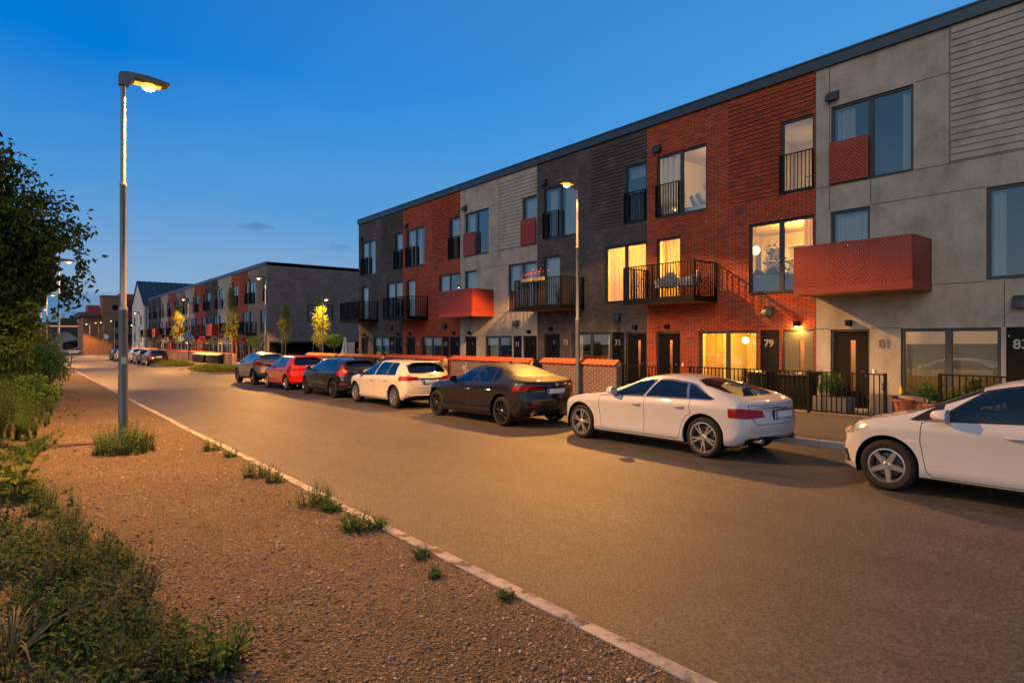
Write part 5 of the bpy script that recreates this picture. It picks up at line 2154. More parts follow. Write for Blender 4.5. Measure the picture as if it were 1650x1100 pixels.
# ------------------------------------------------------------------ street furniture
AMBER = (1, .425, .08)
SHIELD = -1.0


def spot_light(name, loc, watts, tilt_x, cone=150, blend=.3, radius=.11, d=1):
    L = bpy.data.lights.new(name, 'SPOT')
    L.energy = watts
    L.color = AMBER
    L.spot_size = R(cone)
    L.spot_blend = blend
    # road lantern optics: more light thrown far along the street than straight down
    L.use_nodes = True
    nt = L.node_tree
    em = [n for n in nt.nodes if n.type == 'EMISSION'][0]
    tc = nt.nodes.new('ShaderNodeTexCoord')
    sp = nt.nodes.new('ShaderNodeSeparateXYZ')
    nt.links.new(tc.outputs['Normal'], sp.inputs[0])
    prev = sp.outputs[2]
    for op, v in (('ABSOLUTE', 0), ('MAXIMUM', .32), ('POWER', -.62)):
        nd = nt.nodes.new('ShaderNodeMath')
        nd.operation = op
        nt.links.new(prev, nd.inputs[0])
        nd.inputs[1].default_value = v
        prev = nd.outputs[0]
    # and a back shield: little goes backwards past the pole
    def mth(op, a, b, c=0.0, clamp=False):
        nd = nt.nodes.new('ShaderNodeMath')
        nd.operation = op
        nd.use_clamp = clamp
        for i, v in enumerate((a, b, c)):
            if isinstance(v, float):
                nd.inputs[i].default_value = v
            else:
                nt.links.new(v, nd.inputs[i])
        return nd.outputs[0]
    bk = mth('MULTIPLY_ADD', sp.outputs[0], SHIELD * 2.4 * d, -.82, True)
    prev = mth('MULTIPLY', prev, mth('SUBTRACT', 1.0, mth('MULTIPLY', bk, .95)))
    nt.links.new(prev, em.inputs['Strength'])
    L.shadow_soft_size = radius
    o = bpy.data.objects.new(name, L)
    o.location = loc
    o.rotation_euler = (0, R(tilt_x), 0)
    COL.objects.link(o)
    return o


def street_lamp(x, y, h, d, label, second=False, thick=1.0, watts=8000, sticker=False, arm=.8, cone=142):
    """d = +1: head reaches towards +x, -1 towards -x"""
    z = G(y)
    t = thing('street_lamp', (x, y, z), label, 'street lamp', 'street lamps along the street')
    org = (x, y, z)
    mb = MB(org)
    mb.lathe([(.085 * thick, -.1), (.082 * thick, .9), (.080 * thick, h * .36), (.083 * thick, h * .36 + .01), (.083 * thick, h * .36 + .06), (.058 * thick, h * .36 + .12),
              (.056 * thick, h * .70), (.060 * thick, h * .70 + .01), (.058 * thick, h * .70 + .06), (.046 * thick, h * .70 + .10), (.044 * thick, h)], org, 20)
    mb.build('pole', M['galvanised'], t, smooth=True)
    if sticker:
        sb = MB(org)
        ang = math.atan2(-y, -x) + .1
        n = 6
        vs = []
        for k in range(n + 1):
            a = ang + (k / n - .5) * .9
            vs += [(x + .083 * math.cos(a), y + .083 * math.sin(a), z + 1.55), (x + .083 * math.cos(a), y + .083 * math.sin(a), z + 1.68)]
        sb.add(vs, [(2 * k, 2 * k + 2, 2 * k + 3, 2 * k + 1) for k in range(n)])
        sb.build('sticker', M['light_plastic'], t, smooth=True)
        hb = MB(org)
        hb.lathe([(.087, .62), (.087, 1.0)], org, 20, caps=False)
        hb.build('hatch_cover', M['galvanised'], t, smooth=True)
    hd = MB(org)
    zt = z + h
    prof = [(-.08, .0), (-.06, .09), (.08, .13), (.40, .12), (arm - .08, .085), (arm + .06, .045), (arm + .08, .005), (arm, -.045), (.42, -.055), (.16, -.05), (.09, -.16), (-.075, -.16)]
    n = len(prof)
    rings = []
    for f, s in ((-1, .45), (-.8, .8), (-.45, 1.0), (.45, 1.0), (.8, .8), (1, .45)):
        rings.append([(x + d * u, y + f * (.15 if u > .12 else .075), zt + (v if u <= .12 and v < 0 else .03 + (v - .03) * s)) for u, v in prof])
    vs = [p for r in rings for p in r]
    fs = [tuple(range(n)), tuple(range(5 * n, 6 * n))]
    for q in range(5):
        for k in range(n):
            fs.append((q * n + k, q * n + (k + 1) % n, (q + 1) * n + (k + 1) % n, (q + 1) * n + k))
    hd.add(vs, fs)
    head = hd.build('lamp_head', M['lamp_grey'], t, smooth=True, sharp=35)
    rp = MB(org)
    rp.box(x + d * (arm - .52) if d > 0 else x + d * (arm - .06), x + d * (arm - .06) if d > 0 else x + d * (arm - .52), y - .10, y + .10, zt - .064, zt - .056)
    rp.build('reflector', M['lamp_glow_plate'], head, bevel=.003)  # emissive plate added for the amber glow under the head
    lb = MB(org)
    lb.lathe([(0, -.15), (.06, -.142), (.11, -.115), (.135, -.06), (.135, -.04)], (x + d * (arm - .27), y, zt - .01), 18)
    lb.build('lens', M['lamp_lens'], head, smooth=True)
    spot_light('street_light', (x + d * (arm - .27), y, zt - .22), watts, d * (-6 if d > 0 else -22), cone + (0 if d > 0 else 15), .12, d=d)
    if second:
        s2 = MB(org)
        s2.tube([(x, y, zt - .55), (x - d * .28, y, zt - .50), (x - d * .52, y, zt - .52)], [.035, .075, .05], 10)
        s2.tube([(x - d * .30, y, zt - .54), (x - d * .30, y, zt - .62)], [.07, .06], 10)
        s2.build('side_lamp_head', M['lamp_grey'], t, smooth=True)
    return t


def street_lamps():
    street_lamp(1.60, 13.95, 7.08, 1, 'tall lit street lamp on the gravel verge with a green bush round its foot', thick=1.0, watts=L_W, sticker=True, arm=.70)
    street_lamp(15.28, 15.3, 7.45, -1, 'lit street lamp in front of the tile-topped brick wall and black brick house', watts=L_W)
    street_lamp(15.3, 50.0, 7.2, -1, 'lit street lamp with a second head, before the brown end wall of the farther terrace', True, watts=L_W)
    street_lamp(15.3, 78.0, 7.2, -1, 'lit street lamp carrying a round blue sign, in front of the farther terrace', True, watts=L_W)
    street_lamp(15.3, 114.5, 7.2, -1, 'lit street lamp beside the gabled pale building with blue roof', False, watts=L_W)
    street_lamp(2.10, 49.0, 7.4, 1, 'second lit street lamp on the left verge, beyond the one with a bush', watts=L_W)
    street_lamp(2.48, 82.0, 7.4, 1, 'third lit street lamp on the left verge, in front of the tree', watts=L_W)
    street_lamp(2.78, 115.0, 7.4, 1, 'fourth lit street lamp on the left verge, half lost in the tree', watts=L_W)
    street_lamp(17.0, 42.6, 5.2, 1, 'short slim lamp post between two narrow trees at the yard', thick=.6, watts=L_W * .3, arm=.5)
    for (x, y, h, lb) in ((11.6, 152, 6.4, 'far lamp post before the left corner of the brick tower'),
                          (13.0, 150, 6.6, 'far lamp post before the middle of the brick tower'),
                          (13.5, 146, 6.6, 'far lamp post beside the small blue sign at the brick tower'),
                          (14.2, 136, 6.6, 'far lamp post at the right side of the brick tower'),
                          (16.5, 128, 5.6, 'low far lamp post between the red roof and the gabled building')):
        street_lamp(x, y, h, -1, lb, watts=L_W * .2)


L_W = 8300


def garden_wall(x, y0, y1, label, h=1.1, marks=False, group='tile-topped garden walls'):
    yc = (y0 + y1) / 2
    z = G(yc) + .1
    org = (x, yc, z)
    t = thing('garden_wall', org, label, 'wall', group)
    b = MB(org)
    b.box(x, x + .26, y0, y1, z - .2, z + h - .05)
    wl = b.build('brickwork', M['garden_brick'], t)
    # clay pan tiles laid as a little ridged roof
    c = MB(org)
    prof = [(-.14, -.02), (.13, .14), (.40, -.02)]
    n = max(4, int((y1 - y0) / .035))
    vs, fs = [], []
    for i in range(n + 1):
        y = y0 - .02 + (y1 - y0 + .04) * i / n
        w = .034 * abs(math.sin(math.pi * (y - y0) / .215)) ** .8
        for (u, v) in prof:
            vs.append((x + u, y, z + h + v + w))
        for (u, v) in prof[::-1]:
            vs.append((x + u, y, z + h + v + w - .03))
    m = 6
    for i in range(n):
        for k in range(m):
            fs.append((i * m + k, i * m + (k + 1) % m, (i + 1) * m + (k + 1) % m, (i + 1) * m + k))
    fs += [tuple(range(m)), tuple(n * m + k for k in range(m))]
    c.add(vs, fs)
    c.build('tile_cap', M['clay_tile'], t, smooth=True, sharp=50)
    g = MB(org)
    for (ya, yb) in ((y0, y0 + .03), (y1 - .03, y1)):
        g.prism([(x + .0, z + h - .049), (x + .26, z + h - .049), (x + .13, z + h + .10)], 'y', ya, yb)
    g.prism([(x + .004, z + h - .049), (x + .256, z + h - .049), (x + .13, z + h + .09)], 'y', y0 + .03, y1 - .03)
    g.build('cap_mortar', M['cap_mortar'], t)
    if marks:
        # pale sprayed scribble on the bricks
        gm = MB(org)
        cx, cz = y1 - 1.15 if marks == 1 else y0 + .55, z + h - .38
        for k in range(9):
            a = k * 2.399
            r = random.uniform(.14, .30)
            p0 = (x - .004, cx + .04 * math.cos(a * 2), cz + .04 * math.sin(a))
            p1 = (x - .004, cx + r * math.cos(a) * .7, cz + r * math.sin(a))
            p2 = (x - .004, cx + r * math.cos(a + .5) * .9, cz + r * math.sin(a + .5))
            gm.tube([p0, p1, p2], .011, 5)
        gm.build('scribble', M['graffiti'], wl)
    return t


def bin_cabinet(x, y0, y1, label, mat='roof_trim', ht=.98):
    z = G((y0 + y1) / 2) + .12
    org = (x, (y0 + y1) / 2, z)
    t = thing('bin_cabinet', org, label, 'cabinet', 'long cabinets before the garden walls')
    b = MB(org)
    b.box(x - .5, x - .02, y0, y1, z, z + ht - .16)
    b.build('body', M['black_metal'], t, bevel=.01)
    n = max(3, int((y1 - y0) / .5))
    L = (y1 - y0) / n
    for k in range(n):
        a, c = y0 + k * L + .02, y0 + (k + 1) * L - .02
        m = MB(org)
        m.prism([(x - .56, z + ht - .20), (x - .54, z + ht - .14), (x - .12, z + ht + .03), (x - .03, z + ht + .02), (x - .03, z + ht - .14)], 'y', a, c)
        m.build('lid', M[mat], t, bevel=.012)
    return t


def fence(x, y0, y1, label):
    z = G((y0 + y1) / 2) + .12
    org = (x, (y0 + y1) / 2, z)
    t = thing('yard_fence', org, label, 'fence', 'black railings before the front yards')
    m = MB(org)
    railing_mb(m, [(x, y0), (x, y1)], z + .05, z + 1.06, .118, .012, .026)
    m.build('railing', M['black_metal'], t)
    n = max(1, int(round((y1 - y0) / 1.75)))
    for k in range(n + 1):
        y = y0 + (y1 - y0) * k / n
        p = MB(org)
        p.box(x - .03, x + .03, y - .03, y + .03, z - .1, z + 1.075)
        p.build('post', M['black_metal'], t)
    return t


def wheelie_bin(x, y, label, w=.56, h=1.0, mat='bin_green'):
    z = G(y) + .11
    org = (x, y, z)
    t = thing('wheelie_bin', org, label, 'bin', 'wheelie bins behind the railings')
    b = MB(org)
    b.add([(x - .25, y - w * .42, z + .06), (x + .22, y - w * .42, z + .06), (x + .22, y + w * .42, z + .06), (x - .25, y + w * .42, z + .06),
           (x - .32, y - w / 2, z + h - .1), (x + .28, y - w / 2, z + h - .1), (x + .28, y + w / 2, z + h - .1), (x - .32, y + w / 2, z + h - .1)],
          [(0, 3, 2, 1), (4, 5, 6, 7), (0, 1, 5, 4), (1, 2, 6, 5), (2, 3, 7, 6), (3, 0, 4, 7)])
    b.build('bin_body', M[mat], t, bevel=.02)
    l = MB(org)
    l.prism([(x - .36, z + h - .1), (x - .34, z + h - .03), (x + .05, z + h + .03), (x + .33, z + h - .01), (x + .33, z + h - .09)], 'y', y - w / 2 - .02, y + w / 2 + .02)
    l.build('lid', M['bin_lid'], t, bevel=.015)
    for s in (-1, 1):
        wq = MB(org)
        wq.lathe([(.0, -.025), (.1, -.025), (.1, .025), (0, .025)], (x + .22, y + s * w * .4, z + .1), 16, 'y')
        wq.build('wheel', M['tyre'], t, smooth=True)
    return t


def bicycle(x, y, label, yaw=0.0, mat='trim_black'):
    z = G(y) + .11
    t = thing('bicycle', (x, y, z), label, 'bicycle')
    t.rotation_euler.z = yaw
    for wy in (-.52, .52):
        b = MB()
        n = 28
        b.tube([(0, wy + .34 * math.cos(2 * math.pi * k / n), .345 + .34 * math.sin(2 * math.pi * k / n)) for k in range(n + 1)], .017, 6, caps=False)
        w = b.build('wheel', M['tyre'], t, smooth=True)
        s = MB()
        for k in range(12):
            a = 2 * math.pi * k / 12
            s.tube([(0, wy, .345), (0, wy + .33 * math.cos(a), .345 + .33 * math.sin(a))], .0022, 4)
        s.build('spokes', M['chrome'], w)
    f = MB()
    P = {'bb': (0, -.08, .30), 'seat': (0, -.24, .80), 'head': (0, .34, .84), 'hl': (0, .38, .70), 'r': (0, -.52, .345), 'f': (0, .52, .345)}
    for a, c in (('bb', 'seat'), ('seat', 'head'), ('bb', 'hl'), ('bb', 'r'), ('seat', 'r'), ('head', 'f')):
        f.tube([P[a], P[c]], .017, 8)
    f.build('bicycle_frame', M[mat], t, smooth=True)
    h = MB()
    h.tube([P['head'], (0, .30, .98)], .014, 6)
    h.tube([(-.27, .20, 1.0), (-.15, .31, 1.0), (.15, .31, 1.0), (.27, .20, 1.0)], .013, 6)
    h.build('handlebar', M['galvanised'], t, smooth=True)
    sd = MB()
    sd.prism([(-.12, -.40), (.12, -.40), (.03, -.12), (-.03, -.12)], 'z', .86, .91)
    sd.tube([P['seat'], (0, -.26, .87)], .013, 6)
    sd.build('saddle', M['seat_dark'], t)
    return t


def planter(name, x, y, w, l, h, mat, label, round_=False):
    z = G(y) + .11
    t = thing(name, (x, y, z), label, 'planter')
    b = MB((x, y, z))
    if round_:
        b.lathe([(w * .36, 0), (w * .5, h * .85), (w * .54, h * .86), (w * .54, h), (w * .46, h), (w * .44, h * .9), (0, h * .9)], (x, y, z), 24)
        b.build('pot', M[mat], t, smooth=True)
    else:
        b.box(x - w / 2, x + w / 2, y - l / 2, y + l / 2, z, z + h)
        b.build('pot', M[mat], t, bevel=.012)
        s = MB((x, y, z))
        s.box(x - w / 2 + .03, x + w / 2 - .03, y - l / 2 + .03, y + l / 2 - .03, z + h - .05, z + h + .004)
        s.build('soil', M['earth'], t)
    return t


def blue_sign(x, y, z, r, pole_h, label, pole=True):
    g = G(y)
    t = thing('traffic_sign', (x, y, g), label, 'sign', 'round blue signs')
    org = (x, y, g)
    if pole:
        p = MB(org)
        p.tube([(x + .05, y, g - .1), (x + .05, y, z + r)], .03, 10)
        p.build('pole', M['galvanised'], t, smooth=True)
    d = MB(org)
    d.lathe([(0, -.012), (r, -.012), (r, .012), (0, .012)], (x, y - .12, z), 32, 'y')
    dk = d.build('sign_plate', M['sign_blue'], t)
    rg = MB(org)
    n = 36
    rg.tube([(x + (r - .02) * math.cos(2 * math.pi * k / n), y - .136, z + (r - .02) * math.sin(2 * math.pi * k / n)) for k in range(n + 1)], .012, 5, caps=False)
    rg.build('sign_border', M['white_paint'], dk)
    # walking grown-up and child
    w = MB(org)
    yy = y - .14
    for (ox, s) in ((-.08 * r / .4, r / .4), (.14 * r / .4, .66 * r / .4)):
        cz = z - .02 * s if s > .8 * r / .4 else z - .09 * r / .4
        w.lathe([(0, -.004), (.045 * s, -.004), (.045 * s, .004), (0, .004)], (x + ox, yy, cz + .21 * s), 14, 'y')
        w.tube([(x + ox, yy, cz + .15 * s), (x + ox + .01 * s, yy, cz)], .042 * s, 8)
        w.tube([(x + ox, yy, cz), (x + ox - .07 * s, yy, cz - .22 * s)], .022 * s, 6)
        w.tube([(x + ox, yy, cz), (x + ox + .08 * s, yy, cz - .22 * s)], .022 * s, 6)
        w.tube([(x + ox, yy, cz + .13 * s), (x + ox + .09 * s, yy, cz + .0 * s)], .016 * s, 6)
    w.build('pictogram', M['white_paint'], dk)
    b = MB(org)
    b.box(x - .05, x + .05, y - .107, y + .03, z - .03, z + .03)
    b.build('bracket', M['galvanised'], t)
    return t


def lounge_chair(x, y, z, label, yaw):
    t = thing('lounge_chair', (x, y, z), label, 'chair', 'cushioned chairs on the balcony')
    t.rotation_euler.z = yaw
    for sx in (-.27, .27):
        for sy in (-.25, .25):
            l = MB()
            l.tube([(sx, sy, 0), (sx * .95, sy * .9, .36)], .014, 6)
            l.build('leg', M['black_metal'], t)
    s = MB()
    s.box(-.30, .30, -.30, .30, .34, .46)
    s.build('seat', M['cushion_grey'], t, bevel=.04)
    b = MB()
    b.prism([(-.30, .44), (-.27, .62), (-.16, .78), (0, .84), (.16, .78), (.27, .62), (.30, .44)], 'y', .24, .34)
    b.build('backrest', M['cushion_grey'], t, bevel=.035)
    for sx in (-1, 1):
        a = MB()
        a.prism([(-.28, .44), (.26, .44), (.26, .66), (-.2, .58)], 'x', sx * .30 - .035, sx * .30 + .035)
        a.build('armrest', M['cushion_grey'], t, bevel=.025)
    return t


def interior_things():
    X = 17.7
    # behind the big lit window over the numbered cupboard door
    t = thing('pendant_lamp', (19.0, 10.75, 5.7), 'glowing round pendant lamp behind the lit upper window of the red brick house', 'lamp')
    b = MB((19.0, 10.75, 5.7))
    b.lathe([(.0, -.15), (.09, -.12), (.15, 0), (.09, .12), (0, .15)], (19.0, 10.75, 4.86), 20)
    b.build('globe', M['globe_light'], t, smooth=True)
    b = MB((19.0, 10.75, 5.7))
    b.tube([(19.0, 10.75, 5.0), (19.0, 10.75, 5.7)], .006, 5)
    b.build('cord', M['trim_black'], t)
    t = thing('ceiling_lamp', (19.2, 8.75, 5.7), 'flat ring ceiling lamp behind the lit upper window above the red balcony', 'lamp')
    b = MB((19.2, 8.75, 5.7))
    b.lathe([(0, -.04), (.26, -.04), (.26, .02), (0, .02)], (19.2, 8.75, 5.2), 24)
    b.build('diffuser', M['globe_light'], t)
    b = MB((19.2, 8.75, 5.7))
    b.tube([(19.2, 8.75, 5.22), (19.2, 8.75, 5.7)], .012, 6)
    b.build('stem', M['white_paint'], t)
    t = thing('sofa', (18.7, 10.0, 3.2), 'grey sofa with cushions seen through the lit upper window', 'sofa')
    b = MB((18.7, 10.0, 3.2))
    b.box(18.4, 19.2, 8.9, 10.9, 3.24, 3.62)
    b.build('seat', M['sofa_grey'], t, bevel=.05)
    b = MB((18.7, 10.0, 3.2))
    b.box(18.22, 18.42, 8.9, 10.9, 3.24, 3.92)
    b.build('backrest', M['sofa_grey'], t, bevel=.05)
    for yy in (10.35, 9.9):
        b = MB((18.7, 10.0, 3.2))
        b.obox((18.5, yy, 3.93), (.16, .42, .40), Matrix.Rotation(.5, 3, 'X'))
        b.build('cushion', M['seat_dark'], t, bevel=.06)
    t = thing('bookshelf', (21.0, 10.6, 3.2), 'pale wall shelf at the back of the lit upper room', 'shelf')
    b = MB((21.0, 10.6, 3.2))
    for z in (3.3, 3.8, 4.25, 4.7, 5.15):
        b.box(20.9, 21.25, 9.9, 11.6, z, z + .03)
    for y in (9.9, 10.75, 11.58):
        b.box(20.9, 21.25, y, y + .03, 3.2, 5.18)
    b.build('shelf_frame', M['white_paint'], t)
    b = MB()
    yy = 9.96
    while yy < 11.4:
        hh = random.uniform(.2, .32)
        ww = random.uniform(.03, .06)
        zz = random.choice((3.83, 4.28, 4.73))
        b.box(21.0, 21.2, yy, yy + ww, zz, zz + hh)
        yy += ww + random.choice((.004, .004, .12))
    tag(b.build('books', M['sofa_grey']), 'row of books on the pale wall shelf in the lit upper room', 'books', kind='stuff')
    # ground floor: arc lamp
    t = thing('floor_lamp', (19.2, 10.55, .12), 'arched floor lamp with glowing globe behind the brightly lit ground-floor window', 'lamp')
    b = MB((19.2, 10.55, .12))
    b.tube([(19.2, 10.5, .12), (19.2, 10.5, .16)], .16, 18)
    b.build('base', M['trim_black'], t)
    b = MB((19.2, 10.55, .12))
    b.tube([(19.2, 10.5, .14), (19.2, 10.55, 1.2), (19.15, 10.75, 1.9), (19.1, 10.95, 2.08), (19.0, 11.1, 2.02)], .014, 8)
    b.build('stem', M['trim_black'], t, smooth=True)
    b = MB((19.2, 10.55, .12))
    b.lathe([(.0, -.12), (.08, -.1), (.13, 0), (.08, .09), (0, .12)], (18.98, 11.1, 1.90), 20)
    b.build('globe', M['globe_light'], t, smooth=True)
    t = thing('sideboard', (20.9, 11.0, .1), 'low wooden sideboard at the back of the lit ground-floor room', 'sideboard')
    b = MB((20.9, 11.0, .1))
    b.box(20.6, 21.0, 10.1, 12.2, .3, .85)
    b.build('cabinet', M['wood'], t, bevel=.01)
    for y in (10.2, 12.1):
        b = MB((20.9, 11.0, .1))
        b.box(20.65, 20.95, y - .02, y + .02, .05, .3)
        b.build('leg', M['wood'], t)
    # bedroom on the third floor
    t = thing('bed', (19.4, 12.4, 6.0), 'made bed with grey pillows seen through the lit top-floor window', 'bed')
    b = MB((19.4, 12.4, 6.0))
    b.box(18.25, 20.3, 12.25, 13.8, 6.05, 6.55)
    b.build('mattress', M['linen'], t, bevel=.06)
    b = MB((19.4, 12.4, 6.0))
    b.box(18.25, 20.3, 13.82, 13.9, 6.05, 7.0)
    b.build('headboard', M['linen'], t, bevel=.02)
    for (xx, yy, rr) in ((18.45, 12.42, -.5), (18.6, 12.78, -.4), (19.2, 12.6, -.5)):
        b = MB((19.4, 12.4, 6.0))
        b.obox((xx, yy, 6.78), (.42, .17, .42), Matrix.Rotation(rr, 3, 'X'))
        b.build('pillow', M['cushion_grey'], t, bevel=.07)
    b = MB()
    b.box(21.0, 21.2, 11.0, 14.0, 7.9, 8.05)
    tag(b.build('ceiling_beam', M['warm_wall']), 'plain ceiling beam in the lit top-floor bedroom', 'beam')
    # dining chair in the top right room
    t = thing('wooden_chair', (18.9, 9.0, 6.0), 'bright wooden chair behind the top-floor window beside the concrete house', 'chair')
    for sx in (-.18, .18):
        for sy in (-.18, .18):
            b = MB((18.9, 9.0, 6.0))
            b.tube([(18.9 + sx, 9.0 + sy, 6.0), (18.9 + sx * .9, 9.0 + sy * .9, 6.5)], .015, 6)
            b.build('leg', M['wood'], t)
    b = MB((18.9, 9.0, 6.0))
    b.box(18.68, 19.12, 8.8, 9.2, 6.5, 6.54)
    b.build('seat', M['wood'], t)
    b = MB((18.9, 9.0, 6.0))
    for yy in (8.84, 8.95, 9.06, 9.17):
        b.tube([(19.1, yy, 6.53), (19.14, yy, 6.98)], .012, 6)
    b.tube([(19.14, 8.82, 6.98), (19.14, 9.2, 6.98)], .018, 6)
    b.build('backrest', M['wood'], t)


def make_street():
    street_lamps()
    garden_wall(15.5, 13.7, 17.4, 'brick garden wall with orange tile cap behind the near right lamp post')
    garden_wall(15.5, 18.1, 23.7, 'brick garden wall with orange tile cap and white scribble, behind the black saloon', marks=1)
    garden_wall(15.5, 24.35, 30.0, 'brick garden wall with tile cap behind the cream hatchback, scribble at its near end', marks=2)
    garden_wall(15.5, 30.6, 36.3, 'brick garden wall with tile cap behind the black hatchback', marks=2)
    garden_wall(15.5, 36.8, 41.6, 'lamplit garden wall with tile cap at the yard corner, behind the red car')
    garden_wall(15.5, 60.5, 124.0, 'long garden wall with tile cap in front of the farther terrace', h=1.15)
    # gate between the two nearest walls
    t = thing('garden_gate', (15.6, 17.75, G(17.75) + .1), 'dark metal garden gate between two tile-topped brick walls', 'gate')
    b = MB(t.location)
    b.box(15.62, 15.66, 17.43, 18.07, .0, 1.12)
    b.build('gate_leaf', M['black_metal'], t, bevel=.008)
    b = MB(t.location)
    b.box(15.58, 15.62, 17.43, 17.47, -.05, 1.2)
    b.build('gate_post', M['black_metal'], t)
    bin_cabinet(15.5, 24.95, 29.2, 'long dark cabinet with ribbed sloping lids behind the cream hatchback')
    bin_cabinet(15.5, 31.1, 35.6, 'long dark cabinet with ribbed sloping lids behind the black hatchback')
    bin_cabinet(15.5, 63.4, 68.4, 'right one of two grey cabinets before the long far garden wall', 'lamp_grey')
    bin_cabinet(15.5, 69.2, 74.6, 'left one of two grey cabinets before the long far garden wall', 'lamp_grey')
    fence(15.7, 5.67, 10.97, 'black railing between the white fastback and the red brick house')
    fence(15.7, 12.15, 13.6, 'short black railing at the near end of the brick garden wall')
    fence(15.7, .3, 4.58, 'black railing behind the white car at the right edge')
    wheelie_bin(16.45, 9.12, 'narrower wheelie bin under the glowing ground-floor window')
    wheelie_bin(16.45, 8.05, 'wider wheelie bin in front of the door lit by a wall lamp', w=.82)
    bicycle(16.3, 24.0, 'black bicycle in the gap between two brick garden walls', .25)
    bicycle(18.6, 52.5, 'bicycle parked in the yard before the bike shelter', .6, 'galvanised')
    planter('planter_box', 16.9, 6.12, .42, .5, .46, 'planter_grey', 'square grey planter with grassy plant beside the door numbered 81')
    planter('flower_pot', 16.9, 5.72, .5, .5, .40, 'terracotta', 'round terracotta pot beside the square grey planter', True)
    planter('planter_box', 17.15, 4.7, .45, 1.9, .3, 'terracotta', 'long low planter with round shrubs under the blind-covered window')
    planter('planter_box', 16.3, 7.1, .45, .9, .4, 'planter_grey', 'low dark planter with leafy shrub behind the railing')
    for (y, lb) in ((5.98, 'yellow bottle lantern at the far end of the windowsill'), (4.15, 'yellow bottle lantern at the near end of the windowsill')):
        t = thing('bottle_lantern', (17.62, y, .53), lb, 'lantern')
        b = MB(t.location)
        b.lathe([(0, 0), (.035, .004), (.036, .11), (.014, .16), (.013, .2), (0, .2)], (17.58, y, .535), 14)
        b.build('bottle', M['bottle_yellow'], t, smooth=True)
    blue_sign(15.2, 77.8, 2.45, .40, 0, 'round blue sign with walking figures fixed to a lamp post', pole=False)
    blue_sign(11.6, 62.3, 2.05, .24, 0, 'small round blue sign on its own thin post at the second planting island')
    blue_sign(13.6, 143, 2.6, .42, 0, 'far round blue sign before the brick tower')
    # balcony furniture and flower boxes
    lounge_chair(16.9, 12.75, 3.315, 'grey cushioned chair on the black balcony, before the lit door', R(150))
    lounge_chair(16.95, 11.9, 3.315, 'grey cushioned chair at the near corner of the black balcony', R(200))
    for (yy, lb) in ((19.3, 'flower box with pink flowers at the far end of the balcony rail'), (18.55, 'flower box with pink and white flowers midway along the balcony rail')):
        t = thing('flower_box', (16.36, yy, 4.36), lb, 'flower box', 'flower boxes on the balcony rail')
        b = MB(t.location)
        b.box(16.27, 16.38, yy - .32, yy + .32, 4.28, 4.42)
        b.build('box', M['planter_grey'], t, bevel=.01)
    interior_things()
    # parasol and screen at the end of the nearer terrace
    t = thing('parasol', (17.1, 39.0, G(39) + .1), 'closed white parasol standing by the end of the dark brick house', 'parasol')
    b = MB(t.location)
    z = G(39) + .1
    b.tube([(17.1, 39.0, z), (17.1, 39.0, z + 2.35)], .022, 8)
    b.build('pole', M['galvanised'], t)
    b = MB(t.location)
    n = 16
    prof = [(.05, 2.3), (.09, 2.1), (.16, 1.6), (.27, 1.0), (.22, .95)]
    vs = []
    for r, h in prof:
        for k in range(n):
            rr = r * (1 + .28 * math.cos(k * math.pi))
            vs.append((17.1 + rr * math.cos(2 * math.pi * k / n), 39.0 + rr * math.sin(2 * math.pi * k / n), z + h))
    b.add(vs, [(i * n + k, i * n + (k + 1) % n, (i + 1) * n + (k + 1) % n, (i + 1) * n + k) for i in range(4) for k in range(n)])
    b.build('canopy', M['white_cloth'], t)
    b = MB(t.location)
    b.tube([(17.1, 39.0, z), (17.1, 39.0, z + .08)], [.28, .22], 16)
    b.build('base', M['planter_grey'], t)
    t = thing('privacy_screen', (17.4, 40.2, G(40)), 'white upright screen beside the closed parasol', 'screen')
    b = MB(t.location)
    b.box(17.4, 18.2, 39.9, 39.96, .0, 1.75)
    b.build('panel', M['white_paint'], t, bevel=.01)
    # bike shelter along the brown end wall
    zg = G(57) - .02
    t = thing('bike_shelter', (24, 57.5, zg), 'low dark open shelter along the brown end wall of the farther terrace', 'shelter')
    b = MB(t.location)
    b.box(18.4, 36, 55.6, 58.95, 1.70, 1.84)
    b.build('roof', M['roof_trim'], t)
    b = MB(t.location)
    b.box(18.4, 36, 58.9, 59.05, zg, 1.69)
    b.build('back_panel', M['black_door'], t)
    for x in (18.5, 21.3, 24.5, 28, 31.8, 35.8):
        p = MB(t.location)
        p.box(x - .06, x + .06, 55.65, 55.77, zg - .1, 1.69)
        p.build('post', M['frame_metal'], t)
    for k, x in enumerate((26.6, 27.3)):
        s = MB(t.location)
        s.box(x - .22, x + .22, 58.86, 58.88, .75, 1.1)
        s.build('notice', M['light_plastic'], t)
# ------------------------------------------------------------------ planting
def leaf_cloud(centres, sizes, droop=.0, rng=RNG, width=.42, outward=None):
    """one kite-shaped folded leaf per centre -> verts (6N), faces as quads (2N)"""
    n = len(centres)
    d = rng.normal(size=(n, 3))
    if outward is not None:
        d = d * .8 + outward * 1.0
    d[:, 2] -= droop
    d /= np.linalg.norm(d, axis=1, keepdims=True) + 1e-9
    a = rng.normal(size=(n, 3))
    s = np.cross(d, a)
    s /= np.linalg.norm(s, axis=1, keepdims=True) + 1e-9
    nn = np.cross(d, s)
    L = sizes[:, None]
    base = centres - d * L * .5
    tip = centres + d * L * .5 - np.array([0, 0, 1]) * L * .06
    m1 = base + d * L * .38
    lft = m1 + s * L * width * .5 + nn * L * .10
    rgt = m1 - s * L * width * .5 + nn * L * .10
    V = np.stack([base, lft, tip, rgt], 1).reshape(-1, 3)
    F = np.arange(n * 4).reshape(-1, 4)
    return V, F


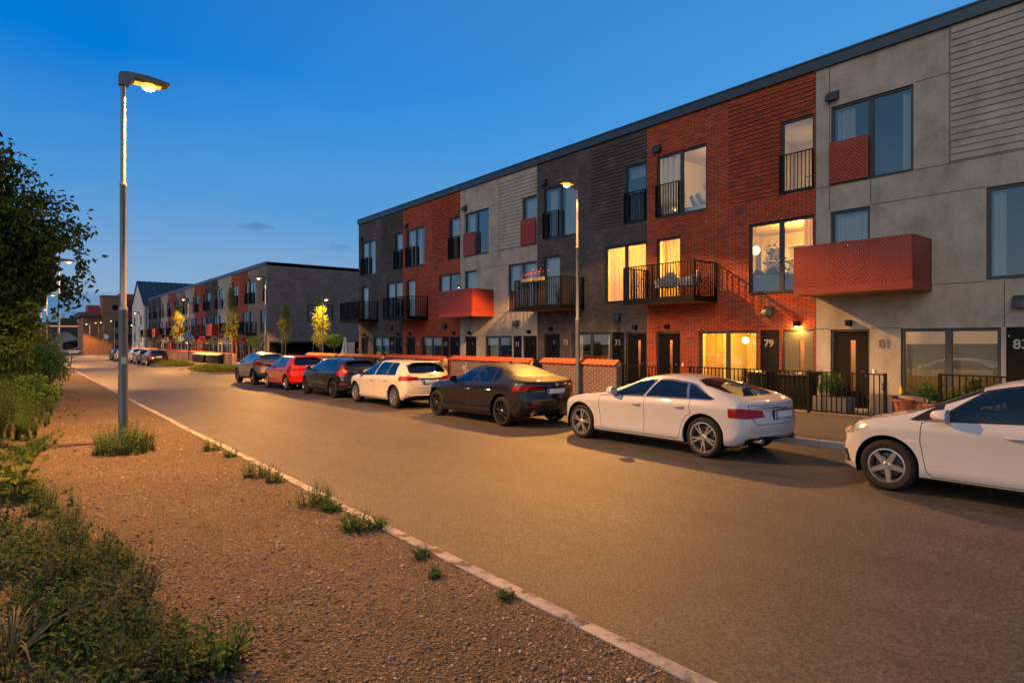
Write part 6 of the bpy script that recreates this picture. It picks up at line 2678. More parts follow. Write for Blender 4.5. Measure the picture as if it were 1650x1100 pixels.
def merge(parts):
    V, F, off = [], [], 0
    for v, f in parts:
        V.append(v)
        F.append(f + off)
        off += len(v)
    return np.concatenate(V), np.concatenate(F)


def blob_points(n, c, r, rng=RNG, shell=.55):
    p = rng.normal(size=(n, 3))
    p /= np.linalg.norm(p, axis=1, keepdims=True)
    q = (shell + (1 - shell) * rng.random((n, 1))) ** .7
    return np.array(c) + p * q * np.array(r), p


def ramify(root, direction, length, radius, depth, rng, out, tips, spread=.6, up=.15):
    pts = [Vector(root)]
    d = Vector(direction).normalized()
    n = 4
    for k in range(n):
        d = (d + Vector(rng.normal(size=3)) * .12 + Vector((0, 0, up * .25))).normalized()
        pts.append(pts[-1] + d * length / n)
    out.append((pts, [radius * (1 - .45 * k / n) for k in range(n + 1)]))
    if depth == 0:
        tips.append(pts[-1])
        tips.append(pts[-2])
        return
    for k in range(3 if depth > 1 else 4):
        base = pts[2 + (k % 3)]
        a = Vector(rng.normal(size=3)) * spread
        ramify(base, d + a, length * rng.uniform(.45, .66), radius * .5, depth - 1, rng, out, tips, spread, up)


def big_tree():
    rng = np.random.default_rng(5)
    x0, y0 = TREE
    z0 = G(y0)
    t = thing('broadleaf_tree', (x0, y0, z0), 'big dark broadleaf tree reaching in from the left edge above the lamps', 'tree')
    org = (x0, y0, z0)
    limbs, tips = [], []
    ramify((x0, y0, z0 - .2), (0.02, 0, 1), 3.2, .26, 0, rng, limbs, [], up=.3)
    top = limbs[0][0][-1]
    for k in range(9):
        a = 2 * math.pi * k / 9 + rng.uniform(-.2, .2)
        e = rng.uniform(.15, 1.1)
        st = limbs[0][0][int(rng.integers(1, 5))]
        ramify(st, (math.cos(a), math.sin(a), e), rng.uniform(1.6, 2.3), .10, 2, rng, limbs, tips, .75, .2)
    m = MB(org)
    m.tube(*limbs[0], 10)
    m.build('trunk', M['bark'], t, smooth=True)
    m = MB(org)
    for pts, rs in limbs[1:]:
        m.tube(pts, rs, 5, caps=False)
    m.build('limbs', M['bark'], t, smooth=True)
    cl = []
    # leaf sprays at the twig tips and through lobes of the crown
    lobes = [((-.3, 0, 6.2), (2.5, 2.5, 2.3), 190), ((1.5, -.4, 5.2), (2.4, 2.0, 1.9), 230), ((-1.2, .5, 4.8), (2.3, 2.2, 2.2), 130), ((2.0, .3, 4.1), (1.9, 1.8, 1.3), 120), ((-.2, .3, 8.1), (1.6, 1.7, .9), 70),
             ((.6, .2, 7.2), (1.7, 1.6, 1.2), 90), ((1.7, -.3, 3.2), (1.4, 1.6, 1.1), 90), ((-.6, -.8, 2.6), (2.6, 2.2, 1.4), 130), ((1.3, .6, 5.4), (1.5, 1.6, 1.1), 80)]
    cents = [np.array(p) - np.array(org) for p in tips if p.z > z0 + 1.6 and (p - Vector((x0, y0, z0 + 4.6))).length < 4.0]
    for c, r, n in lobes:
        p, _ = blob_points(n, c, r, rng, .35)
        cents += list(p)
    cents = np.array(cents)
    P = []
    S = []
    for c in cents:
        k = int(rng.integers(30, 46))
        q = rng.normal(size=(k, 3)) * np.array([.27, .27, .20]) * rng.uniform(.7, 1.25)
        P.append(c + q)
        S.append(rng.uniform(.13, .25, k))
    P = np.concatenate(P)
    S = np.concatenate(S)
    # the crown is thin where the lamps behind it show through
    cam = np.array([0, 0, 1.9])
    keep = np.ones(len(P), bool)
    W = P + np.array(org) - cam
    W /= np.linalg.norm(W, axis=1, keepdims=True)
    for (lx, ly, z0_, z1_, rad) in ((2.10, 49.0, 1.0, 7.6, .0030), (2.62, 49.0, 6.6, 7.6, .0075), (2.95, 82.0, 6.2, 6.9, .006), (3.3, 115.0, 6.0, 6.8, .005)):
        for q in np.linspace(z0_, z1_, 12):
            dv = np.array([lx, ly, q + G(ly) * .6]) - cam
            dv /= np.linalg.norm(dv)
            keep &= np.linalg.norm(W - dv, axis=1) > rad + .0012
    P, S = P[keep], S[keep]
    V, F = leaf_cloud(P, S, .35, rng, .5)
    np_mesh('crown', V, F, M['leaf_dark'], t)
    return t


TREE = (-2.1, 25.0)


def shrub(name, x, y, r, h, n, leaf, label, mat, group=None, seed=1, z=None, cat='shrub', width=.42, stems=7):
    rng = np.random.default_rng(seed)
    z0 = verge_z(x, y) if z is None else z
    t = thing(name, (x, y, z0), label, cat, group)
    m = MB((x, y, z0))
    ends = []
    for k in range(stems):
        a = 2 * math.pi * k / stems + rng.uniform(-.3, .3)
        rr = r * rng.uniform(.3, .8)
        e = Vector((x + rr * math.cos(a), y + rr * math.sin(a), z0 + h * rng.uniform(.6, .95)))
        m.tube([(x + .05 * math.cos(a), y + .05 * math.sin(a), z0 - .03), (x + rr * .45 * math.cos(a), y + rr * .45 * math.sin(a), z0 + h * .4), e], [.016, .011, .004], 5)
    m.build('stems', M['stem'], t, smooth=True)
    nb = max(4, int(n / 60))
    P = []
    for k in range(nb):
        a = rng.uniform(0, 2 * math.pi)
        rr = r * math.sqrt(rng.random()) * .8
        hh = h * (1 - .55 * (rr / r) ** 2) * rng.uniform(.35, .9)
        p, _ = blob_points(int(n / nb), (rr * math.cos(a), rr * math.sin(a), hh), (r * .34, r * .34, h * .22), rng, .2)
        P.append(p)
    P = np.concatenate(P)
    P = P[P[:, 2] > .02]
    V, F = leaf_cloud(P, rng.uniform(leaf * .6, leaf * 1.3, len(P)), -.2, rng, width)
    np_mesh('foliage', V, F, M[mat], t)
    return t


def herb_arrays(rng, h, stems, leaf, lean=.5, width=.32, step=None, spread=0.0):
    """an upright weed: stems set with leaves, from the ground up"""
    parts, sp = [], []
    step = step or leaf * .45
    for s in range(stems):
        a = rng.uniform(0, 2 * math.pi)
        b0 = spread * math.sqrt(rng.random())
        bx, by = b0 * math.cos(a), b0 * math.sin(a)
        ln = rng.uniform(.05, lean)
        hh = h * rng.uniform(.6, 1.0) / (1 + .55 * max(0, ln - .3)) * (1 - .45 * (b0 / spread if spread else 0) ** 2)
        n = max(4, int(hh / step))
        tt = np.linspace(.06, 1, n)
        off = np.array([math.cos(a), math.sin(a)])
        px = bx + off[0] * ln * hh * tt ** 1.5
        py = by + off[1] * ln * hh * tt ** 1.5
        pz = hh * tt
        ang = np.arange(n) * 2.4 + rng.uniform(0, 6)
        lf = leaf * (1.1 - .65 * tt) * rng.uniform(.8, 1.2, n)
        d = np.stack([np.cos(ang), np.sin(ang), .35 + .5 * tt + rng.normal(0, .15, n)], 1)
        d /= np.linalg.norm(d, axis=1, keepdims=True)
        b = np.stack([px, py, pz], 1)
        sd = np.cross(d, np.array([0, 0, 1.]))
        sd /= np.linalg.norm(sd, axis=1, keepdims=True) + 1e-9
        up = np.cross(sd, d)
        L = lf[:, None]
        V = np.stack([b, b + d * L * .45 + sd * L * width * .5 + up * L * .06, b + d * L - up * L * .12, b + d * L * .45 - sd * L * width * .5 + up * L * .06], 1).reshape(-1, 3)
        parts.append((V, np.arange(n * 4).reshape(-1, 4)))
        # the stem itself: a thin three-sided tube
        k = 5
        ts = np.linspace(0, 1, k)
        ring = []
        for q in ts:
            c = np.array([bx + off[0] * ln * hh * q ** 1.5, by + off[1] * ln * hh * q ** 1.5, hh * q])
            rad = .004 * (1.1 - q) * (1 + h)
            ring += [c + rad * np.array([math.cos(2.1 * j), math.sin(2.1 * j), 0]) for j in range(3)]
        f = []
        for i in range(k - 1):
            for j in range(3):
                f.append((i * 3 + j, i * 3 + (j + 1) % 3, (i + 1) * 3 + (j + 1) % 3, (i + 1) * 3 + j))
        sp.append((np.array(ring), np.array(f)))
    lv, lf_ = merge(parts)
    sv, sf = merge(sp)
    return lv, lf_, sv, sf


def herb(name, x, y, h, stems, leaf, label, mat, seed, lean=.5, width=.32, group=None, z=None, cat='weed', spread=0.0):
    rng = np.random.default_rng(seed)
    z0 = verge_z(x, y) if z is None else z
    t = thing(name, (x, y, z0 - .01), label, cat, group)
    lv, lf, sv, sf = herb_arrays(rng, h, stems, leaf, lean, width, spread=spread)
    np_mesh('leaves', lv, lf, M[mat], t)
    np_mesh('stems', sv, sf, M['stem'], t)
    return t


def street_tree(x, y, h, label, seed, crown_w=.62, bare=.36, mat='leaf_fresh', stakes=True):
    rng = np.random.default_rng(seed)
    z0 = G(y) + .02
    t = thing('young_tree', (x, y, z0), label, 'tree', 'young trees along the kerb')
    m = MB((x, y, z0))
    pts = [(x + .02 * math.sin(k * 1.7 + seed), y + .02 * math.cos(k), z0 - .1 + (h * .93 + .1) * k / 6) for k in range(7)]
    m.tube(pts, [.05, .045, .04, .034, .026, .017, .006], 8)
    for k in range(26):
        f = rng.uniform(bare, .88)
        a = rng.uniform(0, 6.28)
        w = crown_w * .75 * math.sin(math.pi * min(1, (1 - f) / (1 - bare)) ** .8 * .62 + .15)
        m.tube([(x, y, z0 + h * f), (x + w * .5 * math.cos(a), y + w * .5 * math.sin(a), z0 + h * f + w * .35), (x + w * math.cos(a), y + w * math.sin(a), z0 + h * f + w * .9)], [.014, .01, .004], 4)
    m.build('trunk', M['bark'], t, smooth=True)
    P = []
    for k in range(95):
        f = bare + (1 - bare) * rng.random() ** .85
        u = (f - bare) / (1 - bare)
        w = crown_w * (math.sin(math.pi * min(1, u * .82 + .16)) ** .75) * (1 - .35 * u)
        a = rng.uniform(0, 6.28)
        rr = w * math.sqrt(rng.random()) * rng.uniform(.75, 1.15)
        c = np.array([rr * math.cos(a), rr * math.sin(a), h * f])
        P.append(c + rng.normal(size=(22, 3)) * np.array([.13, .13, .16]))
    P = np.concatenate(P)
    V, F = leaf_cloud(P, rng.uniform(.07, .15, len(P)), .3, rng, .6)
    np_mesh('crown', V, F, M[mat], t)
    if stakes:
        for dx, dy in ((.45, .3), (-.45, -.3)):
            s = MB((x, y, z0))
            s.tube([(x + dx, y + dy, z0 - .1), (x + dx, y + dy, z0 + 1.1)], .04, 8)
            s.build('stake', M['wood'], t, smooth=True)
    return t


def ball_tree(x, y, zc, r, label, seed):
    rng = np.random.default_rng(seed)
    z0 = G(y) + .1
    t = thing('ball_tree', (x, y, z0), label, 'tree', 'clipped ball trees')
    m = MB((x, y, z0))
    m.tube([(x, y, z0 - .05), (x, y, zc)], .035, 8)
    m.build('trunk', M['bark'], t, smooth=True)
    P, d = blob_points(1500, (0, 0, zc - z0), (r, r, r * .82), rng, .6)
    P += rng.normal(size=P.shape) * .05
    V, F = leaf_cloud(P, rng.uniform(.07, .13, len(P)), 0, rng, .5, d)
    np_mesh('crown', V, F, M['leaf_weed'], t)
    return t


def undergrowth():
    """the wild growth left of the gravel: too many plants to count"""
    rng = np.random.default_rng(21)
    edge_y = [0, 3.6, 4.4, 5.6, 7.2, 9, 11.5, 15, 20, 26, 34, 45, 54, 70, 100]
    edge_x = [.3, .52, .62, .55, .36, .12, .0, .42, .85, 1.0, 1.25, 1.6, 1.95, 2.3, 2.6]
    protos = []
    for k in range(12):
        h = rng.uniform(.35, .75)
        protos.append(herb_arrays(rng, h, int(rng.integers(12, 22)), rng.uniform(.075, .13), .7, rng.uniform(.28, .45), spread=.16) + (h,))
    low = [herb_arrays(rng, .16, 9, .06, 1.4, .5) + (.16,) for k in range(6)]
    tall = [herb_arrays(rng, 1.25, 12, .13, .5, .4, step=.05) + (1.25,) for k in range(6)]
    acc = {'leaf_weed': [], 'leaf_silver': [], 'leaf_dark': [], 'stem': []}

    def put(pr, x, y, s, mat):
        lv, lf, sv, sf, h = pr
        a = rng.uniform(0, 6.28)
        c, sn = math.cos(a), math.sin(a)
        Rm = np.array([[c, -sn, 0], [sn, c, 0], [0, 0, 1]])
        o = np.array([x, y, verge_z(x, y) - .01])
        acc[mat].append((lv @ Rm.T * s + o, lf))
        acc['stem'].append((sv @ Rm.T * s + o, sf))
    # near: dense knee-high weeds
    n = 0
    while n < 520:
        y = 3.3 + 12 * rng.random() ** 1.2
        e = float(np.interp(y, edge_y, edge_x))
        x = e + .12 - abs(rng.normal(0, .45))
        if x < -.8 or math.hypot(x, y) < 3.0:
            continue
        n += 1
        d = (e - x)
        if hash2(x * 3.1 + 5, y * 1.7) > .28 and rng.random() < .9:
            continue
        if 9.3 < y < 14.5 and x > -.7 and rng.random() < .72:
            if rng.random() < .5:
                put(low[int(rng.integers(6))], x, y, rng.uniform(.8, 1.5), 'leaf_weed')
            continue
        if rng.random() < .28:
            put(low[int(rng.integers(6))], x + rng.uniform(0, .25), y, rng.uniform(.8, 1.5), 'leaf_weed')
        else:
            mt = 'leaf_silver' if rng.random() < .25 else ('leaf_dark' if rng.random() < .3 else 'leaf_weed')
            s = rng.uniform(.55, 1.0) * (.65 + min(.6, d * .5)) * (1.0 if y < 9 else .75)
            put(protos[int(rng.integers(12))], x, y, s, mt)
    # farther: waist-high brush
    n = 0
    while n < 330:
        y = 15 + 62 * rng.random() ** 1.4
        e = float(np.interp(y, edge_y, edge_x))
        x = e - abs(rng.normal(0, .9)) - .05
        if x < -.03 * y - 1.2:
            continue
        n += 1
        d = e - x
        s = rng.uniform(.45, .85) * (.45 + min(.75, d * .6))
        put(tall[int(rng.integers(6))], x, y, s * (1.0 if y < 22 else 1.25), 'leaf_weed' if rng.random() < .6 else 'leaf_dark')
    # stray sprigs out on the gravel
    for k in range(70):
        y = 3 + 25 * rng.random()
        e = float(np.interp(y, edge_y, edge_x))
        x = e + abs(rng.normal(0, .35))
        put(low[int(rng.integers(6))], x, y, rng.uniform(.25, .7), 'leaf_weed')
    V, F, mi = [], [], []
    off = 0
    mats = list(acc)
    for k, mname in enumerate(mats):
        v, f = merge(acc[mname])
        V.append(v)
        F.append(f + off)
        mi.append(np.full(len(f), k))
        off += len(v)
    o = np_mesh('undergrowth', np.concatenate(V), np.concatenate(F), None, None, np.concatenate(mi), [M[m] for m in mats])
    tag(o, 'wild green weeds and brush left of the gravel verge', 'undergrowth', kind='stuff')


def pebbles():
    rng = np.random.default_rng(3)
    base = np.array([(-1, -1, -1), (1, -1, -1), (1, 1, -1), (-1, 1, -1), (-.7, -.8, .9), (.8, -.7, 1), (.7, .8, .8), (-.8, .7, 1)]) * .6
    quad = np.array([(0, 3, 2, 1), (4, 5, 6, 7), (0, 1, 5, 4), (1, 2, 6, 5), (2, 3, 7, 6), (3, 0, 4, 7)])
    N = 34000
    y = 2.2 + 16 * rng.random(N * 2) ** 1.9
    x = rng.uniform(-.6, 3.0, N * 2)
    k = np.interp(y, [0, 16, 29], [2.86, 2.9, 3.0])
    ok = x < k
    x, y = x[ok][:N], y[ok][:N]
    N = len(x)
    z = np.array([verge_z(a, b) for a, b in zip(x, y)])
    s = np.exp(rng.normal(math.log(.0072), .42, N))
    s = np.clip(s, .0035, .026)
    V = base[None] * (1 + rng.normal(0, .22, (N, 8, 3)))
    V *= s[:, None, None] * np.stack([rng.uniform(.8, 1.5, N), rng.uniform(.8, 1.3, N), rng.uniform(.4, .8, N)], 1)[:, None, :]
    a = rng.uniform(0, 6.28, N)
    c, sn = np.cos(a), np.sin(a)
    X = V[:, :, 0] * c[:, None] - V[:, :, 1] * sn[:, None]
    Y = V[:, :, 0] * sn[:, None] + V[:, :, 1] * c[:, None]
    V = np.stack([X + x[:, None], Y + y[:, None], V[:, :, 2] + z[:, None] + s[:, None] * .15], 2).reshape(-1, 3)
    F = (quad[None] + (np.arange(N) * 8)[:, None, None]).reshape(-1, 4)
    o = np_mesh('loose_gravel', V, F, M['pebble'])
    tag(o, 'loose brown stones strewn over the gravel verge', 'gravel', kind='stuff')


def islands():
    for (x0, x1, y0, y1, lb, sd) in ((9.3, 11.9, 43.2, 48.6, 'low green plants filling the nearer planting island', 1), (9.6, 12.0, 57.2, 64.0, 'low green plants filling the farther planting island', 2)):
        mb = MB()
        n = 28
        cx, cy, rx, ry = (x0 + x1) / 2, (y0 + y1) / 2, (x1 - x0) / 2, (y1 - y0) / 2
        outer, inner = [], []
        for k in range(n):
            a = 2 * math.pi * k / n
            c, s = math.cos(a), math.sin(a)
            u, v = math.copysign(abs(c) ** .6, c), math.copysign(abs(s) ** .6, s)
            outer.append((cx + rx * u, cy + ry * v))
            inner.append((cx + (rx - .14) * u, cy + (ry - .14) * v))
        vs = [(x, y, G(y) - .1) for x, y in outer] + [(x, y, G(y) + .12) for x, y in outer] + [(x, y, G(y) + .12) for x, y in inner] + [(x, y, G(y) + .05) for x, y in inner]
        fs = []
        for q in range(3):
            for k in range(n):
                fs.append((q * n + k, q * n + (k + 1) % n, (q + 1) * n + (k + 1) % n, (q + 1) * n + k))
        mb.add(vs, fs)
        tag(mb.build('island_kerb', M['granite']), kind='structure')
        mb = MB()
        mb.add([(x, y, G(y) + .08) for x, y in inner], [tuple(range(n))])
        tag(mb.build('island_soil', M['island_soil']), kind='structure')
        rng = np.random.default_rng(40 + sd)
        P = []
        for k in range(150):
            a, r = rng.uniform(0, 6.28), math.sqrt(rng.random()) * .93
            c = np.array([cx + rx * r * math.cos(a), cy + ry * r * math.sin(a), 0])
            hh = .42 * (1 - .4 * r * r) * rng.uniform(.6, 1.1)
            q = rng.normal(size=(42, 3)) * np.array([.2, .2, .12])
            q[:, 2] = np.abs(q[:, 2]) + hh - .12
            c[2] = G(c[1]) + .06
            P.append(c + q)
        P = np.concatenate(P)
        V, F = leaf_cloud(P, rng.uniform(.08, .17, len(P)), -.3, rng, .4)
        tag(np_mesh('ground_cover', V, F, M['leaf_cover']), lb, 'ground cover', kind='stuff')


def house_plants():
    rng = np.random.default_rng(8)

    def plant(name, x, y, z, h, stems, leaf, width, label, mat='leaf_house', seed=0, lean=.6, flowers=None):
        t = herb(name, x, y, h, stems, leaf, label, mat, seed, lean, width, z=z, cat='plant')
        if flowers:
            P = rng.normal(size=(34, 3)) * np.array([.05, .22, .06]) + np.array([0, 0, h * .8])
            V, F = leaf_cloud(P, rng.uniform(.03, .07, len(P)), 0, rng, .8)
            np_mesh('flowers', V, F, M[flowers], t)
        return t
    plant('monstera', 18.45, 9.55, 3.62, .95, 14, .34, .75, 'large-leaved house plant behind the lit upper window', seed=3, lean=.6)
    plant('hanging_plant', 19.6, 10.55, 4.75, .45, 9, .2, .5, 'leafy plant on the shelf near the pendant lamp', seed=4, lean=1.0)
    plant('potted_grass', 16.9, 6.12, G(6) + .57, .42, 22, .2, .12, 'spiky grass growing in the square grey planter', 'leaf_weed', 5, .5)
    for k, (yy, r, lb) in enumerate(((5.25, .30, 'round clipped shrub at the far end of the long planter'), (4.75, .24, 'yellow-green shrub in the middle of the long planter'), (4.25, .36, 'tall leafy shrub at the near end of the long planter'))):
        shrub('potted_shrub', 17.12, yy, r, r * 1.9, 900, .065, lb, ['leaf_weed', 'leaf_cover', 'leaf_dark'][k], seed=60 + k, z=G(yy) + .38)
    shrub('yard_shrub', 16.25, 7.1, .38, .75, 1200, .07, 'leafy shrub behind the railing in front of the concrete house door', 'leaf_weed', seed=70, z=G(7) + .5)
    plant('aloe', 17.15, 5.02, G(5) + .38, .5, 16, .3, .14, 'upright spiky plant under the blind-covered window', 'leaf_weed', 11, .6)
    for k, (x, y, lb, fl) in enumerate(((16.33, 19.3, 'pink flowering plant in the far flower box on the balcony rail', 'flower_pink'), (16.33, 18.55, 'pink flowering plant in the middle flower box on the balcony rail', 'flower_pink'))):
        plant('balcony_flowers', x, y, 4.40, .3, 24, .08, .5, lb, 'leaf_weed', 20 + k, 1.0, fl)
    plant('balcony_plant', 16.75, 31.0, 3.3, .9, 16, .16, .4, 'green balcony plant at the red brick house numbered 65', 'leaf_weed', 31, .6)
    plant('balcony_plant', 16.75, 29.9, 3.3, .75, 16, .14, .4, 'smaller green balcony plant at the red brick house numbered 65', 'leaf_weed', 32, .6)
    plant('balcony_plant', 16.8, 36.6, 3.3, .95, 22, .16, .4, 'bushy green plant on the balcony of the dark brick end house', 'leaf_weed', 33, .7)
    plant('balcony_plant', 16.8, 17.9, 3.32, .9, 14, .16, .4, 'tall potted plant at the near end of the flowered balcony', 'leaf_weed', 34, .5)
    shrub('yard_shrub', 17.0, 36.2, .5, 1.3, 1200, .1, 'shrub by the far door of the dark brick end house', 'leaf_weed', seed=72, z=G(36) + .1)


def make_plants():
    big_tree()
    undergrowth()
    pebbles()
    islands()
    herb('lamp_bush', 1.46, 12.6, .64, 170, .075, 'dark green bush of upright shoots growing round the foot of the near left lamp post', 'leaf_weed', 50, .3, .42, cat='shrub', spread=.46)
    # weeds pushing up along the kerb
    kerb = [(2.72, 11.9, .34, 9), (2.78, 11.0, .24, 7), (2.66, 9.1, .40, 12), (2.74, 8.6, .30, 9), (2.70, 7.05, .44, 12), (2.78, 6.7, .25, 8), (2.68, 5.85, .34, 11), (2.86, 5.72, .22, 7), (2.78, 4.7, .16, 8), (2.62, 4.25, .12, 8), (2.8, 3.55, .12, 6)]
    spots = ['farthest clump of weeds on the left kerb, below the lamp bush', 'small second clump of weeds on the left kerb', 'broad weed clump at the kerb, third from the far end',
             'low weed tuft just before the third kerb clump', 'tallest weed clump on the kerb, pointing over the road', 'small weed tuft joined to the tallest kerb clump',
             'wide weed clump where the bare pale kerb begins', 'small tuft standing on the pale kerb edge', 'low weeds on the kerb halfway to the bottom edge', 'flat green tuft beside the kerb, near the bottom', 'tiny sprout on the kerb nearest the bottom edge']
    for k, ((x, y, h, n), lb) in enumerate(zip(kerb, spots)):
        herb('kerb_weed', x, y, h * .8, n * 3 + 10, .072 if h > .2 else .05, lb, 'leaf_weed', 100 + k, .6, .42, spread=h * .42, group='weeds along the left kerb')
    # plants one can tell apart in the foreground
    herb('feathery_weed', .92, 3.75, .36, 30, .13, 'bright green feathery weed at the bottom left of the gravel', 'leaf_weed', 130, 1.2, .34, spread=.12)
    herb('silver_weed', .42, 4.6, .52, 34, .10, 'grey-green silvery weed at the left edge of the gravel', 'leaf_silver', 131, .7, .3, spread=.15)
    herb('silver_weed', .62, 5.1, .55, 32, .10, 'grey-green silvery weed behind the first, leaning over the gravel', 'leaf_silver', 132, .7, .3, spread=.15)
    herb('broadleaf_weed', .0, 9.4, .72, 9, .24, 'weed with large leaves on the left, behind the tall brush', 'leaf_cover', 133, .9, .6)
    # stiff arching grass at the very left
    t = thing('grass_tuft', (-.02, 4.6, verge_z(-.02, 4.6)), 'arching pale grass tuft at the left edge', 'grass')
    m = MB(t.location)
    for k in range(26):
        a = random.uniform(0, 6.28)
        L = random.uniform(.45, .8)
        p = [Vector((-.02, 4.6, verge_z(-.02, 4.6)))]
        for q in range(1, 7):
            f = q / 6
            p.append(Vector((-.02 + math.cos(a) * L * f * .75, 4.6 + math.sin(a) * L * f * .75, verge_z(-.02, 4.6) + L * (f - .75 * f * f))))
        m.tube(p, [.005, .005, .0045, .004, .003, .002, .001], 4, caps=False)
    m.build('blades', M['stem_dry'], t)
    # shrubs under and beside the tree
    for k, (x, y, r, h, n, lb) in enumerate(((.2, 22.5, .85, 1.05, 4200, 'rounded green shrub below the tree, nearest the gravel'), (-.9, 24, 1.6, 2.6, 5200, 'tall dark shrub under the tree crown'),
                                             (.9, 33, 1.1, 2.1, 3800, 'shrub beside the second left lamp post'), (.4, 42, 1.6, 3.2, 4200, 'tall shrub beyond the second left lamp post'), (.9, 60, 1.5, 3.0, 3000, 'yellow-lit shrub by the third left lamp post'))):
        shrub('verge_shrub', x, y, r, h, n, .13 if k else .1, lb, ['leaf_weed', 'leaf_dark', 'leaf_weed', 'leaf_dark', 'leaf_cover'][k], 'shrubs below the tree', 80 + k)
    street_tree(14.95, 58.6, 6.8, 'slim lamplit tree just beyond the lamp post, by the nearer planting island', 1, .68, .34)
    street_tree(14.95, 82, 6.5, 'slim lamplit tree beside the round blue sign on the lamp post', 2, .88, .36)
    street_tree(18.2, 54.0, 5.2, 'slim tree before the brown end wall, left of the square window', 3, .66, .40)
    street_tree(17.2, 43.6, 5.1, 'slim tree beside the short lamp post, before the brown end wall', 4, .62, .36)
    ball_tree(17.2, 59.6, 1.75, .62, 'clipped ball tree at the near corner of the farther terrace', 5)
    ball_tree(16.6, 39.6, 1.85, .55, 'clipped ball tree behind the lamplit garden wall, next to the parasol', 6)
    house_plants()
# ------------------------------------------------------------------ the end of the street
def window_block(root, org, wall_axis, fixed, rects, mat='dark_pane'):
    """windows on a wall: wall_axis 'x' = wall facing -x at x=fixed, 'y' = wall facing -y at y=fixed"""
    for (a0, a1, z0, z1) in rects:
        f = MB(org)
        g = MB(org)
        fr = .09
        bars = ((a0, a0 + fr, z0, z1), (a1 - fr, a1, z0, z1), (a0 + fr, a1 - fr, z1 - fr, z1), (a0 + fr, a1 - fr, z0, z0 + fr), ((a0 + a1) / 2 - .04, (a0 + a1) / 2 + .04, z0 + fr, z1 - fr))
        for (p, q, r, s) in bars:
            if wall_axis == 'x':
                f.box(fixed - .06, fixed - .003, p, q, r, s)
            else:
                f.box(p, q, fixed - .06, fixed - .003, r, s)
        if wall_axis == 'x':
            g.box(fixed - .03, fixed - .005, a0 + fr, a1 - fr, z0 + fr, z1 - fr)
        else:
            g.box(a0 + fr, a1 - fr, fixed - .03, fixed - .005, z0 + fr, z1 - fr)
        w = f.build('window', M['frame_metal'], root)
        g.build('pane', M[mat], w)


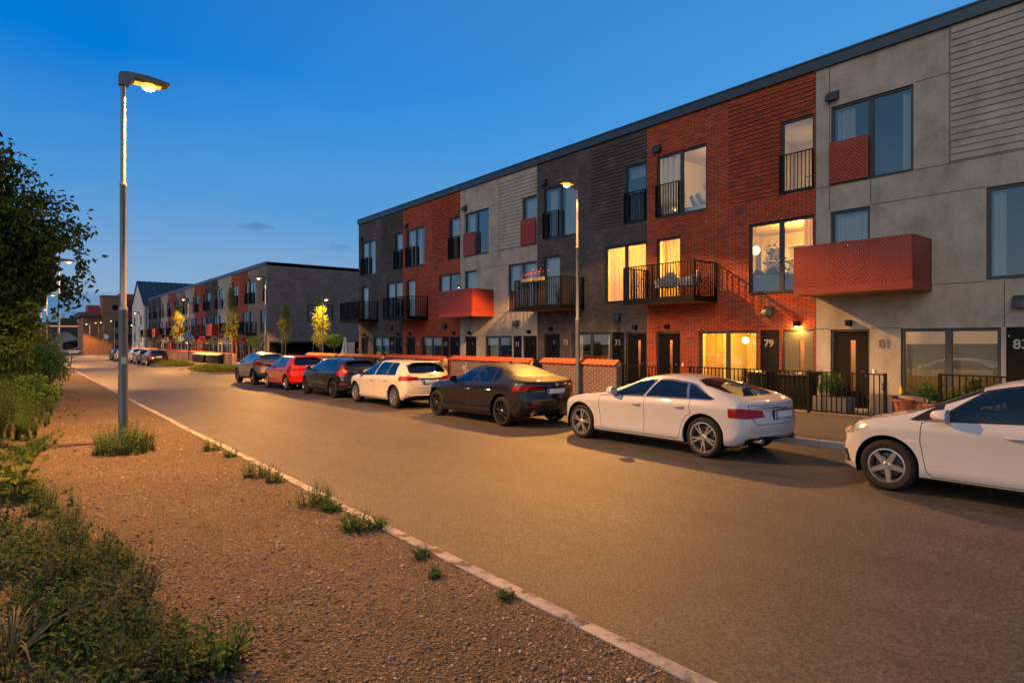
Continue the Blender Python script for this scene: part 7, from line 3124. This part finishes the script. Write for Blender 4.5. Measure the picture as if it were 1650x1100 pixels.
def make_far():
    # pale gabled building with blue standing-seam roof
    y0, y1, x0, x1 = 129, 143.5, 18.0, 46
    gz = G(136)
    org = (x0, (y0 + y1) / 2, gz)
    t = thing('gabled_building', org, 'pale grey gabled building with steep blue metal roof beyond the farther terrace', 'building')
    ez, rz = 8.5, 13.0
    ym = (y0 + y1) / 2
    w = MB(org)
    w.prism([(y0, gz), (y1, gz), (y1, ez), (ym, rz), (y0, ez)], 'x', x0, x1)
    w.build('wall', M['light_render'], t)
    r = MB(org)
    for s, (ya, yb) in enumerate(((y0 - .35, ym), (y1 + .35, ym))):
        n = Vector((0, -(rz - ez), (ym - y0))).normalized() if s == 0 else Vector((0, (rz - ez), (ym - y0))).normalized()
        za = ez - .35 * (rz - ez) / (ym - y0)
        r.add([(x0 - .2, ya, za + .05), (x1, ya, za + .05), (x1, yb, rz + .05), (x0 - .2, yb, rz + .05), (x0 - .2, ya, za + .2), (x1, ya, za + .2), (x1, yb, rz + .2), (x0 - .2, yb, rz + .2)],
              [(0, 1, 2, 3), (4, 5, 6, 7), (0, 1, 5, 4), (1, 2, 6, 5), (2, 3, 7, 6), (3, 0, 4, 7)])
        x = x0 + .1
        while x < x1:
            r.add([(x, ya, za + .2), (x + .06, ya, za + .2), (x + .06, yb, rz + .2), (x, yb, rz + .2), (x, ya, za + .30), (x + .06, ya, za + .30), (x + .06, yb, rz + .30), (x, yb, rz + .30)],
                  [(0, 1, 2, 3), (4, 5, 6, 7), (0, 1, 5, 4), (1, 2, 6, 5), (2, 3, 7, 6), (3, 0, 4, 7)])
            x += .9
    r.build('roof', M['standing_seam'], t)
    gt = MB(org)
    gt.tube([(x0 - .2, y0 - .42, ez - .25), (x1, y0 - .42, ez - .25)], .09, 8)
    gt.tube([(x0 + .3, y0 - .1, ez - .3), (x0 + .3, y0 - .1, gz)], .06, 8)
    gt.build('gutter', M['lamp_grey'], t)
    window_block(t, org, 'y', y0, [(19.6, 21.4, 4.9, 6.6), (19.6, 21.4, 1.9, 3.4)])
    window_block(t, org, 'x', x0, [(131.5, 132.6, 4.8, 6.4), (131.5, 132.6, 1.6, 3.2), (139.5, 140.6, 4.8, 6.4), (139.5, 140.6, 1.6, 3.2), (131.5, 132.6, -.9, .8), (139.5, 140.6, -.9, .8)])
    # brick tower block with red roofs
    y0 = 158.0
    gz = G(158)
    org = (16, y0, gz)
    t = thing('brick_building', org, 'orange brick building with a square tower, round window and red roofs', 'building')
    w = MB(org)
    w.box(11.0, 32.0, y0 + 1.0, y0 + 16, gz, 7.2)
    w.build('wall', M['tower_brick'], t)
    w = MB(org)
    w.box(14.3, 18.0, y0, y0 + 5, gz, 11.3)
    w.box(14.15, 18.15, y0 - .12, y0 + 5.1, 11.31, 11.6)
    tw = w.build('tower', M['tower_brick'], t)
    w = MB(org)
    n = 24
    w.lathe([(0, -.06), (.62, -.06), (.62, .1), (0, .1)], (16.6, y0, 9.0), n, 'y')
    w.build('round_window', M['dark_pane'], tw)
    w = MB(org)
    w.prism([(y0 + .4, 7.2), (y0 + 6, 12.4), (y0 + 11, 12.4), (y0 + 16.6, 7.2), (y0 + 16.6, 7.05), (y0 + .4, 7.05)], 'x', 18.05, 32.3)
    w.build('roof', M['red_roof'], t)
    w = MB(org)
    w.prism([(y0 + 1.4, 7.2), (y0 + 5, 9.6), (y0 + 8, 9.6), (y0 + 12, 7.2)], 'x', 12.0, 14.2)
    w.build('dormer', M['red_roof'], t)
    w = MB(org)
    w.prism([(y0 + .5, 6.9), (y0 + .5, 7.1), (y0 + 4, 8.0), (y0 + 16.4, 8.0), (y0 + 16.4, 6.9)], 'x', 10.4, 14.2)
    w.build('eaves', M['dark_roof'], t)
    window_block(t, org, 'y', y0, [(16.2, 17.5, 4.7, 6.0), (16.2, 17.5, 2.1, 3.4), (16.2, 17.5, -.4, .9)])
    window_block(t, org, 'y', y0 + 1, [(19.0, 21.2, 4.6, 6.2), (19.0, 21.2, 1.6, 3.2), (23.0, 25.2, 4.6, 6.2), (23.0, 25.2, 1.6, 3.2), (23, 25.2, -.6, .8)])
    w = MB(org)
    w.box(19.5, 26.0, y0 - 3.2, y0 - 3.0, gz - .1, .5)
    w.build('yard_wall', M['tower_brick'], t)
    w = MB(org)
    w.box(19.5, 26.0, y0 - 3.25, y0 - 2.95, .51, 1.35)
    w.build('white_screen', M['light_render'], t)
    # gabled low house and glazed shed at the very end
    y0 = 190
    gz = G(190)
    org = (8, y0, gz)
    t = thing('gabled_house', org, 'low house with dark red roof and pale gable at the end of the street', 'house')
    w = MB(org)
    w.prism([(5.5, gz), (13, gz), (13, 1.8), (9.2, 4.6), (5.5, 1.8)], 'y', y0, y0 + 12)
    w.build('wall', M['cap_mortar'], t)
    r = MB(org)
    for (xa, za, xb, zb) in ((5.0, 1.6, 9.2, 4.75), (13.5, 1.6, 9.2, 4.75)):
        r.add([(xa, y0 - .5, za), (xb, y0 - .5, zb), (xb, y0 + 12.5, zb), (xa, y0 + 12.5, za), (xa, y0 - .5, za + .25), (xb, y0 - .5, zb + .25), (xb, y0 + 12.5, zb + .25), (xa, y0 + 12.5, za + .25)],
              [(0, 1, 2, 3), (4, 5, 6, 7), (0, 1, 5, 4), (1, 2, 6, 5), (2, 3, 7, 6), (3, 0, 4, 7)])
    r.build('roof', M['dark_roof'], t)
    org = (10, 178, G(178))
    t = thing('glazed_shed', org, 'dark glazed shed with shallow roof before the low gabled house', 'shed')
    w = MB(org)
    w.box(8.6, 13.2, 178, 184, G(178), 1.25)
    w.build('wall', M['black_door'], t)
    w = MB(org)
    w.prism([(8.2, 1.26), (13.6, 1.26), (10.9, 2.0)], 'y', 177.6, 184.3)
    w.build('roof', M['frame_metal'], t)
    for k in range(5):
        g = MB(org)
        g.box(8.8 + k * .86, 9.55 + k * .86, 177.93, 177.98, -.9, 1.0)
        g.build('pane', M['dark_pane'], t)
    org = (5, 200, G(200))
    t = thing('gabled_house', org, 'dark roofed low house left of the pale gable', 'house')
    w = MB(org)
    w.prism([(196, G(200)), (210, G(200)), (210, 1.8), (203, 5.2), (196, 1.8)], 'x', -4, 6.0)
    w.build('wall', M['dark_roof'], t)
    r = MB(org)
    r.add([(-4.4, 195.4, 1.6), (6.3, 195.4, 1.6), (6.3, 203, 5.4), (-4.4, 203, 5.4), (-4.4, 195.4, 1.8), (6.3, 195.4, 1.8), (6.3, 203, 5.6), (-4.4, 203, 5.6)],
          [(0, 1, 2, 3), (4, 5, 6, 7), (0, 1, 5, 4), (1, 2, 6, 5), (2, 3, 7, 6), (3, 0, 4, 7)])
    r.build('roof', M['red_roof'], t)
    # city blocks on the skyline, with strips of lit windows
    for k, (x, y, wd, h, lit, lb) in enumerate(((8, 420, 12, 9.5, 0, 'grey far block low on the skyline, leftmost'), (22, 460, 16, 13, 1, 'far block with glowing strip of windows on the skyline'),
                                               (38, 480, 14, 16, 1, 'far pale block with lit top floor beside the brick building'), (30, 520, 8, 17, 0, 'narrow dark far block rising behind the lit ones'), (16, 520, 9, 12, 0, 'dark far block between two others on the skyline'))):
        g = G(y)
        org = (x, y, g)
        t = thing('city_block', org, lb, 'building', 'blocks on the far skyline')
        w = MB(org)
        w.box(x - wd / 2, x + wd / 2, y, y + 14, g - 1, h)
        w.box(x - wd / 6, x + wd / 6, y + 3, y + 9, h + .01, h + 2.2)
        w.build('wall', M['light_render'] if k == 2 else M['dark_roof'], t)
        if lit:
            s = MB(org)
            s.box(x - wd / 2 + .6, x + wd / 2 - .6, y - .12, y - .02, h - 3.0, h - 2.2)
            s.build('window_strip', M['city_light'], t)
    # trees at the end of the street
    for k, (x, y, h, w, lb, mt) in enumerate(((15.9, 139, 6.0, .9, 'slender dark tree before the brick tower', 'leaf_dark'), (20.2, 146, 7.2, 2.2, 'broad lamplit tree between the brick building and the gabled building', 'leaf_cover'), (23.5, 147, 6.8, 2.0, 'broad dark tree beside the gabled building', 'leaf_dark'))):
        o = street_tree(x, y, h, lb, 30 + k, w, .25, mt, False)
        o['group'] = 'trees at the end of the street'
def make_camera():
    cam = bpy.data.cameras.new('camera')
    cam.sensor_width = 36
    cam.lens = 990 / 1650 * 36
    cam.shift_y = -2 / 1650
    cam.clip_start = .05
    cam.clip_end = 3000
    o = bpy.data.objects.new('camera', cam)
    o.location = (0, 0, 1.9)
    o.rotation_euler = (R(90), 0, -math.atan(798 / 990))
    COL.objects.link(o)
    scene.camera = o


def make_render():
    scene.render.engine = 'CYCLES'
    c = scene.cycles
    c.use_denoising = True
    try:
        c.denoiser = 'OPENIMAGEDENOISE'
    except Exception:
        pass
    c.max_bounces = 8
    c.transparent_max_bounces = 12
    c.sample_clamp_indirect = 4
    c.sample_clamp_direct = 0
    c.caustics_reflective = False
    c.caustics_refractive = False
    c.use_adaptive_sampling = True
    c.adaptive_threshold = .015
    scene.view_settings.view_transform = 'Standard'
    scene.view_settings.look = 'None'
    scene.view_settings.exposure = 0
    scene.view_settings.gamma = 1
def main():
    make_materials()
    make_world()
    make_sun()
    make_ground()
    terrace_one()
    terrace_two()
    for f in ('make_street', 'make_cars', 'make_plants', 'make_far'):
        if f in globals():
            globals()[f]()
    make_camera()
    make_render()


main()
